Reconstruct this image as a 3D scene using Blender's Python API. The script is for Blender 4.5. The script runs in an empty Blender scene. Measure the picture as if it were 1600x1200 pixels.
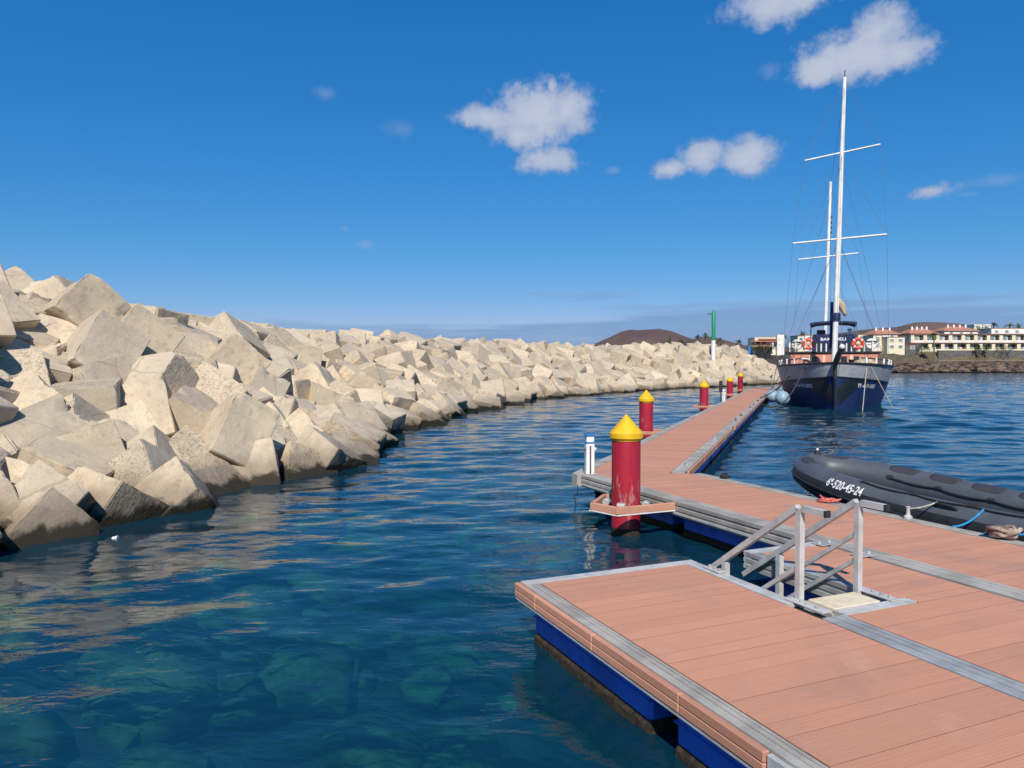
import bpy, bmesh, math, random
import numpy as np
from math import sin, cos, pi, radians, sqrt, atan2, exp
from mathutils import Vector, Matrix, Quaternion, Euler, noise

scene = bpy.context.scene
COL = scene.collection
random.seed(11)

# ---------------------------------------------------------------- camera
FPX, HZN, EYE = 1150.0, 571.0, 2.4
PITCH = math.atan((600 - HZN) / FPX)
cam_d = bpy.data.cameras.new('camera')
cam_d.sensor_width = 36
cam_d.lens = 36 * FPX / 1600
cam_d.clip_start = 0.05
cam_d.clip_end = 20000
cam = bpy.data.objects.new('camera', cam_d)
cam.location = (0, 0, EYE)
cam.rotation_euler = (pi / 2 - PITCH, 0, 0)
COL.objects.link(cam)
scene.camera = cam

# ---------------------------------------------------------------- light and exposure
SUN_EL, SUN_AZ = radians(43), radians(-3)
to_sun = Vector((sin(SUN_AZ) * cos(SUN_EL), -cos(SUN_AZ) * cos(SUN_EL), sin(SUN_EL)))
sd = bpy.data.lights.new('sun', 'SUN')
sd.energy = 4.2
sd.angle = radians(0.53)
sd.color = (1.0, 0.94, 0.85)
sun = bpy.data.objects.new('sun', sd)
sun.rotation_euler = to_sun.to_track_quat('Z', 'Y').to_euler()
COL.objects.link(sun)
scene.view_settings.view_transform = 'Standard'
scene.view_settings.look = 'None'
scene.view_settings.gamma = 1
scene.view_settings.exposure = 0.35
scene.render.engine = 'CYCLES'
scene.cycles.use_denoising = True
scene.cycles.max_bounces = 8
scene.cycles.transparent_max_bounces = 12
scene.cycles.caustics_reflective = False
scene.cycles.caustics_refractive = False

world = bpy.data.worlds.new('World')
scene.world = world
world.use_nodes = True


class NT:
    """small helper for node trees"""
    def __init__(self, tree):
        self.t = tree
        self.n = tree.nodes
        self.l = tree.links

    def node(self, typ, **kw):
        n = self.n.new(typ)
        for k, v in kw.items():
            setattr(n, k, v)
        return n

    def put(self, sock, v):
        if isinstance(v, bpy.types.NodeSocket):
            self.l.new(v, sock)
        elif v is not None:
            sock.default_value = v

    def m(self, op, a, b=None, c=None, clamp=False):
        n = self.node('ShaderNodeMath', operation=op, use_clamp=clamp)
        self.put(n.inputs[0], a)
        if b is not None:
            self.put(n.inputs[1], b)
        if c is not None:
            self.put(n.inputs[2], c)
        return n.outputs[0]

    def rng(self, v, a, b, c=0.0, d=1.0, smooth=True):
        n = self.node('ShaderNodeMapRange')
        n.interpolation_type = 'SMOOTHSTEP' if smooth else 'LINEAR'
        self.put(n.inputs[0], v)
        for i, x in enumerate((a, b, c, d)):
            n.inputs[i + 1].default_value = x
        return n.outputs[0]

    def mix(self, f, a, b, blend='MIX'):
        n = self.node('ShaderNodeMix', data_type='RGBA', blend_type=blend)
        self.put(n.inputs[0], f)
        self.put(n.inputs[6], a)
        self.put(n.inputs[7], b)
        return n.outputs[2]

    def noise(self, vec, scale, detail=4.0, rough=0.55, dist=0.0):
        n = self.node('ShaderNodeTexNoise')
        self.put(n.inputs['Vector'], vec)
        n.inputs['Scale'].default_value = scale
        n.inputs['Detail'].default_value = detail
        n.inputs['Roughness'].default_value = rough
        n.inputs['Distortion'].default_value = dist
        return n.outputs[0]

    def comb(self, x, y, z):
        n = self.node('ShaderNodeCombineXYZ')
        for i, v in enumerate((x, y, z)):
            self.put(n.inputs[i], v)
        return n.outputs[0]

    def sep(self, v):
        n = self.node('ShaderNodeSeparateXYZ')
        self.put(n.inputs[0], v)
        return n.outputs

    def mapping(self, v, scale=(1, 1, 1), rot=(0, 0, 0), loc=(0, 0, 0)):
        n = self.node('ShaderNodeMapping')
        self.put(n.inputs[0], v)
        n.inputs[1].default_value = loc
        n.inputs[2].default_value = rot
        n.inputs[3].default_value = scale
        return n.outputs[0]


def build_world():
    t = NT(world.node_tree)
    t.n.clear()
    out = t.node('ShaderNodeOutputWorld')
    bg = t.node('ShaderNodeBackground')
    sky = t.node('ShaderNodeTexSky')
    sky.sky_type = 'NISHITA'
    sky.sun_disc = False
    sky.sun_elevation = SUN_EL
    sky.sun_rotation = pi - SUN_AZ
    sky.altitude = 0
    sky.air_density = 1.0
    sky.dust_density = 0.25
    sky.ozone_density = 3.0
    d = t.node('ShaderNodeTexCoord').outputs['Generated']
    x, y, z = t.sep(d)
    az = t.m('ARCTAN2', x, y)
    el = t.m('ARCSINE', z)
    azc = t.m('MULTIPLY', az, 1.0)
    p = t.comb(azc, el, 0.0)
    n1 = t.noise(p, 30, 9, 0.65)
    n2 = t.noise(p, 9, 3, 0.5)
    wob = t.m('MULTIPLY', t.m('SUBTRACT', n1, 0.5), 1.7)
    # cumulus clouds: (pixel-free) directions given as azimuth and elevation in the photograph's own frame
    blobs = [(845, 180, 76, 42, 1), (772, 188, 66, 20, .9), (886, 176, 40, 36, 1), (862, 140, 12, 16, .8), (858, 254, 50, 22, .9), (815, 215, 50, 24, .9),
             (1096, 245, 34, 27, .95), (1164, 246, 46, 27, .95), (1045, 266, 31, 16, .85),
             (1342, 90, 76, 32, 1), (1370, 54, 40, 30, 1), (1282, 110, 48, 24, .9), (1398, 88, 40, 25, .95),
             (1212, 10, 74, 30, .95), (625, 203, 42, 22, .5), (571, 383, 22, 10, .6), (1450, 300, 36, 15, .63), (1555, 285, 50, 14, .45),
             (957, 268, 18, 9, .55), (1200, 115, 22, 18, .55), (512, 150, 30, 18, .42), (540, 358, 14, 8, .45), (1510, 305, 26, 8, .42)]
    best = faint = None
    for bx, by, rx, ry, s in blobs:
        a = math.atan((bx - 800) / FPX)
        e = math.atan((HZN - by) / FPX * cos(a))
        dx = t.m('MULTIPLY', t.m('SUBTRACT', az, a), FPX / rx / 1.08)
        dy = t.m('MULTIPLY', t.m('SUBTRACT', el, e), FPX / ry / 1.08)
        r2 = t.m('ADD', t.m('MULTIPLY', dx, dx), t.m('MULTIPLY', dy, dy))
        v = t.m('SUBTRACT', s, t.m('SQRT', r2))
        if s > .62:
            best = v if best is None else t.m('MAXIMUM', best, v)
        else:
            faint = v if faint is None else t.m('MAXIMUM', faint, v)
    dens = t.m('ADD', best, wob)
    op = t.rng(dens, -0.20, 0.46, 0, 0.93)
    op = t.m('MAXIMUM', op, t.rng(t.m('ADD', faint, wob), -.25, .7, 0, .30))
    lit = t.rng(t.m('ADD', dens, t.m('MULTIPLY', t.m('SUBTRACT', n2, .5), 1.2)), 0.0, 1.0)
    ccol = t.mix(lit, (2.9, 3.5, 4.9, 1), (4.2, 4.6, 5.5, 1))
    # low bank of thin grey-blue cloud lying along the horizon, all the way round
    pb = t.comb(t.m('MULTIPLY', az, 2.2), t.m('MULTIPLY', el, 34.0), 3.7)
    nb = t.noise(pb, 1.0, 6, 0.6)
    nb2 = t.noise(t.comb(t.m('MULTIPLY', az, 1.3), t.m('MULTIPLY', el, 4.0), 9.1), 1.0, 2, 0.5)
    h = t.m('ADD', t.m('SUBTRACT', el, 0.066), t.m('ADD', t.m('MULTIPLY', t.m('SUBTRACT', .5, nb), 0.20), t.m('MULTIPLY', t.m('SUBTRACT', .5, nb2), 0.12)))
    bank = t.rng(h, 0.016, -0.022, 0, 0.78)
    bank = t.m('MULTIPLY', bank, t.rng(el, 0.15, 0.10))
    hs = t.node('ShaderNodeHueSaturation')
    t.put(hs.inputs['Color'], sky.outputs[0])
    hs.inputs['Saturation'].default_value = 1.18
    hs.inputs['Value'].default_value = 1.0
    # camera-like grade of the clear sky: deeper and more saturated blue
    sc = t.node('ShaderNodeSeparateColor')
    t.l.new(hs.outputs[0], sc.inputs[0])
    cc = t.node('ShaderNodeCombineColor')
    for i, (k, g) in enumerate(((.45, 1.387), (.488, .724), (.75, .57))):
        t.put(cc.inputs[i], t.m('MULTIPLY', t.m('POWER', sc.outputs[i], g), k * .1275 ** (g - 1)))
    c1 = t.mix(bank, cc.outputs[0], (1.5, 2.62, 4.55, 1))
    c2 = t.mix(op, c1, ccol)
    t.l.new(c2, bg.inputs[0])
    bg.inputs[1].default_value = 0.10
    t.l.new(bg.outputs[0], out.inputs[0])


build_world()
world.cycles.sampling_method = 'MANUAL'
world.cycles.sample_map_resolution = 256


# ---------------------------------------------------------------- materials
MATS = {}


def new_mat(name):
    m = bpy.data.materials.new(name)
    m.use_nodes = True
    t = NT(m.node_tree)
    b = m.node_tree.nodes['Principled BSDF']
    MATS[name] = m
    return m, t, b


def surf(name, c, c2=None, scale=4.0, rough=0.6, metal=0.0, bump=0.0, bscale=60.0, rand=0.0, stretch=(1, 1, 1), spec=0.4, lo=0.38, hi=0.66, world_co=False, coat=0.0):
    """procedural material: two tones broken up by noise, fine relief, random tint per object"""
    m, t, b = new_mat(name)
    if world_co:
        co = t.node('ShaderNodeNewGeometry').outputs['Position']
    else:
        co = t.node('ShaderNodeTexCoord').outputs['Object']
    co = t.mapping(co, stretch)
    c2 = c2 or tuple(v * 0.8 for v in c)
    f = t.rng(t.noise(co, scale, 6, 0.62), lo, hi)
    colr = t.mix(f, (*c, 1), (*c2, 1))
    if rand:
        oi = t.node('ShaderNodeObjectInfo').outputs['Random']
        k = t.rng(oi, 0, 1, 1 - rand, 1 + rand * .6, smooth=False)
        colr = t.mix(1.0, colr, t.comb(k, k, k), 'MULTIPLY')
    t.l.new(colr, b.inputs['Base Color'])
    b.inputs['Roughness'].default_value = rough
    b.inputs['Metallic'].default_value = metal
    b.inputs['Specular IOR Level'].default_value = spec
    b.inputs['Coat Weight'].default_value = coat
    if bump:
        bn = t.node('ShaderNodeBump')
        bn.inputs['Strength'].default_value = 1.0
        bn.inputs['Distance'].default_value = bump
        t.l.new(t.noise(co, bscale, 5, 0.6), bn.inputs['Height'])
        t.l.new(bn.outputs[0], b.inputs['Normal'])
    return m


def concrete_block_mat():
    m, t, b = new_mat('cast_concrete')
    tc = t.node('ShaderNodeTexCoord')
    geo = t.node('ShaderNodeNewGeometry')
    oi = t.node('ShaderNodeObjectInfo')
    pos = geo.outputs['Position']
    off = t.m('MULTIPLY', oi.outputs['Random'], 37.0)
    # metric coordinates carried by the block, shifted per block
    po = t.node('ShaderNodeVectorMath', operation='ADD')
    t.l.new(tc.outputs['Object'], po.inputs[0])
    t.l.new(t.comb(off, off, off), po.inputs[1])
    co = po.outputs[0]
    nz = t.sep(tc.outputs['Normal'])
    face = t.m('MAXIMUM', t.m('GREATER_THAN', nz[2], 0.62), t.m('MULTIPLY', t.m('GREATER_THAN', nz[0], 0.62), t.m('GREATER_THAN', oi.outputs['Random'], .55)))
    big = t.noise(co, 1.7, 5, 0.6)
    mid = t.noise(co, 7, 6, 0.65)
    fine = t.noise(co, 34, 5, 0.7)
    base = t.mix(t.rng(big, .35, .68), (.60, .49, .345, 1), (.50, .405, .288, 1))
    base = t.mix(t.m('MULTIPLY', t.rng(mid, .50, .70), .6), base, (.33, .27, .20, 1))
    k = t.rng(oi.outputs['Random'], 0, 1, .86, 1.08, smooth=False)
    base = t.mix(1.0, base, t.comb(k, k, t.m('MULTIPLY', k, t.rng(big, .2, .8, .97, 1.03, smooth=False))), 'MULTIPLY')
    r2 = t.m('FRACT', t.m('MULTIPLY', oi.outputs['Random'], 17.31))
    base = t.mix(t.rng(r2, .45, 1, 0, .5), base, (.40, .35, .28, 1))
    pour = t.noise(t.mapping(co, (.6, .6, 8)), 1.0, 4, .6)
    base = t.mix(t.m('MULTIPLY', t.rng(pour, .55, .72, 0, .38), t.m('SUBTRACT', 1.0, face)), base, (.36, .30, .225, 1))
    vor = t.node('ShaderNodeTexVoronoi', feature='DISTANCE_TO_EDGE')
    t.put(vor.inputs['Vector'], t.mix(.06, co, t.node('ShaderNodeTexNoise').outputs[1]))
    vor.inputs['Scale'].default_value = .6
    base = t.mix(t.m('MULTIPLY', t.rng(vor.outputs['Distance'], .010, .002), t.rng(r2, .5, .75, 0, .34)), base, (.14, .11, .085, 1))
    rust = t.noise(t.mapping(co, (1.5, 1.5, .5)), 2.2, 4, .6)
    base = t.mix(t.rng(rust, .62, .78, 0, .45), base, (.33, .235, .15, 1))
    pits = t.rng(fine, .52, .62)
    base = t.mix(t.m('MULTIPLY', pits, t.m('MULTIPLY_ADD', face, .58, .26)), base, (.17, .135, .105, 1))
    # water stain: grey-brown splash zone, black growth at the waterline
    z = t.sep(pos)[2]
    zn = t.m('ADD', z, t.m('MULTIPLY', t.m('SUBTRACT', t.noise(pos, 2.5, 5, .6), .5), .55))
    base = t.mix(t.rng(zn, .78, .28, 0, .66), base, (.16, .122, .085, 1))
    base = t.mix(t.rng(zn, .26, .13, 0, .97), base, (.028, .024, .016, 1))
    t.l.new(base, b.inputs['Base Color'])
    b.inputs['Roughness'].default_value = .9
    b.inputs['Specular IOR Level'].default_value = .2
    hgt = t.m('ADD', t.m('MULTIPLY', fine, t.m('MULTIPLY_ADD', face, .020, .005)), t.m('MULTIPLY', mid, t.m('MULTIPLY_ADD', face, .035, .015)))
    bn = t.node('ShaderNodeBump')
    bn.inputs['Distance'].default_value = 1.0
    bn.inputs['Strength'].default_value = .9
    t.l.new(hgt, bn.inputs['Height'])
    t.l.new(bn.outputs[0], b.inputs['Normal'])
    return m


def plank_mat():
    m, t, b = new_mat('composite_plank')
    co = t.node('ShaderNodeTexCoord').outputs['Object']
    pos = t.node('ShaderNodeNewGeometry').outputs['Position']
    oi = t.node('ShaderNodeObjectInfo').outputs['Random']
    c = t.mix(t.rng(oi, 0, 1, 0, 1, smooth=False), (.58, .275, .168, 1), (.50, .238, .146, 1))
    grain = t.noise(t.mapping(co, (2.0, 70, 4)), 1.0, 4, .6)
    c = t.mix(t.rng(grain, .35, .7, 0, .22), c, (.34, .165, .12, 1))
    dirt = t.noise(pos, 1.1, 6, .65)
    c = t.mix(t.rng(dirt, .48, .74, 0, .55), c, (.33, .20, .155, 1))
    spots = t.noise(pos, 6.5, 4, .7)
    c = t.mix(t.rng(spots, .66, .78, 0, .4), c, (.24, .16, .125, 1))
    drop = t.noise(pos, 21, 3, .6)
    c = t.mix(t.m('MULTIPLY', t.rng(drop, .735, .76), t.rng(t.noise(pos, 1.7, 2, .5), .5, .62)), c, (.66, .60, .54, 1))
    wear = t.noise(t.mapping(pos, (1.2, .8, 1), (0, 0, .4)), 1.6, 6, .7)
    c = t.mix(t.rng(wear, .55, .72, 0, .3), c, (.60, .36, .26, 1))
    t.l.new(c, b.inputs['Base Color'])
    b.inputs['Roughness'].default_value = .72
    b.inputs['Specular IOR Level'].default_value = .3
    bn = t.node('ShaderNodeBump')
    bn.inputs['Distance'].default_value = .0025
    t.l.new(grain, bn.inputs['Height'])
    t.l.new(bn.outputs[0], b.inputs['Normal'])
    return m


def pile_mat():
    m, t, b = new_mat('pile_red')
    pos = t.node('ShaderNodeNewGeometry').outputs['Position']
    x, y, z = t.sep(pos)
    n = t.noise(pos, 2.2, 5, .6)
    c = t.mix(t.rng(n, .4, .7), (.37, .012, .032, 1), (.28, .010, .03, 1))
    sc = t.noise(t.mapping(pos, (9, 9, 2.2)), 1.0, 6, .7)
    low = t.rng(z, 1.15, .45, .0, .09)
    c = t.mix(t.rng(t.m('ADD', sc, low), .63, .70, 0, .8), c, (.40, .20, .16, 1))
    st = t.noise(t.mapping(pos, (16, 16, .8)), 1.0, 5, .6)
    c = t.mix(t.rng(st, .60, .72, 0, .5), c, (.20, .012, .022, 1))
    t.l.new(c, b.inputs['Base Color'])
    b.inputs['Roughness'].default_value = .45
    bn = t.node('ShaderNodeBump')
    bn.inputs['Distance'].default_value = .004
    t.l.new(sc, bn.inputs['Height'])
    t.l.new(bn.outputs[0], b.inputs['Normal'])


def water_mat():
    m, t, b = new_mat('sea_water')
    t.n.remove(b)
    out = m.node_tree.nodes['Material Output']
    pos = t.node('ShaderNodeNewGeometry').outputs['Position']
    # wind ripples: crests lie roughly across the view, sheltered side calmer
    r = radians(-9)
    w1 = t.noise(t.mapping(pos, (.26, .62, 1), (0, 0, r)), 1.0, 2, .5, .3)
    w2 = t.noise(t.mapping(pos, (.8, 2.1, 1), (0, 0, r + .25)), 1.0, 2, .5, .5)
    w3 = t.noise(t.mapping(pos, (2.6, 5.5, 1), (0, 0, r - .3)), 1.0, 3, .5, .4)
    xs = t.sep(pos)
    far = t.rng(xs[1], 20, 120)
    h = t.m('ADD', t.m('MULTIPLY', t.m('MULTIPLY', w1, .22), far), t.m('ADD', t.m('MULTIPLY', w2, t.m('MULTIPLY_ADD', far, .07, .008)), t.m('MULTIPLY', w3, .010)))
    bn = t.node('ShaderNodeBump')
    bn.inputs['Distance'].default_value = 1.0
    bn.inputs['Strength'].default_value = 1.0
    t.l.new(h, bn.inputs['Height'])
    N = bn.outputs[0]
    fr = t.node('ShaderNodeFresnel')
    fr.inputs[0].default_value = 1.34
    t.l.new(N, fr.inputs['Normal'])
    gl = t.node('ShaderNodeBsdfAnisotropic') if False else t.node('ShaderNodeBsdfGlossy')
    gl.inputs['Roughness'].default_value = .03
    gl.inputs['Color'].default_value = (1, 1, 1, 1)
    t.l.new(N, gl.inputs['Normal'])
    tr = t.node('ShaderNodeBsdfTransparent')
    tr.inputs[0].default_value = (.82, .95, .95, 1)
    df = t.node('ShaderNodeBsdfDiffuse')
    df.inputs[0].default_value = (.004, .050, .088, 1)
    mx1 = t.node('ShaderNodeMixShader')
    mx1.inputs[0].default_value = .53
    t.l.new(tr.outputs[0], mx1.inputs[1])
    t.l.new(df.outputs[0], mx1.inputs[2])
    mx2 = t.node('ShaderNodeMixShader')
    t.l.new(fr.outputs[0], mx2.inputs[0])
    t.l.new(mx1.outputs[0], mx2.inputs[1])
    t.l.new(gl.outputs[0], mx2.inputs[2])
    t.l.new(mx2.outputs[0], out.inputs['Surface'])
    va = t.node('ShaderNodeVolumeAbsorption')
    va.inputs['Color'].default_value = (.25, .82, .78, 1)
    va.inputs['Density'].default_value = .30
    t.l.new(va.outputs[0], out.inputs['Volume'])
    return m


# ---------------------------------------------------------------- mesh building
class MB:
    """collects faces, then links ONE mesh object"""
    def __init__(self):
        self.v = []
        self.f = []
        self.mi = []

    def add(self, vs, fs, mi=0):
        o = len(self.v)
        self.v += [tuple(p) for p in vs]
        self.f += [tuple(i + o for i in f) for f in fs]
        self.mi += [mi] * len(fs)
        return self

    def box(self, x0, x1, y0, y1, z0, z1, ch=0.0, M=None, mi=0):
        if ch <= 0:
            vs = [(x, y, z) for x in (x0, x1) for y in (y0, y1) for z in (z0, z1)]
            fs = [(0, 1, 3, 2), (4, 6, 7, 5), (0, 4, 5, 1), (2, 3, 7, 6), (0, 2, 6, 4), (1, 5, 7, 3)]
        else:
            bm = bmesh.new()
            bmesh.ops.create_cube(bm, size=1)
            for w in bm.verts:
                w.co = Vector(((x0 + x1) / 2 + w.co.x * (x1 - x0), (y0 + y1) / 2 + w.co.y * (y1 - y0), (z0 + z1) / 2 + w.co.z * (z1 - z0)))
            bmesh.ops.bevel(bm, geom=bm.edges[:], offset=ch, segments=1, affect='EDGES', profile=.5)
            bm.verts.index_update()
            vs = [tuple(w.co) for w in bm.verts]
            fs = [tuple(w.index for w in f.verts) for f in bm.faces]
            bm.free()
        if M is not None:
            vs = [tuple(M @ Vector(p)) for p in vs]
        return self.add(vs, fs, mi)

    def tube(self, pts, r, n=8, caps=True, mi=0):
        pts = [Vector(p) for p in pts]
        rs = r if isinstance(r, (list, tuple)) else [r] * len(pts)
        vs, fs = [], []
        up = None
        for i, p in enumerate(pts):
            d = (pts[min(i + 1, len(pts) - 1)] - pts[max(i - 1, 0)]).normalized()
            if up is None:
                a = Vector((0, 0, 1)) if abs(d.z) < .9 else Vector((1, 0, 0))
                up = (a - d * a.dot(d)).normalized()
            else:
                up = (up - d * up.dot(d)).normalized()
            s = d.cross(up)
            for k in range(n):
                an = 2 * pi * k / n
                vs.append(p + (up * cos(an) + s * sin(an)) * rs[i])
        for i in range(len(pts) - 1):
            for k in range(n):
                a, b = i * n + k, i * n + (k + 1) % n
                fs.append((a, b, b + n, a + n))
        if caps:
            fs.append(tuple(range(n - 1, -1, -1)))
            fs.append(tuple(range((len(pts) - 1) * n, len(pts) * n)))
        return self.add(vs, fs, mi)

    def lathe(self, prof, n=24, c=(0, 0, 0), M=None, mi=0):
        vs, fs = [], []
        for r, z in prof:
            for k in range(n):
                a = 2 * pi * k / n
                vs.append(Vector((r * cos(a), r * sin(a), z)))
        for i in range(len(prof) - 1):
            for k in range(n):
                a, b = i * n + k, i * n + (k + 1) % n
                fs.append((a, b, b + n, a + n))
        if prof[0][0] > 1e-6:
            fs.append(tuple(range(n - 1, -1, -1)))
        if prof[-1][0] > 1e-6:
            fs.append(tuple(range((len(prof) - 1) * n, len(prof) * n)))
        if M is not None:
            vs = [M @ p for p in vs]
        vs = [p + Vector(c) for p in vs]
        return self.add(vs, fs, mi)

    def extrude(self, prof, y0, y1, axis='y', mi=0):
        """closed profile [(a, z)] swept along y (a = x) or along x (a = y)"""
        n = len(prof)
        vs = []
        for y in (y0, y1):
            for a, z in prof:
                vs.append((a, y, z) if axis == 'y' else (y, a, z))
        fs = [(i, (i + 1) % n, (i + 1) % n + n, i + n) for i in range(n)]
        fs += [tuple(range(n - 1, -1, -1)), tuple(range(n, 2 * n))]
        return self.add(vs, fs, mi)

    def prism(self, poly, z0, z1, mi=0):
        n = len(poly)
        vs = [(x, y, z0) for x, y in poly] + [(x, y, z1) for x, y in poly]
        fs = [(i, (i + 1) % n, (i + 1) % n + n, i + n) for i in range(n)]
        fs += [tuple(range(n - 1, -1, -1)), tuple(range(n, 2 * n))]
        return self.add(vs, fs, mi)

    def mesh(self, name, mats, smooth=None):
        me = bpy.data.meshes.new(name)
        me.from_pydata(self.v, [], self.f)
        for m in (mats if isinstance(mats, (list, tuple)) else [mats]):
            me.materials.append(MATS[m])
        me.polygons.foreach_set('material_index', self.mi)
        bm = bmesh.new()
        bm.from_mesh(me)
        bmesh.ops.remove_doubles(bm, verts=bm.verts[:], dist=1e-5)
        bmesh.ops.recalc_face_normals(bm, faces=bm.faces[:])
        bm.to_mesh(me)
        bm.free()
        if smooth is not None:
            me.polygons.foreach_set('use_smooth', [True] * len(me.polygons))
            me.set_sharp_from_angle(angle=radians(smooth))
        me.update()
        return me

    def build(self, name, mats, parent=None, smooth=None, loc=None):
        return link(name, self.mesh(name, mats, smooth), parent, loc)


def link(name, me, parent=None, loc=None):
    o = bpy.data.objects.new(name, me)
    COL.objects.link(o)
    if parent is not None:
        o.parent = parent
    if loc is not None:
        o.location = loc
    return o


def tag(o, label=None, cat=None, group=None, kind=None):
    if label:
        o['label'] = label
    if cat:
        o['category'] = cat
    if group:
        o['group'] = group
    if kind:
        o['kind'] = kind
    return o


def thing(name, label, cat, loc=(0, 0, 0), rz=0.0, group=None):
    o = bpy.data.objects.new(name, None)
    o.empty_display_size = .2
    COL.objects.link(o)
    o.location = loc
    o.rotation_euler = (0, 0, rz)
    return tag(o, label, cat, group)


def copy_tree(o, parent=None):
    c = o.copy()
    COL.objects.link(c)
    c.parent = parent
    for ch in list(o.children):
        copy_tree(ch, c)
    return c


def text_mesh(s, size, bold=0.0):
    cu = bpy.data.curves.new('lettering', 'FONT')
    cu.body = s
    cu.size = size
    cu.offset = bold
    cu.align_x = 'CENTER'
    cu.align_y = 'CENTER'
    ob = bpy.data.objects.new('lettering', cu)
    COL.objects.link(ob)
    dg = bpy.context.evaluated_depsgraph_get()
    me = bpy.data.meshes.new_from_object(ob.evaluated_get(dg))
    bpy.data.objects.remove(ob)
    return me


def at(x, y, z):
    """point at height z in the direction of a picture position (survey of the place)"""
    dx, dy = (x - 800) / FPX, (600 - y) / FPX
    v = Vector((dx, cos(PITCH) + dy * sin(PITCH), -sin(PITCH) + dy * cos(PITCH)))
    return Vector((0, 0, EYE)) + v * ((z - EYE) / v.z)


def at_depth(x, y, Y):
    dx, dy = (x - 800) / FPX, (600 - y) / FPX
    v = Vector((dx, cos(PITCH) + dy * sin(PITCH), -sin(PITCH) + dy * cos(PITCH)))
    return Vector((0, 0, EYE)) + v * (Y / v.y)


def sag(a, b, drop, n=14):
    a, b = Vector(a), Vector(b)
    return [a.lerp(b, i / n) + Vector((0, 0, -drop * 4 * (i / n) * (1 - i / n))) for i in range(n + 1)]


concrete_block_mat()
plank_mat()
water_mat()
surf('joint_grime', (.30, .15, .10), (.22, .11, .075), 8, .9)
surf('seabed_sand', (.16, .17, .10), (.05, .07, .04), .8, .95, world_co=True)
surf('algae_rock', (.34, .36, .15), (.07, .09, .04), 1.6, .95, world_co=True)
surf('core_rubble', (.20, .17, .14), (.08, .07, .06), 1.2, .95, bump=.15, bscale=2.2, world_co=True)
surf('weathered_alu', (.50, .49, .46), (.33, .32, .30), 3.5, .5, .35, .0015, 90)
surf('bright_alu', (.62, .61, .585), (.46, .455, .43), 5, .5, .25, .001, 120)
surf('grey_edge', (.40, .375, .33), (.27, .25, .22), 2.6, .85, 0, .003, 70, world_co=True)
surf('fender_board', (.58, .285, .185), (.48, .225, .145), 3, .7, 0, .002, 60, rand=.1, stretch=(1, .2, 1))
surf('blue_float', (.03, .18, .72), (.02, .12, .52), 3, .5, 0, .002, 40, stretch=(1, 1, .25))
surf('marine_growth', (.016, .012, .008), (.055, .038, .02), 22, .95, 0, .02, 30)
surf('black_rubber', (.015, .015, .016), (.03, .03, .03), 8, .6)
pile_mat()
surf('cap_yellow', (.72, .45, .012), (.64, .38, .012), 5, .45, 0, 0)
surf('white_paint', (.78, .77, .73), (.66, .64, .60), 5, .5)
surf('blue_paint', (.02, .18, .50), (.02, .14, .42), 5, .5)
surf('dark_metal', (.03, .03, .032), (.05, .048, .045), 8, .55, .4)
surf('step_yellow', (.70, .61, .44), (.60, .50, .35), 12, .8, 0, .002, 200)
surf('rope_black', (.018, .018, .02), (.03, .03, .032), 60, .9, 0, .004, 150)
surf('rope_red', (.55, .035, .03), (.70, .30, .25), 40, .9, 0, .003, 150)
surf('rope_blue', (.02, .22, .48), (.03, .30, .58), 40, .9, 0, .003, 150)
surf('rope_pale', (.48, .43, .35), (.36, .31, .25), 40, .9, 0, .003, 150)
surf('cloth_brown', (.15, .09, .07), (.48, .38, .30), 9, .95, 0, .01, 30)

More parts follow.
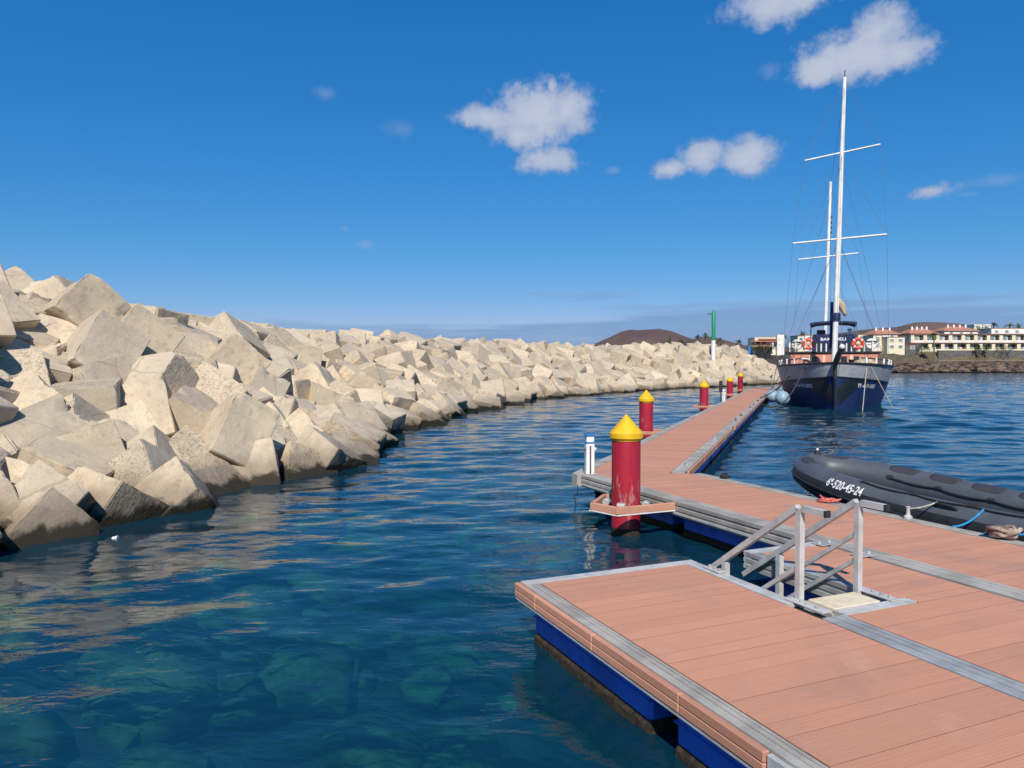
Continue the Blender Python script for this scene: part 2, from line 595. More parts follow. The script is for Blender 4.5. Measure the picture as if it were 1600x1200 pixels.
BLOCKS = [
(-5.92,15.56,0.82,0.859,-0.321,-0.051,-0.395,1.4,1.03,1.43,8863),(-6.6,10.25,-0.05,0.827,-0.313,0.291,0.364,0.9,0.95,0.95,8563),(-6.41,11.59,-0.18,-0.931,0.238,-0.143,0.236,1.24,1.37,1.4,7554),
(-9.52,16.99,2.6,0.866,-0.244,0.203,0.386,1.23,1.4,1.41,7551),(-5.6,12.52,-0,-0.384,0.814,-0.435,-0.018,1.23,0.85,1.07,6717),(-8.63,13.28,0.88,0.792,-0.492,0.302,0.198,0.99,1.36,1.41,6567),
(-10.7,18.32,3.64,0.859,-0.411,-0.015,-0.304,1.4,1.3,1.41,6287),(-7.83,12.95,0.3,0.845,0.082,-0.528,-0.03,1.29,1.37,1.35,5789),(-6.77,10.75,0.3,-0.485,0.821,-0.134,-0.27,0.85,0.85,1.23,5362),
(-8.16,16.84,1.73,0.903,-0.396,0.02,-0.166,1.36,1.26,1.41,4262),(-7.81,15.87,1.12,0.946,-0.247,-0.161,0.137,1.05,1.39,1.41,4136),(-6.58,13.2,0.02,0.47,0.124,-0.495,0.721,1.26,1.26,1.29,4041),
(-9.22,18.09,2.8,0.88,-0.26,0.24,0.318,1.32,1.41,1.4,3948),(-7.26,16.33,1.02,-0.242,0.576,0.758,-0.188,1.4,1.19,1.38,3798),(-4.45,17.15,0.01,0.82,0.1,0.284,0.487,1.21,1.17,1.34,3664),
(-6.56,14.56,0.13,-0.57,0.045,-0.494,0.655,1.19,1.41,1.28,3520),(-4.83,16.36,-0.32,0.444,0.469,0.014,0.763,1.24,1.29,1.38,3455),(-7.95,20.74,2.3,0.814,-0.368,0.109,-0.437,1.4,1.28,1.41,3438),
(-5.5,15.28,-0.12,0.212,-0.612,-0.462,0.606,1.29,1.39,1.34,3368),(-8.78,15.17,1.36,-0.186,-0.022,-0.062,0.98,1.31,1.19,1.34,3361),(-7.09,17.55,1.45,-0.601,0.406,0.016,0.688,1.15,1.44,1.21,2998),
(-8,13.67,0.5,0.588,-0.677,-0.403,0.185,1.16,1.28,1.33,2889),(-9.06,14.12,1.27,0.412,-0.852,0.282,0.16,1.34,1.13,1.4,2822),(-9.18,16.34,1.7,-0.263,-0.515,0.655,0.486,1.28,1.29,1.15,2656),
(-5.78,14.14,-0.4,-0.934,-0.019,-0.344,0.099,1.13,1.34,1.25,2635),(-10.35,15.7,2.12,-0.028,-0.865,0.431,0.254,1.14,1.33,1.2,2461),(-9.21,24.68,3.14,-0.465,0.807,0.19,0.312,0.99,1.46,1.47,2436),
(-10.35,15.09,1.81,0.117,0.841,-0.411,0.332,1.34,1.35,1.25,2421),(-4.41,19.28,0.17,-0.644,-0.431,0.264,0.575,1.24,1.37,1.36,2221),(-11.79,16.44,3.35,0.305,0.257,-0.704,0.588,1.22,1.4,1.17,2158),
(-7.79,14.99,0.63,0.001,-0.379,0.831,0.408,1.13,1.37,1.28,1972),(-5.07,23.28,0.31,-0.439,0.742,0.039,0.505,1.49,1.46,1.26,1952),(-7.26,20.74,1.41,0.878,-0.273,0.202,0.338,1.01,1.39,1.42,1852),
(-7.56,10.18,0.16,0.213,-0.354,-0.739,0.532,1.13,1.38,1.26,1847),(-4.14,17.99,-0.24,0.104,0.247,-0.758,0.595,1.27,1.34,1.42,1671),(-6.92,13.92,0.17,-0.574,0.068,0.455,0.678,1.17,1.37,1.32,1448),
(-12.1,19.94,3.87,-0.066,-0.916,0.027,0.394,1.39,1.18,1.22,1358),(-8.45,14.08,0.85,0.054,0.612,-0.707,0.351,1.28,1.22,1.26,1345),(-11.3,15.04,3.17,0.267,-0.262,0.078,0.924,1.27,1.41,1.16,1331),
(-9.11,20.65,2.46,0.401,0.128,-0.678,0.603,1.23,1.26,1.41,1290),(-10.75,17.62,2.54,0.194,0.055,-0.88,-0.429,1.44,1.29,1.44,1289),(-11.17,16.6,2.62,-0.087,-0.82,0.525,0.209,1.17,1.27,1.22,1281),
(-5.15,18.4,0.29,-0.888,0.247,-0.323,0.216,1.18,1.44,1.18,1250),(-4.78,26.09,0.18,-0.237,-0.596,-0.507,0.576,1.33,1.47,1.23,1239),(-7.2,26.79,1.36,-0.088,-0.869,0.118,0.472,1.52,1.53,1.5,1219),
(-5.11,30.35,0.6,0.053,0.357,0.682,0.636,1.31,1.53,1.35,1170),(-6.36,24.88,0.82,0.051,0.953,0.253,-0.159,1.27,1.45,1.47,1147),(-3.7,30.36,-0.08,-0.496,0.666,-0.525,0.186,1.54,1.27,1.41,1080),
(-7.75,14.42,0.39,-0.078,0.431,0.6,0.67,1.39,1.3,1.29,1054),(-15.54,23.28,4.64,0.587,-0.684,-0.419,-0.109,1.04,1.13,1.34,1010),(-7.89,11.5,0.1,0.405,-0.535,-0.322,0.668,1.18,1.4,1.25,999),
(-9.11,31.2,2.48,-0.109,-0.927,-0.354,0.065,1.57,1.26,1.39,989),(-1.54,40.49,-0.06,0.348,0.595,0.498,0.527,1.49,1.35,1.58,935),(-9.41,12.17,1.47,0.039,-0.531,0.125,0.837,1.25,1.35,1.16,893),
(-8.92,34.87,2.63,0.482,0.047,-0.214,0.848,1.56,1.5,1.38,885),(-7.44,21.75,1.66,0.357,0.771,0.27,0.453,1.3,1.43,1.38,852),(-10.77,21.98,3.4,-0.986,0.047,-0.074,0.145,1.4,1.33,1.41,845),
(-6.29,31.01,1.25,0.231,-0.555,-0.75,0.276,1.57,1.5,1.37,842),(-6.28,19.56,0.6,0.368,0.574,0.334,0.65,1.22,1.41,1.19,842),(-6.12,26.13,0.87,0.453,0.036,-0.311,0.835,1.3,1.29,1.47,824),
(-5.51,27.62,0.65,-0.668,0.415,-0.577,0.219,1.25,1.35,1.22,775),(-5.07,33.43,0.78,-0.181,0.979,0.092,-0.007,1.3,1.39,1.59,763),(-4.44,28.22,0.01,0.709,-0.638,-0.045,0.297,1.24,1.42,1.33,760),
(-1.18,45.49,0.35,0.294,-0.691,0.633,0.189,1.69,1.61,1.67,750),(-8.48,25.37,2.06,-0.016,-0.334,0.893,0.301,1.47,1.34,1.21,740),(-6.43,39.37,2.09,0.517,0.839,0.019,0.172,1.56,1.39,1.41,732),
(-7.52,24.53,1.2,0.01,-0.995,0.062,-0.081,1.39,1.32,1.25,722),(-3.33,35.36,0.02,-0.516,-0.107,0.438,0.729,1.4,1.47,1.59,699),(-10.28,32.61,3.07,0.778,0.268,0.152,0.548,1.26,1.57,1.35,676),
(-7.98,18.04,1.83,-0.623,-0.59,0.387,0.338,1.36,1.42,1.37,656),(-11.73,17.88,3.28,-0.975,-0.022,-0.178,0.133,1.34,1.15,1.32,637),(-2.81,56.82,2.79,0.162,0.426,-0.857,0.241,1.72,1.75,1.76,625),
(-5.8,44.24,2.35,0.871,0.403,-0.019,-0.278,1.38,1.48,1.62,623),(-4.39,21.94,-0.05,0.282,0.053,-0.652,0.702,1.27,1.25,1.3,623),(-6.82,33.44,1.56,0.177,-0.219,0.958,0.052,1.56,1.4,1.49,620),
(-7.54,35.72,2.11,-0.102,0.871,0.213,-0.43,1.5,1.37,1.35,611),(-7.26,19.29,1.1,0.441,0.723,0.386,0.365,1.32,1.21,1.16,605),(-8.13,19.74,1.57,0.632,-0.151,0.229,0.725,1.43,1.36,1.36,604),
(-5.76,37.6,1.46,0.242,0.818,0.098,0.512,1.31,1.54,1.59,600),(-5.31,20.89,0.42,0.376,0.383,0.41,0.737,1.22,1.18,1.28,596),(5.39,60.61,0.49,0.257,0.222,-0.829,0.445,1.52,1.77,1.79,590),
(-9.12,12.42,0.55,0.122,0.322,0.415,0.842,1.4,1.21,1.33,584),(-7.71,40,2.63,0.912,0.121,-0.125,0.373,1.46,1.45,1.51,578),(-6.84,32.06,1.49,-0.269,0.535,-0.682,0.42,1.27,1.28,1.48,573),
(-9.68,38.43,3.1,0.611,0.204,-0.372,0.668,1.35,1.59,1.58,561),(-9.94,13.3,1.51,0.663,0.436,-0.437,0.424,1.34,1.18,1.32,558),(-6,16.72,0.27,0.553,0.763,0.335,0.002,1.19,1.37,1.22,548),
(2.92,54.75,-0.05,-0.249,0.905,0.041,0.343,1.69,1.57,1.56,545),(-3.71,33.78,-0.18,-0.118,-0.802,0.559,-0.174,1.45,1.59,1.58,542),(-9.55,21.45,2.79,-0.152,-0.818,0.529,0.165,1.46,1.47,1.33,541),
(-11.07,31.1,3.29,-0.64,0.694,-0.328,0.017,1.36,1.57,1.25,539),(-3.82,39.19,0.59,-0.025,0.354,-0.226,0.907,1.44,1.63,1.38,531),(-3.7,31.94,-0.09,-0.436,0.778,-0.451,0.028,1.55,1.46,1.31,530),
(-10.2,34.72,2.91,-0.898,0.347,-0.232,-0.137,1.52,1.37,1.61,521),(2.1,58.82,1.19,-0.382,0.762,0.505,0.134,1.77,1.53,1.79,502),(-9.13,41.67,3.42,0.305,0.937,0.169,-0.006,1.54,1.41,1.33,496),
(-0.17,45.96,-0.29,0.708,0.188,-0.055,0.678,1.47,1.66,1.56,495),(-10.59,16.45,2.11,-0.742,0.643,0.157,-0.103,1.16,1.41,1.33,483),(8.56,64.58,0.22,-0.633,0.599,0.442,0.213,1.56,1.84,1.75,474),
(5.23,58.55,-0.27,-0.288,0.365,-0.73,0.501,1.84,1.47,1.69,471),(12.41,70.08,-0.03,-0.191,0.707,0.68,0.032,1.77,1.68,1.8,455),(-5.78,17.67,0.19,0.645,0.569,-0.479,0.179,1.27,1.42,1.23,448),
(-11.79,17.28,3.03,0.342,-0.883,0.186,0.262,1.29,1.36,1.2,445),(-6.58,21.52,0.65,0.362,0.775,-0.307,0.417,1.4,1.37,1.32,443),(-3.23,37.07,0.14,0.073,0.797,-0.15,0.58,1.47,1.43,1.32,429),
(15.93,79.18,1.71,-0.231,-0.201,0.723,0.619,1.65,1.81,1.86,429),(-4.93,54.79,3.37,-0.976,-0.043,-0.155,0.147,1.57,1.56,1.62,427),(-9.32,28.59,2.29,-0.012,0.183,-0.139,0.973,1.37,1.26,1.45,424),
(-4.35,20.75,-0.03,-0.538,-0.45,0.388,0.599,1.22,1.27,1.19,424),(-1.22,56.94,2.12,-0.01,0.114,-0.807,0.58,1.6,1.82,1.71,420),(-9.17,39.6,3.14,0.577,0.76,0.279,0.107,1.39,1.62,1.57,417),
(6.62,60.85,-0.11,-0.456,-0.213,0.808,0.306,1.87,1.81,1.69,407),(-6.97,50.4,3.51,0.121,-0.972,0.095,0.176,1.7,1.58,1.7,406),(-6.49,45.61,2.86,0.624,-0.35,-0.667,0.208,1.62,1.4,1.59,404),
(-2.87,38.41,-0.08,0.509,0.221,-0.035,0.831,1.44,1.59,1.5,402),(-12.07,18.32,3.24,-0.251,0.917,0.141,0.275,1.38,1.35,1.34,401),(-3.05,41.54,0.55,0.517,-0.538,-0.655,-0.12,1.54,1.51,1.53,399),
(-6.48,41.67,2.4,0.001,-0.964,0.228,-0.135,1.45,1.53,1.34,399),(-7.37,43.26,2.88,0.802,0.241,-0.538,0.095,1.56,1.45,1.6,397),(-8.83,19.42,1.97,0.664,0.272,0.051,0.695,1.35,1.36,1.32,395),
(2.37,62.19,2,0.135,0.65,0.615,0.425,1.64,1.86,1.73,390),(-12.78,29.34,3.59,0.645,-0.322,0.662,0.205,1.43,1.41,1.46,384),(4.35,63.99,1.77,-0.395,0.075,-0.622,0.672,1.62,1.66,1.55,382),
(-5.14,24.92,0.13,0.015,-0.65,0.335,0.682,1.51,1.52,1.32,381),(-0.42,54.93,1.33,0.011,0.344,-0.918,0.194,1.77,1.55,1.67,374),(-6.07,18.66,0.35,-0.842,0.257,-0.35,0.321,1.33,1.43,1.35,374),
(-9.76,29.78,2.52,0.589,0.529,0.028,0.61,1.32,1.54,1.26,371),(0.59,51.49,0.16,-0.517,0.634,0.132,0.56,1.58,1.53,1.45,370),(0.32,56.57,1.42,0.271,0.658,-0.419,0.564,1.68,1.79,1.83,367),
(-4.39,34.94,0.5,-0.769,0.267,-0.303,0.496,1.37,1.39,1.35,366),(-4.39,36.82,0.44,0.293,-0.353,0.734,-0.501,1.57,1.62,1.43,354),(-10.24,14.18,1.46,-0.172,-0.342,0.553,0.74,1.27,1.39,1.23,352),
(-6.24,36.48,1.54,-0.723,0.022,-0.081,0.686,1.53,1.56,1.3,348),(19.05,79.32,0.48,0.415,-0.056,-0.476,0.773,1.54,1.55,1.62,347),(-2.71,45.08,0.7,0.751,-0.436,0.259,0.423,1.66,1.62,1.56,347),
(-4.03,42.98,1.2,0.138,-0.84,-0.519,0.081,1.49,1.36,1.49,347),(-8.48,10.77,0.74,0.848,0.151,-0.495,0.112,1.16,1.32,1.29,344),(-0.21,59.28,2.42,0.651,-0.035,-0.439,0.618,1.5,1.71,1.49,340),
(3.83,61.28,1.08,0.112,-0.82,0.528,0.19,1.55,1.56,1.59,338),(1.55,52.69,0.07,-0.885,0.064,-0.444,0.129,1.63,1.66,1.56,335),(-4.32,44.75,1.57,-0.42,0.679,0.533,-0.279,1.43,1.44,1.47,332),
(3.99,68.49,3.03,-0.509,0.614,-0.59,0.128,1.88,1.6,1.74,329),(-0.96,53.63,1.41,-0.878,0.031,-0.437,0.195,1.7,1.73,1.55,329),(-8.17,38.44,2.63,-0.19,0.228,0.024,0.955,1.41,1.46,1.45,327),
(-4.03,47.18,1.68,-0.385,-0.236,-0.885,-0.111,1.57,1.57,1.44,326),(-5.53,19.96,0.15,-0.058,-0.341,-0.935,-0.08,1.25,1.39,1.43,325),(-2.34,48.1,1.23,0.456,0.718,0.521,-0.073,1.7,1.51,1.73,323),
(-12.79,17.46,3.98,0.371,-0.832,-0.391,0.129,1.29,1.18,1.41,322),(11.53,78.52,2.98,-0.627,-0.732,0.028,0.267,1.72,1.82,1.52,321),(-5.07,50.33,2.7,0.866,-0.012,0.044,0.498,1.76,1.69,1.52,320),
(29.05,91.3,0.61,-0.674,0.407,0.436,0.437,1.85,1.83,1.76,317),(21.67,81.04,0.01,0.08,-0.767,0.494,0.402,1.55,1.59,1.67,315),(-3.67,40.4,0.76,-0.475,0.776,-0.322,0.262,1.51,1.5,1.41,314),
(10.28,67.54,0.05,0.022,-0.471,0.814,0.339,1.51,1.9,1.6,312),(-8.31,32.68,1.84,-0.795,-0.532,0.161,0.245,1.36,1.31,1.41,312),(-1.4,43.37,-0.02,0.579,0.597,0.48,0.278,1.44,1.69,1.35,309),
(-4.94,38.57,0.88,0.241,-0.209,-0.91,-0.263,1.35,1.59,1.35,308),(0.39,61.26,2.52,-0.016,0.127,0.349,0.928,1.67,1.8,1.87,305),(-0.58,47.21,0.19,-0.228,-0.419,0.047,0.877,1.64,1.69,1.55,304),
(11.64,72.22,0.92,-0.113,-0.567,-0.401,0.71,1.71,1.9,1.57,302),(-4.25,57.79,3.49,0.057,0.488,-0.489,0.721,1.54,1.58,1.62,302),(5.53,65.89,1.46,0.383,0.024,-0.326,0.864,1.83,1.71,1.85,300),
(-6.47,20.68,0.7,-0.522,-0.159,-0.662,0.514,1.34,1.22,1.18,296),(-3.35,52.4,2.12,0.224,0.369,-0.508,0.746,1.64,1.73,1.67,281),(-7.6,31.06,1.4,-0.072,-0.29,0.012,0.954,1.27,1.44,1.51,280),
(-10.05,22.76,2.87,0.519,-0.085,0.843,0.116,1.39,1.34,1.48,279),(2.2,55.95,0.47,0.275,-0.816,-0.464,0.205,1.65,1.52,1.79,278),(-8.33,37.07,2.43,-0.587,-0.345,0.207,0.703,1.59,1.44,1.51,278),
(18.22,88.26,3.73,0.241,-0.65,0.62,0.368,1.59,1.68,1.64,277),(-5.82,43.06,1.8,0.364,-0.32,-0.733,0.477,1.44,1.37,1.56,275),(-8.11,27.81,1.79,-0.23,0.239,-0.07,0.941,1.54,1.44,1.26,266),
(3.54,58.54,0.23,0.925,0.176,0.277,0.192,1.84,1.65,1.77,266),(31.42,92.47,0.07,-0.619,-0.754,0.05,0.213,1.88,1.63,1.69,266),(13.27,79.86,2.82,-0.208,-0.536,-0.515,0.635,1.76,1.83,1.55,263),
(2.41,65.26,2.5,-0.352,-0.624,0.693,0.08,1.76,1.67,1.9,262),(-0.53,50.81,0.76,0.055,-0.977,-0.034,0.205,1.48,1.46,1.55,260),(0.91,65.62,3.48,0.481,-0.696,0.531,-0.047,1.91,1.73,1.51,257),
(-8.35,50.48,3.62,-0.01,-0.353,-0.48,0.803,1.61,1.6,1.63,255),(8.63,74.64,2.71,-0.376,0.857,0.351,0.032,1.77,1.57,1.83,254),(9.69,69.42,0.96,-0.141,-0.168,0.963,0.155,1.81,1.83,1.58,254),
(0.9,59.89,1.84,-0.149,0.072,-0.824,0.543,1.58,1.81,1.65,253),(-1.63,51.71,1.24,-0.12,0.188,-0.141,0.965,1.48,1.77,1.66,252),(-10.33,20.88,3.01,0.309,-0.006,-0.069,0.949,1.46,1.28,1.4,250),
(7.21,73.59,3.07,0.825,-0.236,-0.222,0.463,1.68,1.62,1.76,248),(7.97,63.36,-0.38,-0.393,0.344,-0.383,0.762,1.88,1.71,1.81,247),(4.09,67.1,2.37,-0.522,-0.465,0.376,0.608,1.66,1.8,1.72,246),
(0.54,48.98,-0.01,0.07,-0.075,-0.995,-0,1.53,1.39,1.39,246),(15.43,85.08,3.74,-0.373,0.817,0.372,0.235,1.85,1.88,1.71,245),(-7.49,25.66,1.09,0.221,-0.321,-0.508,0.768,1.37,1.36,1.31,244),
(-8.64,30.13,1.87,-0.247,-0.238,0.935,-0.09,1.34,1.53,1.49,244),(-1.61,58.69,2.82,0.095,0.404,0.613,0.672,1.69,1.65,1.52,239),(7.74,70.55,1.76,0.805,-0.211,0.516,0.202,1.79,1.64,1.77,238),
(-12.82,20.52,3.83,0.748,-0.268,0.323,0.514,1.47,1.4,1.33,237),(13.44,71.06,-0.21,0.313,-0.89,0.056,0.328,1.61,1.59,1.87,236),(14.71,73.2,-0.01,0.012,0.548,-0.24,0.801,1.85,1.71,1.57,233),
(-6.64,34.84,1.44,-0.068,0.485,0.625,0.609,1.4,1.32,1.53,233),(-8.5,43.89,3.34,-0.004,-0.655,-0.025,0.755,1.68,1.61,1.45,230),(-4.85,45.97,1.99,0.489,-0.074,-0.623,0.606,1.42,1.41,1.4,229),
(4.7,69.77,2.83,0.113,0.094,-0.34,0.929,1.88,1.79,1.75,223),(25.49,88.79,1.08,-0.377,-0.878,-0.187,0.229,1.69,1.63,1.75,219),(15.95,74.88,-0.2,0.003,-0.081,0.982,-0.17,1.86,1.59,1.59,216),
(-9.84,47.49,3.65,0.57,0.226,0.734,0.292,1.52,1.64,1.59,216),(9.71,75.58,2.63,0.652,-0.295,-0.674,-0.184,1.78,1.79,1.81,210),(12.94,74.83,1.24,0.568,-0.306,-0.578,0.5,1.62,1.54,1.79,209),
(8.89,71.78,1.64,0.752,-0.429,-0.431,0.257,1.87,1.77,1.68,208),(-10.77,39.81,3.58,-0.071,0.015,0.01,0.997,1.54,1.64,1.41,208),(-1.61,60.84,3.21,-0.389,-0.024,-0.104,0.915,1.64,1.53,1.62,204),
(6.55,63.65,0.69,-0.478,-0.629,0.372,0.487,1.81,1.74,1.82,203),(14.45,74.57,0.58,0.403,-0.294,0.805,-0.321,1.82,1.8,1.69,203),(-10.84,27.04,3.06,-0.676,0.674,-0.294,-0.051,1.44,1.29,1.29,201),
(-5.41,39.83,1.25,0.426,-0.408,-0.252,0.767,1.6,1.38,1.54,201),(5.76,72.91,3.3,0.245,0.437,0.718,0.483,1.61,1.65,1.7,201),(22.45,84.44,0.76,0.942,0.206,0.157,0.213,1.65,1.77,1.56,199),
(25.08,85.96,-0.14,0.503,0.267,-0.822,-0.029,1.74,1.84,1.62,197),(0.52,53.56,0.42,0.49,0.837,0.162,0.181,1.71,1.64,1.61,195),(3.35,57.2,0.07,-0.17,-0.066,0.97,0.16,1.6,1.46,1.47,193),
(14.02,81.57,2.96,0.538,-0.712,-0.156,0.423,1.8,1.88,1.91,191),(14.58,79.66,2.19,-0.056,-0.897,0.39,0.198,1.77,1.89,1.87,190),(21.53,92.43,3.97,-0.175,0.03,0.982,0.069,1.66,1.77,1.52,189),
(2.19,66.68,3.19,-0.732,0.101,-0.366,0.566,1.81,1.8,1.54,188),(25.22,94.12,3.03,-0.586,-0.805,0.091,0.025,1.77,1.77,1.86,187),(22.76,91.71,3,-0.354,-0.805,0.412,0.237,1.55,1.84,1.76,187),
(17.32,79.9,1.33,0.09,-0.833,-0.271,0.473,1.84,1.65,1.56,184),(-5.24,49.06,2.32,-0.288,-0.111,-0.036,0.951,1.75,1.5,1.51,184),(19.36,86.73,2.7,-0.146,0.457,0.448,0.754,1.65,1.51,1.86,183),
(23.24,83.04,-0.27,-0.016,-0.549,-0.302,0.779,1.87,1.75,1.86,183),(10.96,73.85,1.43,-0.334,-0.312,0.478,0.75,1.63,1.76,1.66,180),(15.97,81.36,2.37,-0.02,-0.661,-0.048,0.748,1.88,1.67,1.73,180),
(25.53,92.07,2.13,0.108,0.956,0.236,0.136,1.85,1.88,1.74,180),(19.03,77.9,-0.44,-0.517,-0.05,0.844,-0.133,1.53,1.65,1.82,180),(-12.57,18.57,3.48,0.088,0.735,0.672,0.041,1.2,1.38,1.18,179),
(-7.37,8.99,0.05,0.362,0.752,0.474,0.281,1.19,1.32,1.2,175),(-0.56,64.06,3.52,-0.784,0.094,-0.092,0.606,1.89,1.9,1.78,175),(23.84,88.96,1.67,-0.723,-0.381,-0.196,0.542,1.87,1.9,1.54,174),
(-5.09,32.1,0.41,0.39,-0.251,-0.317,0.827,1.28,1.52,1.43,173),(34.3,95.9,-0.17,0.255,-0.933,0.143,0.211,1.66,1.67,1.54,172),(-7.73,34.29,1.76,-0.267,-0.007,0.59,0.762,1.38,1.3,1.46,172),
(20.06,80.53,0.1,0.15,0.382,0.911,0.028,1.83,1.68,1.83,166),(17.32,76.61,-0.01,-0.679,-0.726,0.094,-0.063,1.63,1.53,1.84,166),(-2.5,46.77,0.89,-0.319,-0.665,-0.487,0.467,1.48,1.7,1.44,166),
(18.5,81.18,1.22,0.193,-0.862,-0.466,0.047,1.88,1.84,1.75,165),(-0.66,65.52,3.64,0.161,-0.972,-0.171,0.019,1.89,1.66,1.89,164),(33.37,97.55,0.93,-0.401,0.233,0.886,-0.012,1.56,1.76,1.86,163),
(-6.85,20.13,0.76,-0.228,-0.401,0.192,0.866,1.35,1.19,1.2,162),(28.83,89.49,-0.32,-0.357,0.182,0.532,0.746,1.87,1.8,1.65,162),(16.93,77.9,0.4,0.793,-0.264,-0.007,0.55,1.62,1.9,1.6,161),
(-3.6,45.97,1.22,-0.067,-0.895,0.356,0.26,1.67,1.55,1.64,160),(13.03,83.13,3.58,0.402,-0.893,-0.182,0.092,1.7,1.79,1.63,158),(-9.48,33.32,2.42,-0.226,0.863,0.428,-0.145,1.38,1.57,1.56,157),
(10.9,69,0.32,-0.473,0.335,0.801,-0.149,1.82,1.76,1.54,155),(-4.06,53.59,2.38,-0.606,0.415,-0.608,0.301,1.6,1.77,1.49,155),(8.61,68.02,0.7,-0.191,0.805,0.549,-0.123,1.75,1.72,1.87,154),
(12.57,77.19,1.88,0.099,-0.336,-0.254,0.902,1.63,1.55,1.55,152),(24.66,95.11,3.93,0.119,-0.009,0.081,0.99,1.7,1.76,1.72,150),(26.99,88.68,-0.04,0.402,-0.08,-0.729,0.548,1.6,1.9,1.58,150),
(21.07,90.71,3.12,0.754,0.182,0.152,0.612,1.72,1.83,1.83,149),(-6.23,51.45,3.24,0.567,0.27,0.081,0.774,1.67,1.68,1.62,149),(13.28,73.46,0.49,-0.797,-0.119,0.205,0.556,1.54,1.76,1.85,149),
(18.2,84.55,2.3,-0.372,-0.215,-0.558,0.71,1.72,1.83,1.59,148),(6.65,67.52,1.43,-0.115,0.671,0.699,0.219,1.72,1.66,1.54,147),(-4.6,41.22,0.99,-0.586,0.159,-0.172,0.776,1.57,1.53,1.61,147),
(9.49,65.91,-0.3,-0.525,-0.672,0.158,0.498,1.54,1.86,1.81,147),(1.54,54.38,0.14,-0.194,-0.924,0.322,0.068,1.58,1.57,1.68,145),(-2.71,40.09,-0.01,-0.398,0.656,-0.621,0.161,1.61,1.64,1.4,145),
(5.44,68.3,2.08,0.175,-0.922,0.346,0.009,1.53,1.8,1.7,144),(28.87,95.58,2.37,-0.018,0.066,-0.096,0.993,1.71,1.67,1.6,143),(-2.7,54.69,2.11,-0.678,-0.508,0.153,0.508,1.52,1.72,1.66,142),
(-2.89,51.09,1.77,0.597,0.462,-0.606,0.252,1.41,1.66,1.48,142),(30.28,100.56,3.35,0.508,0.485,0.087,0.707,1.7,1.53,1.78,142),(27.66,94.89,2.63,-0.936,0.021,-0.292,0.193,1.84,1.55,1.58,141),
(-3.43,49.89,1.6,-0.505,0.296,-0.281,0.76,1.69,1.63,1.62,141),(25.81,96.06,3.6,-0.848,-0.414,-0.33,-0.004,1.87,1.64,1.76,136),(2.9,59.96,1.12,-0.197,0.876,0.419,-0.134,1.58,1.73,1.63,133),
(19.95,83.42,1.53,0.305,0.45,-0.609,0.578,1.55,1.53,1.76,131),(30.6,95.87,1.68,-0.054,-0.746,0.437,0.499,1.81,1.67,1.86,131),(0.08,62.64,3.02,0.71,-0.322,-0.329,0.532,1.59,1.84,1.86,129),
(20.04,81.88,0.76,0.31,-0.274,0.839,0.353,1.59,1.64,1.87,127),(6.53,69.59,1.95,0.111,-0.182,0.976,0.035,1.79,1.79,1.8,126),(16.94,82.44,2.34,0.319,0.617,-0.467,0.548,1.85,1.6,1.76,125),
(31.15,103.48,4.13,-0.238,0.269,-0.933,0.024,1.66,1.6,1.64,124),(16.62,84.14,2.91,-0.03,0.032,0.991,0.128,1.6,1.77,1.79,122),(22.36,89.62,2.3,-0.598,0.043,-0.256,0.758,1.59,1.73,1.72,122),
(-6.55,49.23,3.11,-0.655,-0.603,0.172,0.422,1.56,1.54,1.42,121),(33.82,99.89,1.44,0.078,-0.354,-0.811,0.459,1.79,1.57,1.88,120),(-11.37,37.92,3.37,0.752,0.035,-0.631,0.186,1.48,1.59,1.58,119),
(34.35,101.61,1.88,0.337,-0.42,-0.788,-0.3,1.59,1.84,1.81,119),(32.51,102.45,2.76,-0.447,-0.816,0.255,0.261,1.67,1.82,1.87,118),(31,94.55,0.87,0.537,0.138,-0.447,0.702,1.69,1.57,1.76,118),
(-3.02,58.27,3.18,0.074,-0.187,0.508,0.838,1.79,1.83,1.54,115),(28.27,98.25,3.51,-0.58,-0.762,-0.065,0.281,1.78,1.63,1.75,115),(-1.97,50.21,1.02,0.131,0.256,-0.732,0.618,1.52,1.73,1.46,114),
(15.2,83.47,3.16,-0.057,0.345,0.482,0.803,1.67,1.67,1.54,112),(-11.67,34.99,3.58,0.271,0.726,-0.092,0.625,1.3,1.44,1.32,112),(23.66,85.28,0.45,-0.616,-0.759,0.196,0.077,1.88,1.63,1.6,111),
(3.9,72.33,3.55,0.568,0.13,-0.78,0.229,1.9,1.85,1.55,109),(26.99,97.28,3.61,0.215,0.011,0.537,0.816,1.83,1.69,1.76,109),(-8.32,26.44,1.72,-0.138,0.424,0.187,0.876,1.5,1.23,1.34,108),
(-5.91,22.19,0.23,0.489,-0.259,0.275,0.786,1.48,1.29,1.34,107),(-4.75,51.64,2.62,0.145,-0.172,-0.051,0.973,1.63,1.46,1.72,107),(5.01,62.04,0.84,-0.732,0.588,-0.329,0.101,1.83,1.68,1.74,106),
(-8.2,45.66,3.32,0.036,0.145,0.684,0.714,1.51,1.65,1.63,106),(7.12,71.88,2.29,-0.881,-0.443,0.167,0.013,1.59,1.72,1.54,105),(23.65,94.1,3.54,0.089,0.511,0.695,0.497,1.65,1.87,1.6,103),
(-7.76,48.13,3.31,0.177,-0.345,0.922,-0.01,1.65,1.56,1.39,102),(21.14,88.47,2.28,-0.918,0.018,-0.176,0.355,1.58,1.52,1.83,101),(1.77,63.76,2.38,-0.489,0.678,0.198,0.513,1.73,1.86,1.74,99),
(37.53,102.79,0.42,-0.023,0.935,0.332,-0.125,1.89,1.91,1.76,98),(-12.54,27.65,3.3,-0.41,0.538,0.689,0.26,1.26,1.29,1.23,97),(23.7,96.66,4.25,-0.007,0.025,-0.791,0.611,1.53,1.88,1.62,97),
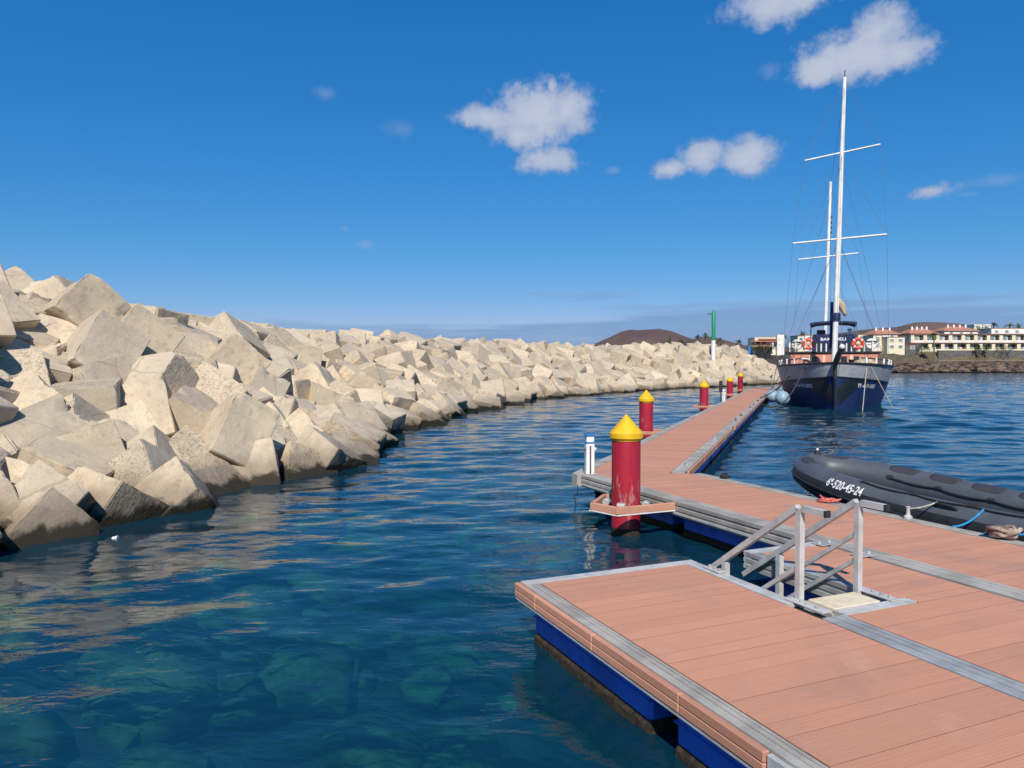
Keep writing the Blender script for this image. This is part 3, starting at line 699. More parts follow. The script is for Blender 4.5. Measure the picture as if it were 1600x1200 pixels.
(-14.05,19.86,3.73,-0.625,-0.772,0.034,0.115,1.23,1.43,1.34,96),(24.43,87.5,0.59,0.033,0.034,-0.937,-0.347,1.7,1.9,1.78,95),(13.23,78.51,1.99,0.388,0.509,0.583,0.502,1.52,1.6,1.83,94),
(26.43,87.01,-0.43,-0.214,0.565,0.771,0.202,1.82,1.56,1.53,94),(31.16,99.65,2.54,-0.502,0.512,0.278,0.64,1.82,1.58,1.82,91),(2.15,68.69,3.43,0.633,-0.099,-0.011,0.767,1.85,1.68,1.79,91),
(34.28,103.12,2.36,0.131,0.752,0.127,0.633,1.75,1.71,1.54,89),(9.25,73.43,2.04,-0.327,0.206,0.912,0.138,1.71,1.82,1.6,89),(20.93,85.39,1.4,0.265,0.73,-0.035,0.629,1.82,1.72,1.59,87),
(26.94,91.1,1.39,0.6,-0.169,-0.774,-0.112,1.85,1.7,1.59,87),(2.62,70.69,3.62,0.013,-0.22,-0.785,0.579,1.66,1.8,1.54,87),(28.84,101.41,3.97,-0.715,-0.432,-0.532,0.139,1.62,1.87,1.74,86),
(28.43,92.86,1.32,-0.26,0.353,-0.682,0.585,1.52,1.8,1.74,86),(37.97,100.92,-0.39,-0.055,0.32,0.58,0.747,1.71,1.78,1.56,86),(12.34,81.05,3.4,0.514,0.124,-0.03,0.848,1.53,1.79,1.57,85),
(21.64,86.74,1.56,-0.458,-0.439,-0.741,0.221,1.59,1.87,1.77,85),(9.59,79.2,3.41,-0.631,-0.655,0.307,0.281,1.73,1.68,1.52,83),(19.27,90.78,3.92,-0.302,0.866,0.185,0.354,1.75,1.63,1.63,83),
(-5.9,29.23,0.59,0.239,0.218,0.023,0.946,1.26,1.27,1.49,83),(6.55,62.32,0.12,-0.374,0.548,-0.133,0.736,1.62,1.86,1.87,83),(29.58,94.11,1.29,-0.585,-0.396,0.494,0.507,1.91,1.61,1.54,82),
(32.35,94.17,-0.03,-0.295,-0.122,0.401,0.859,1.77,1.59,1.8,82),(-9.16,36.15,2.76,-0.499,0.634,-0.543,0.232,1.39,1.38,1.37,81),(9.32,77.51,3.14,-0.17,0.418,-0.732,0.511,1.78,1.81,1.64,81),
(23.03,86.55,0.89,-0.445,-0.424,0.74,0.273,1.82,1.56,1.81,81),(8.22,78.37,3.37,0.826,-0.281,-0.48,0.091,1.76,1.76,1.56,81),(-1.51,62.99,3.37,-0.484,0.704,-0.484,0.19,1.5,1.61,1.83,80),
(-5.38,35.53,0.88,-0.633,0.25,-0.276,0.678,1.43,1.44,1.45,80),(11.08,76.75,2.2,-0.531,-0.727,-0.419,0.121,1.57,1.74,1.85,78),(22.71,88.03,1.65,-0.663,0.705,-0.079,0.237,1.7,1.82,1.81,78),
(-2.72,63.72,3.51,-0.923,-0.187,0.264,0.211,1.5,1.59,1.86,77),(8.1,69.24,1.2,-0.987,-0.03,-0.143,0.06,1.82,1.81,1.6,77),(-1.43,41.84,-0.16,0.592,0.157,0.282,0.738,1.34,1.49,1.43,76),
(5.66,71,2.8,-0.037,-0.719,0.652,0.239,1.66,1.69,1.54,74),(22.11,98.47,4.34,-0.496,-0.619,0.265,0.548,1.87,1.79,1.54,73),(26.53,89.87,0.76,0.658,0.542,0.508,0.124,1.57,1.76,1.76,70),
(35.2,98.58,0.42,0.423,-0.036,-0.742,0.519,1.67,1.66,1.59,70),(14.18,76.17,0.97,0.556,0.577,-0.597,0.039,1.63,1.81,1.89,68),(13.87,84.37,3.6,0.478,0.746,-0.457,-0.081,1.64,1.64,1.84,68),
(26.79,93.28,1.84,-0.632,-0.2,-0.392,0.638,1.64,1.59,1.9,67),(5.65,76.14,3.58,0.37,-0.105,-0.856,0.347,1.58,1.58,1.59,67),(-7.11,37.65,1.86,0.35,0.153,0.1,0.919,1.45,1.41,1.32,67),
(11.18,75.42,1.76,0.386,0.54,-0.421,0.619,1.57,1.86,1.7,66),(22.44,94.63,4.12,-0.682,0.002,-0.046,0.73,1.63,1.72,1.56,65),(-5.62,52.73,3.05,-0.402,0.288,-0.037,0.869,1.5,1.58,1.55,65),
(34.77,97.28,0.02,-0.307,0.341,-0.121,0.88,1.82,1.65,1.83,65),(-6.47,54.21,3.39,0.078,-0.975,0.181,-0.103,1.5,1.52,1.73,64),(11.39,83.28,3.56,0.601,0.101,-0.793,-0.017,1.84,1.77,1.7,64),
(-9.55,14.68,1.31,0.784,-0.532,-0.015,0.32,1.35,1.16,1.21,62),(-8.7,49.06,3.46,0.641,0.105,-0.751,0.119,1.66,1.64,1.43,59),(-11.55,33.64,3.17,-0.032,-0.087,0.462,0.882,1.55,1.39,1.49,57),
(9.72,81.61,3.51,0.61,0.779,-0.124,0.068,1.52,1.86,1.6,54),(-9.24,15.63,1.51,0.673,-0.732,-0.081,0.075,1.27,0.9,1.38,53),(38.69,104.05,0.32,0.146,0.005,-0.821,0.552,1.69,1.54,1.9,53),
(-0.17,57.97,1.91,-0.347,0.549,-0.648,0.397,1.77,1.51,1.78,53),(-1.65,55.59,1.59,-0.797,0.173,-0.296,0.497,1.55,1.72,1.65,53),(-2.69,59.66,3.32,-0.922,0.156,-0.226,0.272,1.83,1.63,1.55,52),
(8.04,65.97,0.39,0.643,0.349,0.562,0.386,1.71,1.61,1.78,51),(27.22,101.55,4.3,0.732,-0.137,0.659,0.105,1.88,1.76,1.55,51),(33.05,106.87,3.86,0.948,0.165,0.115,0.246,1.72,1.55,1.82,50),
(32.25,98.79,1.59,0.524,-0.149,-0.596,0.59,1.75,1.67,1.9,49),(19.62,88.79,3.07,-0.371,0.105,0.467,0.795,1.65,1.58,1.85,48),(15.54,76.15,0.39,0.26,0.052,-0.806,0.528,1.54,1.52,1.84,47),
(36.56,100.15,-0.04,0.2,-0.303,-0.928,-0.08,1.74,1.54,1.54,46),(-6.21,62.33,3.67,0.212,-0.775,-0.357,0.476,1.61,1.61,1.55,46),(39.56,105.07,-0.22,0.392,-0.201,0.898,-0.009,1.88,1.73,1.58,46),
(14.72,88.14,3.94,-0.512,0.434,0.729,0.137,1.77,1.75,1.71,45),(18.67,92.36,4.02,-0.107,-0.898,0.426,0.027,1.65,1.84,1.83,43),(-11.31,29.33,3.32,0.494,0.593,0.616,0.157,1.45,1.45,1.31,43),
(37.27,106.15,1.26,-0.616,0.002,0.672,0.411,1.65,1.69,1.85,43),(-5.14,47.7,2.11,0.452,0.155,0.056,0.876,1.45,1.64,1.7,41),(-5.02,59.15,3.51,-0.647,-0.407,0.47,0.441,1.51,1.66,1.8,41),
(11.14,86.39,3.61,-0.437,-0.655,0.616,-0.014,1.86,1.64,1.69,38),(24.01,90.76,2,0.017,-0.858,0.302,0.416,1.57,1.54,1.86,37),(16.58,87.85,3.93,0.04,-0.471,-0.881,0.005,1.55,1.55,1.58,37),
(-9.69,26.62,2.45,0.085,0.482,0.35,0.799,1.37,1.43,1.52,35),(-12.28,24.13,3.51,-0.665,0.037,0.737,0.12,1.47,1.33,1.36,35),(6.89,79.03,3.65,0.01,-0.963,0.246,-0.107,1.9,1.56,1.53,35),
(35.68,102.23,1.37,-0.474,0.164,0.358,0.788,1.51,1.64,1.53,33),(24.96,99.37,4.34,0.295,-0.405,-0.282,0.818,1.81,1.51,1.68,33),(-7.6,44.62,2.82,0.753,0.562,-0.241,0.245,1.6,1.48,1.46,32),
(28.25,104.86,4.22,-0.25,0.595,-0.291,0.706,1.87,1.81,1.78,30),(23.7,92.82,2.95,0.736,-0.408,-0.226,0.49,1.58,1.74,1.52,30),(28.57,97.01,2.53,-0.643,0.402,-0.638,0.132,1.58,1.54,1.84,30),
(14.89,77.46,1.01,-0.982,0.063,0.164,0.062,1.73,1.61,1.69,29),(37.22,104.57,0.74,-0.817,0.008,0.527,0.233,1.86,1.9,1.84,27),(32.61,101.03,2.08,0.755,-0.422,-0.088,0.494,1.89,1.62,1.75,27),
(32.26,96.19,0.69,0.584,-0.144,-0.486,0.634,1.67,1.69,1.64,27),(-3.13,43.77,0.67,-0.091,0.976,0.144,0.135,1.4,1.37,1.37,26),(32.54,103.92,3.51,0.403,0.254,0.024,0.879,1.61,1.85,1.6,26),
(7.97,80.39,3.55,-0.337,-0.146,-0.796,0.482,1.83,1.55,1.85,25),(-7.75,42.08,2.6,0.287,0.243,0.014,0.927,1.6,1.48,1.54,25),(-6.82,22.86,0.76,0.55,-0.826,-0.002,0.126,1.26,0.96,1.36,24),
(-7.63,53,3.58,-0.161,-0.394,-0.825,0.373,1.48,1.63,1.67,24),(20.75,94.64,3.83,0.264,0.947,0.15,-0.1,1.54,1.78,1.71,23),(34.98,100.02,0.62,-0.858,0.376,-0.282,0.209,1.53,1.65,1.79,23),
(30.74,102.18,3.58,0.466,-0.029,0.801,0.374,1.61,1.86,1.53,22),(7.43,75.9,3.16,-0.359,0.345,0.035,0.867,1.61,1.51,1.56,22),(10.77,70.42,0.49,-0.882,0.006,-0.212,0.421,1.71,1.56,1.91,21),
(-10.42,24.36,2.86,0.736,0.433,-0.397,0.336,1.43,1.48,1.28,21),(37.77,109.06,1.76,-0.246,0.08,0.088,0.962,1.78,1.89,1.62,20),(33.96,104.77,2.71,-0.424,-0.709,-0.181,0.533,1.88,1.9,1.8,19),
(11.19,81.88,3.49,0.558,0.532,0.448,0.452,1.61,1.67,1.82,18),(17.63,86.11,2.91,-0.107,-0.571,-0.193,0.79,1.84,1.53,1.56,18),(-11.59,32.17,3.15,0.494,-0.34,0.005,0.8,1.4,1.31,1.55,18),
(30.86,97.59,1.93,-0.038,-0.694,0.644,0.319,1.69,1.83,1.65,17),(-2.29,53.05,1.54,-0.086,-0.506,0.83,0.217,1.69,1.79,1.51,17),(39.07,109.65,0.83,0.714,-0.021,0.078,0.696,1.73,1.62,1.83,16),
(24.9,97.59,3.95,0.04,-0.846,0.356,-0.394,1.75,1.62,1.67,16),(-6.48,47.26,2.64,0.132,-0.736,0.187,0.637,1.37,1.73,1.66,15),(11.39,79.98,3.09,0.063,0.188,0.639,0.743,1.85,1.82,1.8,14),
(-9.49,42.99,3.21,-0.709,0.273,0.604,0.24,1.69,1.41,1.48,14),(-7.27,12.32,-0.28,0.34,-0.507,0.294,0.735,1.36,1.24,1.31,14),(21.21,83.4,0.64,0.507,0.699,0.478,0.158,1.77,1.6,1.81,14),
(8.29,82.64,3.7,-0.366,0.131,-0.697,0.602,1.72,1.71,1.7,13),(1.34,57.61,0.83,0.3,-0.235,0.593,0.709,1.46,1.59,1.66,13),(19.58,84.8,1.64,-0.757,0.065,0.586,0.281,1.57,1.62,1.8,13),
(29.79,104.05,4.04,-0.001,-0.348,-0.773,0.53,1.76,1.81,1.6,12),(-8.38,55.58,3.53,-0.191,-0.344,0.845,-0.363,1.78,1.79,1.58,12),(5.42,74.51,3.36,-0.537,-0.365,0.398,0.648,1.84,1.91,1.78,12),
(-10.34,12.92,2.27,-0.62,0.223,-0.043,0.751,1.34,1.39,1.27,12),(20.16,92.93,3.74,-0.5,-0.612,0.44,0.426,1.59,1.75,1.55,12),(-12.22,30.99,3.61,0.416,0.765,0.231,0.434,1.28,1.26,1.32,11),
(12.16,84.61,3.83,0.99,0.005,0.004,0.141,1.78,1.69,1.73,11),(-13.38,40.66,3.55,0.485,-0.75,-0.177,0.413,1.36,1.54,1.62,10),(-10.54,28.34,2.88,-0.138,0.274,-0.077,0.949,1.53,1.51,1.42,10),
(29.79,92.81,0.71,-0.192,0.959,0.108,-0.178,1.81,1.59,1.57,10),(-7.21,30,1.13,0.547,0.66,0.464,0.223,1.4,1.33,1.44,8),(-12.55,36.27,3.51,0.081,-0.282,-0.691,0.661,1.37,1.45,1.4,8),
(2.18,72.38,3.6,0.992,0.123,0.035,0.001,1.6,1.73,1.61,8),(29.47,98.52,2.67,0.218,-0.767,-0.568,0.204,1.73,1.53,1.73,8),(18.62,94.44,3.88,0.833,-0.346,0.15,0.405,1.65,1.82,1.83,7),
(0.47,68.23,3.43,0.859,0.258,0.421,0.13,1.82,1.73,1.76,7),(-3.42,65.53,3.51,0.978,-0.081,0.141,0.131,1.87,1.91,1.56,6),(26.53,99.21,3.96,0.104,0.778,-0.2,0.586,1.9,1.89,1.71,6),
(10.73,85.03,3.5,0.928,0.358,0.104,-0.003,1.8,1.61,1.53,6),(22.42,96.04,3.83,0.057,-0.5,0.793,0.343,1.53,1.8,1.56,6),(-12.36,39.89,3.43,0.044,-0.863,0.462,-0.2,1.34,1.54,1.38,6),
(27.03,105.7,4.26,-0.971,0.069,0.123,0.191,1.89,1.77,1.9,5),(-1.03,49.45,0.46,-0.469,-0.203,-0.683,0.522,1.58,1.52,1.57,5),(-11.2,41.05,3.53,0.046,0.536,0.841,0.059,1.46,1.36,1.52,5),
(6.87,77.51,3.24,-0.882,-0.077,-0.04,0.464,1.52,1.71,1.9,4),(-5.77,57.73,3.2,-0.434,-0.791,0.431,-0.013,1.82,1.51,1.67,4),(0.75,71.71,3.57,0.049,0.064,-0.093,0.992,1.58,1.69,1.82,4),
(35.8,103.91,1.39,0.022,0.801,0.414,0.433,1.73,1.8,1.74,3),(19.43,95.87,3.89,-0.293,-0.287,-0.404,0.818,1.79,1.83,1.63,3),(-3.03,61.2,3.38,0.384,-0.637,-0.601,0.291,1.53,1.6,1.63,3),
(28.31,99.95,3.84,0.311,0.161,-0.713,0.607,1.69,1.73,1.71,3),(6.67,80.9,3.32,0.363,0.345,-0.501,0.706,1.64,1.66,1.53,3),(-2.45,42.76,0.37,-0.388,0.307,-0.126,0.86,1.66,1.35,1.34,3),
(18.3,82.99,1.52,0.179,0.204,-0.047,0.961,1.68,1.71,1.67,2),(30.79,106.48,4.1,0.864,0.309,0.256,0.304,1.9,1.6,1.61,2),(34.55,108.68,3.25,0.224,-0.621,-0.741,0.127,1.87,1.64,1.75,1),
(15.51,86.64,3.88,-0.581,-0.017,-0.345,0.737,1.77,1.62,1.71,1),(-3.98,48.59,1.71,-0.638,-0.694,-0.193,0.272,1.51,1.46,1.4,1),(-11.95,25.65,3.29,-0.703,-0.125,0.236,0.659,1.4,1.25,1.4,1),
(-7.73,46.83,3.03,-0.478,-0.023,0.648,0.593,1.4,1.39,1.59,1),(-11.95,18.26,2.73,0.563,-0.737,0.141,0.347,1.09,0.9,1.18,0),(-11.15,16.11,2.29,0.543,-0.745,-0.022,0.386,0.85,0.85,1.37,0),
(-13.64,24.4,3.67,-0.408,0.844,0.277,-0.21,1.49,1.33,1.28,0),(-9.56,19.75,2.47,0.587,-0.745,0.04,0.315,1.3,0.85,1.38,0),(-7.22,17.17,0.55,-0.213,0.698,0.669,-0.139,1.35,1.28,0.85,0),
(40.23,112.44,0.01,-0.469,-0.378,0.798,-0.025,1.75,1.75,1.78,0),(39.3,115.16,-0.26,-0.458,0.295,-0.04,0.838,1.54,1.64,1.71,0),(31.14,105.04,3.84,0.08,-0.009,-0.039,0.996,1.58,1.53,1.88,0),
(2.73,74.97,3.34,0.738,0.303,0.599,-0.071,1.81,1.57,1.58,0),(-11.6,-1.11,0.76,0.006,-0.28,0.953,-0.116,1.35,1.39,1.22,0),(-14.96,19.82,3.78,-0.036,-0.51,0.858,-0.045,1.16,1.4,1.41,0),
(-3.96,62.4,3.27,0.522,-0.24,-0.394,0.718,1.52,1.53,1.56,0),(36.52,109.88,1.98,0.582,0.758,0.151,0.254,1.74,1.86,1.77,0),(35.69,105.98,1.99,0.911,-0.063,-0.324,0.248,1.51,1.84,1.89,0),
(30.87,108.17,4.06,0.289,-0.193,0.936,-0.052,1.69,1.87,1.72,0),(26.42,103.48,4.13,-0.725,0.649,-0.212,-0.092,1.75,1.65,1.7,0),(-19.08,4.5,3.73,0.963,0.029,0.028,0.267,1.25,1.39,1.26,0),
(-17.73,6.82,3.91,-0.655,-0.557,-0.181,0.477,1.13,1.25,1.25,0),(26.18,100.65,3.91,0.162,0.449,0.523,0.706,1.85,1.87,1.59,0),(29.26,107.1,3.93,0.002,0.128,-0.392,0.911,1.81,1.8,1.67,0),
(-17.71,0.39,3.54,-0.344,0.447,-0.668,0.485,1.2,1.27,1.37,0),(-15.44,30.31,3.36,0.006,0.392,-0.679,0.621,1.43,1.34,1.27,0),(-12.23,42.1,3.51,-0.627,0.107,-0.096,0.765,1.49,1.35,1.42,0),
(-16.04,12.6,3.93,-0.001,-0.237,0.046,0.97,1.38,1.25,1.36,0),(-10.81,9.7,2.04,-0.299,0.746,0.585,-0.112,1.36,1.29,1.14,0),(-19.37,-0.55,3.96,-0.619,-0.355,-0.612,0.34,1.26,1.24,1.38,0),
(-15.07,33.9,3.35,0.442,0.449,-0.337,0.7,1.59,1.56,1.58,0),(-14.19,10.69,3.92,0.817,-0.311,0.108,0.473,1.17,1.14,1.33,0),(-12.19,22.04,2.99,-0.959,-0.022,0.097,0.266,1.23,1.31,1.38,0),
(0.4,70.25,3.53,0.578,-0.816,0.015,0.02,1.55,1.76,1.63,0),(29.36,110.05,3.95,0.086,-0.983,0.021,0.16,1.54,1.58,1.61,0),(-13.61,0.28,1.86,0.559,-0.678,0.028,0.477,1.21,1.34,1.4,0),
(-14.61,1.55,2.7,0.65,-0.32,-0.683,-0.091,1.31,1.31,1.18,0),(35.28,110.13,2.7,0.778,0.124,0.614,0.059,1.63,1.52,1.68,0),(-4.48,64.49,3.37,-0.098,0.002,0.811,0.576,1.57,1.77,1.68,0),
(38.5,107.3,0.69,-0.811,0.065,-0.434,0.387,1.63,1.78,1.7,0),(-15.44,18.75,3.65,0.699,-0.032,0.709,0.085,1.17,1.23,1.23,0),(31.84,114.54,4.09,-0.053,0.209,-0.637,0.74,1.56,1.56,1.63,0),
(35.44,113.29,2.38,-0.054,0.292,0.733,0.613,1.52,1.61,1.56,0),(23.76,100.07,3.98,-0.192,0.093,0.976,-0.05,1.58,1.56,1.52,0),(-20.02,0.15,3.97,0.506,-0.483,0.541,0.467,1.23,1.3,1.4,0),
(-18.47,7.53,3.88,-0.165,-0.714,0.667,0.134,1.19,1.32,1.35,0),(15.68,91.82,3.92,0.058,-0.739,0.67,-0.048,1.66,1.86,1.51,0),(30.83,109.66,4.08,-0.156,0.985,0.057,0.044,1.8,1.81,1.85,0),
(-13.73,35.3,3.59,0.013,0.282,0.959,0.006,1.55,1.56,1.51,0),(-9.8,10.94,1.33,-0.806,0.062,-0.327,0.49,1.18,1.33,1.23,0),(-10.49,49.08,3.26,0.247,-0.862,0.231,-0.376,1.52,1.58,1.73,0),
(-12.26,15.32,3.3,0.571,0.125,-0.566,0.582,1.14,1.14,1.34,0),(-12.61,16.02,3.83,0.705,-0.608,-0.307,0.197,1.22,1.33,1.25,0),(29.15,114.37,4.09,0.759,-0.385,-0.483,0.204,1.59,1.9,1.69,0),
(-7.38,18.13,0.65,-0.384,0.576,0.684,-0.229,1.31,1.21,1.18,0),(4.21,76.01,3.42,-0.424,-0.044,-0.897,0.112,1.57,1.57,1.63,0),(13.27,86.08,3.64,0.526,0.197,-0.731,0.387,1.55,1.77,1.66,0),
(-19.25,8.22,3.77,-0.155,0.576,-0.55,0.585,1.14,1.3,1.2,0),(-18.95,1.22,3.68,-0.051,0.407,0.897,0.166,1.14,1.21,1.16,0),(34.06,113.76,3.05,0.966,0.04,0.212,0.139,1.73,1.88,1.81,0),
(-15.49,0.51,2.99,0.262,-0.185,-0.867,0.382,1.27,1.28,1.35,0),(-21.18,0.98,4.03,0.157,0.501,0.604,0.599,1.31,1.12,1.13,0),(-16.59,7.27,3.85,-0.639,-0.061,-0.115,0.758,1.4,1.33,1.39,0),
(-12.85,1.14,1.75,0.43,0.662,-0.246,0.563,1.32,1.27,1.25,0),(-1.18,68.06,3.31,-0.729,-0.495,-0.471,-0.04,1.6,1.67,1.74,0),(28.56,103.17,3.89,0.192,-0.017,-0.103,0.976,1.6,1.63,1.67,0),
(33.22,110.77,3.87,-0.172,0.294,0.81,-0.478,1.72,1.73,1.64,0),(32.39,109.52,3.9,-0.383,-0.693,-0.15,0.592,1.57,1.61,1.81,0),(-1.92,66.78,3.24,0.9,0.398,0.178,0.02,1.55,1.62,1.75,0),
(-14.72,32.39,3.35,0.377,0.652,0.276,0.598,1.46,1.33,1.43,0),(-15.8,9.68,3.92,0.069,-0.994,0.089,0.014,1.35,1.36,1.34,0),(-9.59,50.12,3.48,-0.175,0.212,-0.671,0.688,1.57,1.61,1.54,0),
(-15.12,4.53,3.62,0.852,0.29,0.133,0.415,1.33,1.4,1.27,0),(-11.64,19.48,3.08,-0.725,0.572,0.296,0.243,1.4,1.2,1.4,0),(36.75,107.89,2.08,-0.613,0.102,-0.247,0.743,1.6,1.56,1.8,0),
(-18.13,5.85,3.97,0.145,0.734,-0.302,0.591,1.22,1.35,1.18,0),(-14.53,7.44,3.26,0.03,-0.297,-0.002,0.955,1.36,1.15,1.37,0),(-8.32,23.54,1.56,0.404,0.864,0.007,0.302,1.19,1.4,1.21,0),
(-0.55,52.56,0.65,-0.923,0.055,-0.229,0.304,1.57,1.62,1.41,0),(-13.87,28.4,3.69,-0.057,0.022,-0.639,0.767,1.25,1.41,1.42,0),(-19.57,2.23,3.64,-0.537,-0.665,0.496,0.152,1.36,1.17,1.25,0),
(30.03,112.75,3.98,-0.268,-0.607,0.723,-0.193,1.79,1.78,1.66,0),(-15.11,17.9,3.81,0.168,0.02,-0.045,0.985,1.38,1.36,1.19,0),(-4.72,61.04,3.42,0.714,-0.149,0.005,0.684,1.81,1.61,1.79,0),
(-16.07,2.98,3.45,-0.629,0.513,0.506,0.29,1.27,1.26,1.2,0),(-9.11,51.65,3.31,0.236,-0.196,-0.661,0.685,1.55,1.48,1.6,0),(38.99,111.57,0.43,0.19,-0.707,0.615,-0.293,1.8,1.59,1.75,0),
(-13.72,20.94,2.99,0.002,0.166,0.984,0.071,1.22,1.4,1.28,0),(-9.41,23.25,1.99,-0.233,-0.194,0.951,0.051,1.4,1.24,1.4,0),(-16.74,5.78,3.97,0.18,0.702,0.115,0.679,1.35,1.16,1.32,0),
(-14.14,13.84,4.01,0.579,0.78,0.204,-0.118,1.2,1.16,1.2,0),(-12.97,38.82,3.55,0.179,-0.819,0.522,-0.161,1.35,1.36,1.48,0),(13.41,89.05,3.71,-0.689,0.517,-0.399,0.313,1.61,1.85,1.7,0),
(-13.37,9.41,3.13,0.511,-0.693,-0.347,0.37,1.17,1.26,1.38,0),(-17.54,4.28,3.88,-0.264,-0.615,0.113,0.734,1.25,1.32,1.36,0),(38.22,113.11,0.61,0.013,0.818,0.406,-0.406,1.6,1.78,1.87,0),
(31.27,112.11,4.19,0.471,0.819,0.314,0.095,1.61,1.53,1.74,0),(36.99,114.43,1.26,0.212,0.202,-0.626,0.722,1.54,1.62,1.7,0),(-13.34,32.84,3.33,-0.145,-0.517,0.159,0.828,1.4,1.3,1.57,0),
(-8.13,9.49,0.46,-0.646,0.455,-0.292,0.538,1.37,1.19,1.14,0),(16.94,93.73,3.79,-0.04,-0.742,0.657,-0.129,1.91,1.82,1.62,0),(-15.63,5.3,3.47,0.962,0.063,0.093,0.247,1.23,1.3,1.19,0),
(-10.98,36.46,3.21,-0.287,0.04,0.002,0.957,1.31,1.41,1.43,0),(15.65,89.2,3.6,0.119,0.24,-0.853,0.447,1.77,1.78,1.53,0),(-10.64,43.86,3.43,-0.029,0.946,0.323,-0.013,1.56,1.4,1.69,0),
(-14.65,23.49,3.63,0.234,0.335,0.658,0.632,1.31,1.32,1.44,0),(-13.1,34.27,3.33,-0.004,0.195,0.668,0.718,1.29,1.58,1.5,0),(34.26,106.46,2.85,-0.974,-0.088,-0.211,0.006,1.81,1.9,1.91,0),
(-11.59,-2.05,0.28,-0.78,0.342,0.406,0.331,1.12,1.26,1.33,0),(-20.28,4.61,3.65,-0.699,0.381,0.449,0.406,1.21,1.24,1.21,0),(-12.65,44.63,3.48,-0.514,0.006,-0.001,0.858,1.65,1.7,1.46,0),
(-9,21.93,2.2,0.162,0.062,-0.376,0.91,1.46,1.39,1.2,0),(-10.14,9.65,1.28,0.116,0.799,0.296,0.51,1.33,1.38,1.41,0),(-12.63,7.07,2.32,0.93,0.042,0.263,0.252,1.17,1.12,1.13,0),
(-9.6,8.71,1.1,-0.932,-0.124,-0.323,0.104,1.28,1.4,1.37,0),(-15.85,28.14,3.42,0.112,-0.134,0.459,0.871,1.36,1.39,1.4,0),(5.33,79.51,3.31,0.018,-0.007,0.247,0.969,1.82,1.54,1.88,0),
(-11.24,20.51,3.11,-0.675,0.121,-0.115,0.719,1.46,1.44,1.22,0),(-17.66,11.92,3.76,-0.022,0.255,0.951,-0.174,1.24,1.3,1.14,0),(-10.73,19.53,2.57,0.785,0.006,-0.571,-0.24,1.28,1.19,1.16,0),
(-16.33,11.43,3.89,0.588,0.432,-0.677,-0.103,1.2,1.13,1.15,0),(-8.92,19.19,1.59,0.29,-0.405,0.454,0.739,1.35,1.43,1.44,0),(-16.29,-1.1,3.17,-0.639,-0.73,-0.128,0.206,1.34,1.14,1.17,0),
(-13.26,4.33,2.33,0.079,0.865,-0.153,0.471,1.14,1.25,1.27,0),(9.47,84.23,3.37,0.274,-0.503,0.773,0.272,1.82,1.84,1.56,0),(-12.68,21.59,3.23,-0.107,-0.431,0.845,0.298,1.4,1.48,1.39,0),
(-7,56.14,3.3,0.216,-0.635,0.262,0.694,1.79,1.82,1.5,0),(-13.72,-2.52,1.46,0.453,-0.504,-0.236,0.697,1.27,1.17,1.17,0),(-15.86,21.91,3.87,0.503,-0.09,0.856,-0.078,1.43,1.4,1.33,0),
(32.66,105.52,3.45,0.819,0.27,0.131,0.488,1.75,1.79,1.72,0),(-1.02,70.12,3.33,-0.193,0.509,0.802,-0.243,1.86,1.73,1.6,0),(-20.01,3.21,3.87,0.608,-0.749,0.264,-0.001,1.41,1.19,1.15,0),
(-13.04,10.91,3.22,0.834,0.148,0.28,0.452,1.27,1.21,1.26,0),(-9.24,53.9,3.21,-0.417,0.435,-0.56,0.569,1.42,1.47,1.58,0),(-11.4,5,1.69,-0.82,-0.473,0.301,0.113,1.36,1.24,1.35,0),
(-15.59,16.29,3.74,0.412,-0.394,-0.371,0.733,1.39,1.17,1.35,0),(-18.35,10.64,4.05,0.073,-0.365,-0.903,0.214,1.15,1.3,1.36,0),(-16.68,8.69,3.91,-0.326,-0.55,-0.724,-0.258,1.35,1.38,1.37,0),
(-7.74,18.77,1.3,-0.822,-0.141,0.033,0.551,1.18,1.15,1.16,0),(-15.75,7.8,3.83,-0.028,0.639,0.724,0.258,1.27,1.39,1.15,0),(36.89,111.34,1.97,0.886,0.012,0.335,0.32,1.64,1.87,1.75,0),
(35.39,115.76,2.21,-0.535,-0.542,0.615,-0.203,1.86,1.59,1.86,0),(33.58,112.34,3.42,-0.553,-0.594,0.346,0.471,1.84,1.72,1.54,0),(40.13,110.3,0.08,0.75,-0.275,-0.479,0.365,1.54,1.51,1.62,0),
(38.81,116.69,0.05,-0.261,-0.073,0.962,0.041,1.78,1.91,1.83,0),(-17.02,-0.39,3.25,-0.715,0.215,-0.021,0.665,1.14,1.21,1.35,0),(-16.81,10.04,3.95,0.707,0.506,-0.444,0.215,1.33,1.38,1.35,0),
(-12.04,7.88,2.27,0.802,0.117,0.195,0.552,1.25,1.32,1.35,0),(-17.83,9.03,4.06,-0.812,0.498,-0.223,0.208,1.29,1.14,1.13,0),(-6.96,14.69,-0.06,0.866,-0.421,-0.041,0.267,1.15,1.29,1.26,0),
(-14.15,18.25,4.04,0.572,0.73,0.363,0.086,1.34,1.18,1.21,0),(-19.13,5.4,3.75,0.684,-0.639,-0.301,0.184,1.28,1.36,1.38,0),(-18.29,3.1,3.81,-0.019,0.82,0.054,0.569,1.19,1.3,1.25,0),
(-14.72,21.42,3.13,0.217,-0.705,-0.019,0.675,1.41,1.45,1.22,0),(-13.53,6.32,2.91,0.677,-0.245,0.336,0.607,1.16,1.25,1.22,0),(-13.92,11.65,3.44,-0.011,0.162,0.01,0.987,1.36,1.26,1.4,0),
(15.08,90.47,3.86,-0.37,-0.784,0.39,0.311,1.81,1.68,1.89,0),(-11.94,1.28,1.41,-0.31,-0.755,0.337,0.469,1.16,1.39,1.35,0),(-13.22,5.14,2.73,0.813,0.183,0.487,0.261,1.33,1.36,1.36,0),
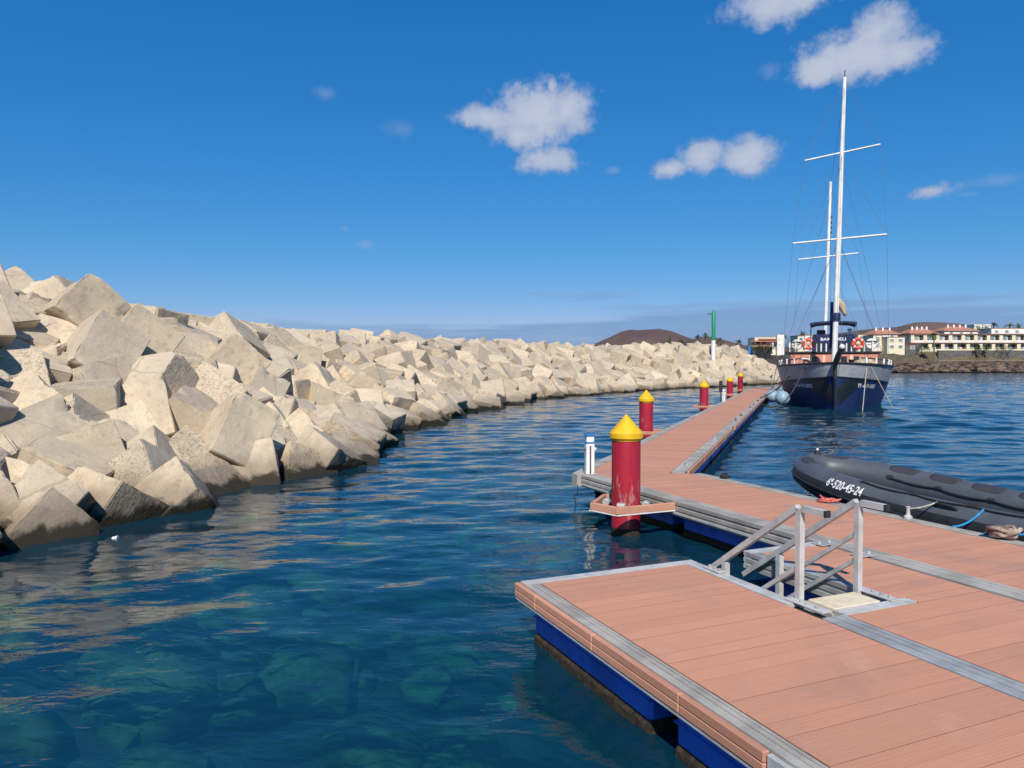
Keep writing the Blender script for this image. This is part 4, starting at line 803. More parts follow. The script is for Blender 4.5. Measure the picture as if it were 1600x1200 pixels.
(-13.08,26.61,3.62,-0.718,0.693,-0.037,0.064,1.35,1.25,1.32,0),(-13.5,14.66,3.6,-0.839,0.032,0.25,0.483,1.38,1.29,1.18,0),(-15.04,6.68,3.7,-0.819,-0.227,-0.523,-0.066,1.21,1.25,1.28,0),
(-12.61,12.71,3.1,-0.087,0.964,0.089,-0.236,1.4,1.39,1.25,0),(-11.23,7.22,2.02,0.016,0.909,0.395,-0.131,1.32,1.27,1.17,0),(-8.89,18.64,1.79,0.95,0.056,0.116,0.284,1.22,1.16,1.42,0),
(37.36,115.91,1.11,-0.492,0.246,0.363,0.752,1.73,1.9,1.66,0),(-17.69,-1.16,3.72,-0.062,-0.685,-0.724,-0.055,1.14,1.29,1.24,0),(1.32,74.12,3.42,0.741,0.622,0.221,0.124,1.65,1.91,1.84,0),
(-17.35,2.57,3.8,-0.389,-0.491,0.532,0.57,1.15,1.38,1.34,0),(-12.19,-2.97,0.72,0.277,-0.771,0.517,0.246,1.2,1.3,1.25,0),(-6.7,28.03,1.07,-0.224,0.452,0.846,-0.171,1.32,1.48,1.22,0),
(-15.6,20.6,3.6,0.994,0.093,0.04,0.03,1.34,1.29,1.47,0),(-6.52,59.65,3.4,0.176,-0.216,-0.686,0.672,1.66,1.85,1.51,0),(-15.38,1.94,3.17,-0.573,0.306,0.579,0.493,1.24,1.38,1.36,0),
(-13.9,2.84,2.37,-0.391,0.273,-0.802,0.359,1.35,1.22,1.4,0),(-14.86,12.08,3.98,0.03,-0.651,0.717,-0.246,1.33,1.25,1.21,0),(36.82,112.81,1.84,0.735,-0.482,0.354,0.321,1.73,1.66,1.82,0),
(-12.3,9.97,2.64,0.252,0.169,0.558,0.773,1.38,1.18,1.29,0),(-19.43,7.15,3.71,0.283,-0.29,0.625,0.667,1.14,1.36,1.32,0),(-6.78,21.85,0.3,0.972,-0.091,0.191,0.102,1.46,1.21,1.45,0),
(12.52,87.86,3.49,-0.601,0.088,0.794,0.023,1.62,1.84,1.79,0),(-18.84,-1.36,3.98,-0.442,0.457,-0.59,0.497,1.24,1.26,1.29,0),(-13.44,8.04,3.07,-0.917,-0.23,-0.321,0.052,1.39,1.27,1.18,0),
(-12.51,0.07,1.44,-0.089,0.473,0.862,-0.16,1.34,1.21,1.29,0),(-13.44,37.68,3.27,-0.932,0.022,0.102,0.347,1.46,1.62,1.39,0),(-8.02,57.63,3.52,0.336,-0.054,0.115,0.933,1.72,1.46,1.48,0),
(-11.41,3.15,1.23,-0.088,0.906,0.413,0.001,1.15,1.35,1.31,0),(-13,-2.1,0.88,0.271,0.457,0.405,0.744,1.14,1.16,1.41,0),(-11.59,10.79,2.23,-0.158,-0.554,0.791,0.206,1.24,1.2,1.2,0),
(-11.83,13.83,2.99,-0.232,-0.496,0.836,0.011,1.26,1.27,1.23,0),(-12.04,8.83,2.33,0.601,0.716,0.355,-0.009,1.32,1.12,1.28,0),(-11.3,46.19,3.2,0.163,-0.123,0.805,0.557,1.42,1.57,1.72,0),
(-11.11,-3.02,0.25,0.66,0.607,0.361,0.254,1.26,1.19,1.38,0),(-10.38,11.83,1.69,-0.009,-0.284,0.954,0.094,1.2,1.35,1.18,0),(-15.51,8.7,3.88,-0.018,-0.364,-0.517,0.774,1.27,1.34,1.29,0),
(-11.25,13.2,2.31,-0.402,0.075,0.346,0.845,1.27,1.14,1.23,0),(-12.66,-0.89,1.42,-0.282,0.079,0.816,0.498,1.2,1.22,1.23,0),(-14.08,8.78,3.21,0.089,-0.278,0.788,-0.542,1.17,1.4,1.26,0),
(39.9,107.93,0.16,-0.606,-0.304,0.301,0.67,1.52,1.6,1.52,0),(-9.7,45.52,3.59,-0.953,0.041,-0.047,0.295,1.51,1.53,1.46,0),(-15.49,13.93,3.87,0.358,-0.254,0.879,0.186,1.33,1.24,1.33,0),
(-16.45,14.5,4.04,-0.13,-0.475,0.848,0.195,1.2,1.15,1.27,0),(4.02,74.14,3.24,-0.381,-0.127,0.169,0.9,1.62,1.68,1.63,0),(39.39,113.74,0.11,-0.967,0.026,-0.253,-0.005,1.7,1.55,1.79,0),
(25.93,102.09,3.93,-0.901,0.376,0.069,0.205,1.73,1.56,1.51,0),(-15.38,25.64,3.59,0.89,-0.185,0.262,0.323,1.29,1.27,1.41,0),(-13.12,19.15,3.36,-0.724,-0.221,0.222,0.615,1.28,1.34,1.37,0),
(-11.95,21.3,3.24,-0.376,0.755,-0.516,-0.149,1.21,1.29,1.45,0),(-15.03,-1.19,2.43,0.086,-0.622,-0.409,0.662,1.22,1.14,1.29,0),(-11.34,45.01,3.66,0.62,0.684,0.299,0.241,1.48,1.52,1.62,0),
(34.87,111.92,2.92,0.821,0.344,-0.423,0.168,1.66,1.68,1.75,0),(-15.81,26.84,3.42,0.22,-0.636,0.638,0.375,1.4,1.48,1.32,0),(20.94,96.93,3.83,-0.986,0.101,-0.122,0.045,1.64,1.72,1.54,0),
(-20.13,1.07,3.64,-0.184,-0.807,-0.497,-0.261,1.2,1.37,1.38,0),(-14.59,29.4,3.68,-0.595,0.484,0.641,0.035,1.37,1.24,1.43,0),(-14.1,30.74,3.6,-0.037,-0.911,0.39,0.127,1.43,1.52,1.34,0),
(-13.13,22.87,2.97,-0.363,0.036,0.651,0.666,1.26,1.47,1.33,0),(-13.95,25.66,3.63,-0.005,-0.774,0.632,-0.039,1.42,1.48,1.42,0),(-18.4,2.14,3.76,0.281,-0.656,0.639,0.287,1.24,1.2,1.14,0),
(-11.23,47.56,3.37,0.192,-0.703,0.66,0.184,1.54,1.67,1.42,0),(-12.85,13.58,3.44,-0.6,0.529,0.437,-0.41,1.33,1.2,1.21,0),(-9,9.38,1.01,-0.437,0.861,-0.259,0.002,1.28,1.21,1.17,0),
(-10.83,19.91,2.98,0.094,0.206,0.876,0.425,1.24,1.34,1.32,0),(28.27,113.2,4.36,-0.149,0.725,0.058,0.67,1.61,1.56,1.71,0),(24.56,101.68,4.07,0.543,0.502,0.438,0.511,1.69,1.72,1.78,0),
(-14.69,16.68,3.93,0.431,0.664,0.49,0.366,1.42,1.16,1.39,0),(4.54,77.68,3.64,-0.536,0.022,-0.239,0.809,1.68,1.62,1.54,0),(-11.84,11.96,2.61,0.449,-0.525,-0.697,-0.192,1.4,1.15,1.17,0),
(35.55,107.54,2.75,-0.148,0.409,-0.756,0.49,1.52,1.52,1.86,0),(-14.7,0.2,2.22,-0.388,-0.649,0.413,0.507,1.2,1.33,1.25,0),(-10.09,25.46,2.47,-0.173,-0.115,0.978,0.034,1.46,1.48,1.4,0),
(-12.45,2.66,1.62,-0.681,0.504,0.296,0.441,1.2,1.14,1.22,0),(-12.35,4.08,1.71,-0.614,0.187,-0.116,0.758,1.29,1.23,1.33,0),(-14.14,5.26,3.16,-0.243,-0.703,0.668,-0.02,1.41,1.17,1.28,0),
(-13.76,15.91,3.67,0.721,0.501,0.181,0.443,1.26,1.37,1.16,0),(17.17,91.21,3.89,0.034,-0.369,0.929,0.007,1.73,1.75,1.7,0),(-11.19,8.38,2.19,0.2,-0.803,0.445,0.342,1.35,1.33,1.32,0),
(-16.77,16.71,3.8,-0.197,-0.462,0.758,0.417,1.21,1.35,1.17,0),(-13.84,17.01,4.06,0.048,-0.562,0.823,0.068,1.14,1.27,1.35,0),(-18.1,9.84,3.69,0.841,-0.02,-0.018,0.541,1.26,1.24,1.2,0),
(-18.9,9.24,3.86,0.168,-0.837,-0.465,0.235,1.29,1.28,1.37,0),(-17.57,12.81,3.64,0.731,-0.6,-0.281,0.164,1.22,1.24,1.36,0),(-10.32,18.77,2.5,0.369,0.707,0.574,-0.187,1.28,1.28,1.23,0),
(33.42,115.54,3.07,-0.951,0.176,-0.215,0.132,1.68,1.79,1.89,0),(-14.24,9.72,3.75,0.784,-0.125,-0.422,0.439,1.35,1.28,1.19,0),(-14.26,21.96,3.12,-0.594,-0.396,-0.597,0.365,1.23,1.45,1.3,0),
(-14.59,4.27,2.84,0.726,-0.331,0.599,-0.067,1.29,1.13,1.41,0),(-11.25,-3.91,-0.04,-0.887,0.034,0.43,0.164,1.28,1.17,1.28,0),(-15.65,10.79,3.94,-0.555,-0.109,0.482,0.669,1.15,1.4,1.25,0),
(-17.76,1.33,3.76,-0.582,0.081,0.12,0.8,1.16,1.17,1.18,0),(-20.99,2.37,3.73,-0.036,-0.417,0.056,0.906,1.22,1.18,1.25,0),(33.25,108.34,3.72,-0.353,-0.229,0.57,0.705,1.81,1.87,1.73,0),
(-12.5,5.92,2.31,0.543,0.629,0.046,0.555,1.22,1.35,1.15,0),(-15.24,3.17,3,-0.116,-0.168,-0.135,0.97,1.3,1.14,1.18,0),(29.02,111.66,4.12,0.77,0.299,0.406,0.391,1.88,1.83,1.79,0),
(-4.29,56.16,2.87,-0.683,-0.668,-0.126,0.268,1.65,1.48,1.52,0),(-8.1,28.96,1.48,-0.014,0.969,0.001,-0.246,1.41,1.49,1.35,0),(-16.03,-2.06,2.73,-0.387,0.695,-0.53,0.293,1.19,1.39,1.25,0),
(17.02,89.74,3.8,-0.637,0.548,-0.424,0.337,1.81,1.65,1.84,0),(-16.19,1.22,3.57,-0.529,-0.202,0.82,0.086,1.21,1.36,1.36,0),(-13.85,12.6,3.76,-0.781,-0.147,0.415,0.444,1.37,1.26,1.19,0),
(29.57,105.5,4.11,-0.946,0.115,0.027,0.301,1.83,1.65,1.54,0),(-15,-2.62,2.19,0.355,0.382,-0.499,0.692,1.17,1.3,1.38,0),(-11.49,0.22,1.02,-0.001,-0.331,-0.667,0.667,1.33,1.41,1.36,0),
(-13.77,1.22,1.99,0.451,-0.728,0.105,0.505,1.31,1.2,1.37,0),(23.61,98.38,3.98,-0.389,-0.413,0.573,0.591,1.87,1.84,1.9,0),(-11.29,23.4,3.2,0.008,-0.892,0.322,0.317,1.21,1.44,1.23,0),
(-10.41,10.69,2.08,-0.036,-0.804,0.563,0.186,1.34,1.35,1.4,0),(-14.44,20.84,3.23,0.121,-0.669,-0.729,-0.079,1.39,1.25,1.31,0),(-13.98,-1.09,1.93,0.601,0.719,-0.345,-0.059,1.41,1.27,1.2,0),
(-16.7,4.33,3.56,0.146,0.206,0.806,0.535,1.38,1.17,1.38,0),(-15.17,15.29,3.67,-0.202,0.427,-0.393,0.789,1.15,1.33,1.23,0),(-14.31,36.36,3.28,-0.399,-0.318,-0.816,0.27,1.4,1.56,1.37,0),
(-19.91,5.9,3.91,-0.176,-0.329,0.834,0.406,1.4,1.35,1.39,0),(-17.6,8.05,3.87,-0.449,-0.124,0.651,0.599,1.35,1.21,1.4,0),(-18.69,0.08,3.85,0.053,0.67,-0.063,0.737,1.33,1.28,1.3,0),
(-16.41,17.64,3.94,0.235,0.971,0.049,0.014,1.18,1.17,1.36,0),(-10.44,51.98,3.52,-0.235,-0.689,-0.665,-0.168,1.44,1.44,1.61,0),(-10.9,42.29,3.54,0.006,0.783,0.055,0.619,1.34,1.65,1.53,0),
(-13.2,2.02,1.69,0.69,0.495,-0.472,0.234,1.12,1.15,1.19,0),(-16.56,2.21,3.45,0.534,-0.202,0.722,0.391,1.12,1.34,1.2,0),(-15.97,24.44,3.52,0.625,0.699,0.337,0.088,1.29,1.49,1.3,0),
(-7.03,18.75,0.54,-0.347,0.544,-0.648,0.404,1.39,1.23,1.32,0),(-12.92,43.36,3.55,-0.032,-0.835,0.52,0.178,1.41,1.59,1.54,0),(-10.92,14.11,2.83,-0.484,-0.786,-0.11,0.369,1.32,1.24,1.16,0),
(-17.09,13.99,3.63,-0.037,-0.425,0.656,0.623,1.18,1.25,1.35,0),(-10.91,50.48,3.46,-0.351,0.152,-0.618,0.687,1.74,1.7,1.68,0),(-13.59,21.39,3.31,-0.269,0.258,-0.676,0.635,1.42,1.35,1.33,0),
(-21.83,-0.2,3.91,0.62,-0.138,0.539,0.552,1.24,1.28,1.2,0),(-12.93,3.48,2.21,0.672,-0.653,-0.021,0.348,1.33,1.19,1.32,0),(-17.21,10.94,3.95,0.323,-0.063,0.273,0.904,1.22,1.28,1.36,0),
(-17.22,15.34,3.88,-0.945,0.051,-0.273,0.175,1.21,1.38,1.33,0),(-14.35,15.08,3.96,-0.325,-0.73,-0.311,0.514,1.36,1.21,1.37,0),(-14.66,27.15,3.36,-0.325,-0.27,-0.21,0.882,1.44,1.36,1.38,0),
(-15.71,-0.52,2.7,0.094,-0.809,-0.284,0.507,1.16,1.23,1.34,0),(-19.1,6.31,3.81,-0.002,0.932,0.315,-0.181,1.27,1.35,1.24,0),(-8.31,8.53,0.28,0.14,0.191,-0.234,0.943,1.37,1.32,1.41,0),
(-8.74,11.77,0.34,0.465,0.737,0.112,0.478,1.16,1.15,1.38,0),(-10.36,8.38,1.76,-0.227,0.659,0.697,-0.17,1.2,1.21,1.32,0),(28.56,108.83,3.94,0.639,0.061,-0.148,0.752,1.72,1.8,1.72,0),
(-12.77,8.58,2.8,-0.969,0.044,0.078,0.23,1.25,1.16,1.15,0),(-7.53,51.66,3.21,0.457,-0.616,-0.378,0.519,1.68,1.61,1.49,0),(-12.28,4.99,1.9,-0.364,0.178,0.896,-0.181,1.27,1.34,1.2,0),
(39.7,106.52,-0.16,-0.87,-0.489,0.026,-0.05,1.65,1.77,1.53,0),(-16.91,3.42,3.56,0.303,0.535,0.385,0.688,1.19,1.35,1.31,0),(-16.09,15.54,3.68,-0.288,0.638,-0.505,0.505,1.35,1.41,1.2,0),
(-11.55,2.18,1.13,0.619,0.586,-0.422,0.311,1.32,1.16,1.26,0),(-20.65,-0.75,3.96,0.83,0.088,-0.051,0.549,1.26,1.18,1.15,0),(-9.09,17.65,1.48,-0.348,-0.655,0.064,0.668,1.18,1.3,1.19,0),
(-6.5,17.86,0.49,0.1,0.688,0.217,-0.686,1.36,1.17,1.27,0),(-11.22,4.19,1.22,-0.133,-0.961,-0.058,0.237,1.25,1.34,1.13,0),(38.11,110.73,1.31,-0.068,0.025,0.381,0.922,1.8,1.72,1.91,0),
(-14.96,21.97,3.28,-0.563,0.522,-0.343,0.541,1.41,1.45,1.23,0),(-17.5,5.19,3.67,-0.924,-0.22,-0.14,0.28,1.37,1.19,1.25,0),(-19.06,3.56,4.04,0.143,-0.012,0.095,0.985,1.2,1.24,1.29,0),
(-16.82,-1.99,3.24,0.315,-0.342,0.739,0.488,1.26,1.35,1.34,0),(-16.67,0.33,3.7,0.329,-0.385,0.781,0.364,1.22,1.34,1.21,0)]
SHORE = [[-11.0, -4.0], [-9.0, 2.0], [-7.2, 8.0], [-6.3, 12.0], [-5.2, 14.5], [-4.5, 17.0], [-3.9, 19.6], [-4.3, 22.5], [-4.5, 26.0], [-3.5, 33.0], [-1.4, 42.0], [2.2, 54.0], [7.0, 61.5], [12.0, 69.5], [18.0, 76.5], [26.0, 86.5], [32.0, 93.0], [38.0, 101.0], [41.0, 109.0], [39.0, 117.0]]

# ================================================================ the setting: water, seabed, breakwater core
def shore_pts():
    pts = [Vector(p) for p in SHORE]
    cs = [0]
    for a, b in zip(pts, pts[1:]):
        cs.append(cs[-1] + (b - a).length)
    return pts, cs


SP, SC = shore_pts()
SL = SC[-1]


def sh(s):
    s = max(0, min(SL, s))
    for i in range(len(SC) - 1):
        if s <= SC[i + 1]:
            return SP[i].lerp(SP[i + 1], (s - SC[i]) / (SC[i + 1] - SC[i]))
    return SP[-1]


def sh_n(s):
    t = (sh(s + 2.5) - sh(s - 2.5)).normalized()
    return Vector((-t.y, t.x))


def lerp_tab(x, xs, ys):
    if x <= xs[0]:
        return ys[0]
    for i in range(len(xs) - 1):
        if x <= xs[i + 1]:
            return ys[i] + (ys[i + 1] - ys[i]) * (x - xs[i]) / (xs[i + 1] - xs[i])
    return ys[-1]


def core_z(d, s):
    z = lerp_tab(d, [-6, -2, -1.4, -.6, 0, 7.0, 12, 15, 20], [-3.2, -1.9, -1.7, -1.3, -.9, 2.95, 3.2, 2.0, -2.5])
    return z + lerp_tab(s, [SL - 75, SL - 50, SL - 28], [-.1, -.2, .3]) * lerp_tab(d, [0, 7], [0, 1])


def build_setting():
    # sea: wind waves as real relief where the picture can resolve them, finer further in, flat sheet beyond
    rng = np.random.default_rng(3)
    Y = [1.5]
    while Y[-1] < 232:
        Y.append(Y[-1] + .030 + .0024 * Y[-1])
    Y = np.array(Y)
    NX = 321
    A = np.linspace(-1, 1, NX)
    YY = np.repeat(Y[:, None], NX, 1)
    XX = A[None, :] * (YY + 3)
    step = .030 + .0024 * YY
    Z = np.zeros_like(XX)
    n = 70
    lam = np.exp(rng.uniform(np.log(.26), np.log(2.4), n))
    ang = radians(96) + rng.normal(0, .50, n)
    ph = rng.uniform(0, 2 * pi, n)
    # wind shadow of the breakwater: calmer to the left and close in, livelier on the open side
    op = np.clip((XX + .10 * YY - 3) / 14, 0, 1)
    far = np.clip((YY - 5) / 22, 0, 1)
    slope = .036 + .050 * far + .034 * op
    gust = 1 + .30 * np.sin(XX * .21 + 1.3 * np.sin(YY * .05)) * np.sin(YY * .11 + .8 * np.sin(XX * .13))
    for l, a_, p_ in zip(lam, ang, ph):
        k = 2 * pi / l
        fade = np.clip((l / step - 3.0) / 4.0, 0, 1) * np.clip((l / max(.15, abs(cos(a_))) / (2 * (YY + 3) / NX) - 2.0) / 3.0, 0, 1)
        w = np.sin(k * (XX * cos(a_) + YY * sin(a_)) + p_ + .6 * np.sin(.35 * XX + p_ * 3) )
        Z += fade * w / k * sqrt(2 / n)
    Z *= slope * gust
    edge = np.clip((1 - np.abs(A)) / .05, 0, 1)[None, :] * np.clip((YY - 1.5) / .6, 0, 1) * np.clip((232 - YY) / 15, 0, 1)
    Z *= edge
    co = np.stack([XX, YY, Z], -1).reshape(-1, 3)
    ni, nj = XX.shape
    idx = np.arange(ni * nj).reshape(ni, nj)
    quads = np.stack([idx[:-1, :-1], idx[:-1, 1:], idx[1:, 1:], idx[1:, :-1]], -1).reshape(-1, 4)
    y0, y1 = float(Y[0]), float(Y[-1])
    o = len(co)
    extra = np.array([(-4000, -400, 0), (4000, -400, 0), (4000, y0, 0), (-4000, y0, 0), (4000, y1, 0), (-4000, y1, 0), (4000, 9000, 0), (-4000, 9000, 0)], float)
    c00, c01, c10, c11 = 0, nj - 1, (ni - 1) * nj, ni * nj - 1
    eq = np.array([(o, o + 1, o + 2, o + 3), (o + 3, c00, c10, o + 5), (c01, o + 2, o + 4, c11), (o + 5, o + 4, o + 6, o + 7)])
    co = np.concatenate([co, extra])
    quads = np.concatenate([quads, eq])
    me = bpy.data.meshes.new('water')
    me.vertices.add(len(co))
    me.vertices.foreach_set('co', co.astype(np.float32).ravel())
    me.loops.add(quads.size)
    me.loops.foreach_set('vertex_index', quads.astype(np.int32).ravel())
    me.polygons.add(len(quads))
    me.polygons.foreach_set('loop_start', np.arange(0, quads.size, 4, dtype=np.int32))
    me.polygons.foreach_set('use_smooth', [True] * len(quads))
    me.update(calc_edges=True)
    me.validate()
    me.materials.append(MATS['sea_water'])
    tag(link('water', me), kind='structure')
    # seabed sheet
    mb = MB()
    mb.add([(-2400, -290, -9), (3900, -290, -9), (3900, 8900, -9), (-2400, 8900, -9)], [(0, 1, 2, 3)])
    tag(mb.build('seabed', 'seabed_sand'), kind='structure')
    # breakwater core below the armour blocks
    mb = MB()
    ds = [-13, -9] + [-6 + .8 * k for k in range(34)]
    ns = int(SL / .9)
    nd = len(ds)
    vs, fs = [], []
    for i in range(ns + 1):
        s = i * SL / ns
        p, n = sh(s), sh_n(s)
        for d in ds:
            q = p + n * d
            z = core_z(d, s) if d >= -6 else (-6 if d > -10 else -9.2)
            z += noise.noise(Vector((q.x * .9, q.y * .9, 1.3))) * .45
            vs.append((q.x, q.y, z))
    for i in range(ns):
        for j in range(nd - 1):
            a = i * nd + j
            fs.append((a, a + 1, a + nd + 1, a + nd))
    # round the head off with a last ring falling to the seabed
    o = len(vs)
    base = ns * nd
    e = (sh(SL) - sh(SL - 2)).normalized()
    for j in range(nd):
        v = vs[base + j]
        vs.append((v[0] + e.x * 6, v[1] + e.y * 6, min(v[2] - 4, -2.5)))
    for j in range(nd - 1):
        fs.append((base + j, base + j + 1, o + j + 1, o + j))
    mb.add(vs, fs)
    tag(mb.build('breakwater_core', 'core_rubble', smooth=60), kind='structure')
    # stones lying on the seabed at the toe, seen through the water
    mb = MB()
    rnd = random.Random(4)
    for k in range(230):
        s = rnd.uniform(0, 48)
        d = rnd.uniform(-7.5, .5)
        q = sh(s) + sh_n(s) * d
        zz = core_z(d, s) if d >= -6 else -4.0
        r = rnd.uniform(.25, .75)
        bm = bmesh.new()
        bmesh.ops.create_icosphere(bm, subdivisions=2, radius=1)
        sx, sy, sz = r * rnd.uniform(.8, 1.4), r * rnd.uniform(.8, 1.2), r * rnd.uniform(.5, .8)
        R = Euler((rnd.uniform(-.4, .4), rnd.uniform(-.4, .4), rnd.uniform(0, 6))).to_matrix()
        sd_ = rnd.uniform(0, 90)
        for v in bm.verts:
            c = v.co * (1 + .28 * noise.noise(v.co * 1.3 + Vector((sd_, 0, 0))))
            v.co = R @ Vector((c.x * sx, c.y * sy, c.z * sz)) + Vector((q.x, q.y, min(zz + r * .3, -.55)))
        bm.verts.index_update()
        mb.add([tuple(v.co) for v in bm.verts], [tuple(v.index for v in f.verts) for f in bm.faces])
        bm.free()
    tag(mb.build('submerged_stones', 'algae_rock', smooth=50), 'mossy stones under clear water along the foot of the breakwater', 'stones', kind='stuff')


# ================================================================ breakwater blocks
def block_mesh(seed, n, rough):
    """unit cast-concrete cube: crisp but broken arrises, chipped corners, one rough pour face"""
    rnd = random.Random(seed)
    if n > 8:
        co = [-.5, -.488, -.465] + [-.43 + .86 * i / (n - 1) for i in range(n)] + [.465, .488, .5]
    else:
        co = [-.5, -.47] + [-.36 + .72 * i / (n - 1) for i in range(n)] + [.47, .5]
    N = len(co)
    off = Vector((seed * 7.3, seed * 3.1, 0))
    chips = []
    for k in range(rnd.randint(4, 8)):
        c = Vector([rnd.choice((-.5, .5)) for _ in range(3)])
        if rnd.random() < .7:
            c[rnd.randrange(3)] = rnd.uniform(-.5, .5)
        chips.append((c, rnd.uniform(.05, .16)))
    taper = [rnd.uniform(-.05, .05) for _ in range(4)]
    ids, vs, fs = {}, [], []

    def vid(i, j, k):
        key = (i, j, k)
        if key not in ids:
            ids[key] = len(vs)
            c = Vector((co[i], co[j], co[k]))
            e = sum(1 for q in key if q in (0, N - 1))
            dn = c.normalized()
            if e >= 2:      # broken arris
                br = .010 + .030 * max(0, noise.noise(c * 5 + off)) + .028 * max(0, noise.noise(c * 13 + off) - .1)
                for a in range(3):
                    if key[a] in (0, N - 1):
                        c[a] *= 1 - 2 * br * (1 if e == 2 else 1.4)
            rf = 3.2 if (k == N - 1) else 1.0
            c += dn * (noise.noise(c * 2.3 + off) * .016 + (noise.noise(c * 9 + off) + .6 * noise.noise(c * 19 + off)) * rough * rf)
            for cc, r in chips:
                dd = (c - cc).length
                if dd < r * 1.5:
                    c -= cc.normalized() * r * .5 * (1 - dd / (r * 1.5)) * (1 + .7 * noise.noise(c * 16 + off))
            c.x *= 1 + taper[0] * c.z + taper[2] * c.y
            c.y *= 1 + taper[1] * c.z
            c.z *= 1 + taper[3] * c.x
            vs.append(tuple(c))
        return ids[key]
    for a in range(N - 1):
        for b in range(N - 1):
            for m in (0, N - 1):
                q = [(m, a, b), (m, a + 1, b), (m, a + 1, b + 1), (m, a, b + 1)]
                for perm in ((0, 1, 2), (1, 0, 2), (1, 2, 0)):
                    f = tuple(vid(*[p[perm[0]], p[perm[1]], p[perm[2]]]) for p in q)
                    fs.append(f)
    me = MB().add(vs, fs).mesh('concrete_block', 'cast_concrete', smooth=32)
    return me


ORD = ['first', 'second', 'third', 'fourth', 'fifth', 'sixth', 'seventh', 'eighth', 'ninth', 'tenth', 'eleventh', 'twelfth', 'thirteenth', 'fourteenth', 'fifteenth', 'sixteenth', 'seventeenth', 'eighteenth', 'nineteenth']
TENS = {2: ('twentieth', 'twenty'), 3: ('thirtieth', 'thirty'), 4: ('fortieth', 'forty'), 5: ('fiftieth', 'fifty'), 6: ('sixtieth', 'sixty'), 7: ('seventieth', 'seventy'), 8: ('eightieth', 'eighty'), 9: ('ninetieth', 'ninety')}


def ordinal(n):
    if n < 20:
        return ORD[n - 1]
    a, b = divmod(n, 10)
    return TENS[a][0] if b == 0 else TENS[a][1] + '-' + ORD[b - 1]


def build_blocks():
    near = [block_mesh(k, 20, .0035) for k in range(9)]
    far = [block_mesh(20 + k, 3, .006) for k in range(10)]
    rnd = random.Random(8)
    rows = {}
    rest = MB()
    single = 0
    for i, (x, y, z, qw, qx, qy, qz, a, b, c, area) in enumerate(BLOCKS):
        M = Matrix.LocRotScale(Vector((x, y, z)), Quaternion((qw, qx, qy, qz)), Vector((a, b, c)))
        if area < 6 or single >= 300:
            if z < -.9:
                continue
            me = far[i % len(far)]
            rest.add([M @ v.co for v in me.vertices], [tuple(p.vertices) for p in me.polygons])
            continue
        single += 1
        # which of the 24 orientations the same casting is dropped in: turn it so that repeats differ
        me = near[i % len(near)] if area > 900 else far[i % len(far)]
        o = link('concrete_block', me)
        o.matrix_world = M
        up = z + .35 - (lerp_tab(y, [70, 90], [0, .75]))
        row = 'waterline' if up < .75 else 'lower' if up < 1.75 else 'middle' if up < 2.6 else 'upper' if up < 3.3 else 'crest'
        rows.setdefault(row, []).append(o)
    words = {'waterline': 'stained concrete block at the waterline of the breakwater', 'lower': 'pale concrete block low on the breakwater slope', 'middle': 'pale concrete block halfway up the breakwater slope',
             'upper': 'pale concrete block high on the breakwater slope', 'crest': 'pale concrete block on the breakwater crest'}
    for row, obs in rows.items():
        obs.sort(key=lambda o: o.location.x / o.location.y)
        for k, o in enumerate(obs):
            tag(o, '%s, %s from the left' % (words[row], ordinal(k + 1)), 'concrete block', 'concrete blocks heaped along the breakwater')
    if rest.v:
        ob = rest.build('rubble_blocks', 'cast_concrete', smooth=28)
        tag(ob, 'mass of pale concrete blocks deep in and behind the breakwater heap', 'concrete blocks', kind='stuff')


build_setting()
build_blocks()

# ================================================================ floating pontoons
A0 = Vector((.028, 6.402, 0))
TH1 = radians(23.2)
O2 = Vector((3.08, 12.97, 0))
TH2 = radians(-21.2)
DZ = .5            # deck height above the water
PITCHP = .145      # plank spacing


def rail_profile(x0, x1, z0, z1, side):
    """edge beam section: grooved top, ribbed outer side; side = -1 outer face at x0, +1 at x1, 0 both plain"""
    w = x1 - x0
    g = .006
    top = [(x0, z1), (x0 + w * .42, z1), (x0 + w * .42, z1 - g), (x0 + w * .42 + .012, z1 - g), (x0 + w * .42 + .012, z1), (x0 + w * .74, z1), (x0 + w * .74, z1 - g), (x0 + w * .74 + .012, z1 - g), (x0 + w * .74 + .012, z1), (x1, z1)]
    h = z1 - z0

    def rib(x, s):
        return [(x, z1 - h * .22), (x - s * .012, z1 - h * .25), (x - s * .012, z1 - h * .36), (x, z1 - h * .39), (x, z1 - h * .60), (x - s * .012, z1 - h * .63), (x - s * .012, z1 - h * .72), (x, z1 - h * .75)]
    right = rib(x1, 1) if side >= 0 else []
    left = rib(x0, -1) if side <= 0 else []
    return top + right + [(x1, z0), (x0, z0)] + left[::-1]


def plank_objs(parent, x0, x1, ys, w, me_cache={}):
    key = (round(x1 - x0, 4), w)
    if key not in me_cache:
        hx = (x1 - x0) / 2
        mb = MB().box(-hx, hx, -w / 2, w / 2, -.026, 0, mi=1)
        mb.mi[5] = 0      # clean worn top, grime on the sides
        me_cache[key] = mb.mesh('plank', ['composite_plank', 'joint_grime'])
    r = random.Random(int(1000 * x0) + len(ys))
    for y in ys:
        o = link('plank', me_cache[key], parent, ((x0 + x1) / 2, y, DZ + r.uniform(-.0012, .0012)))


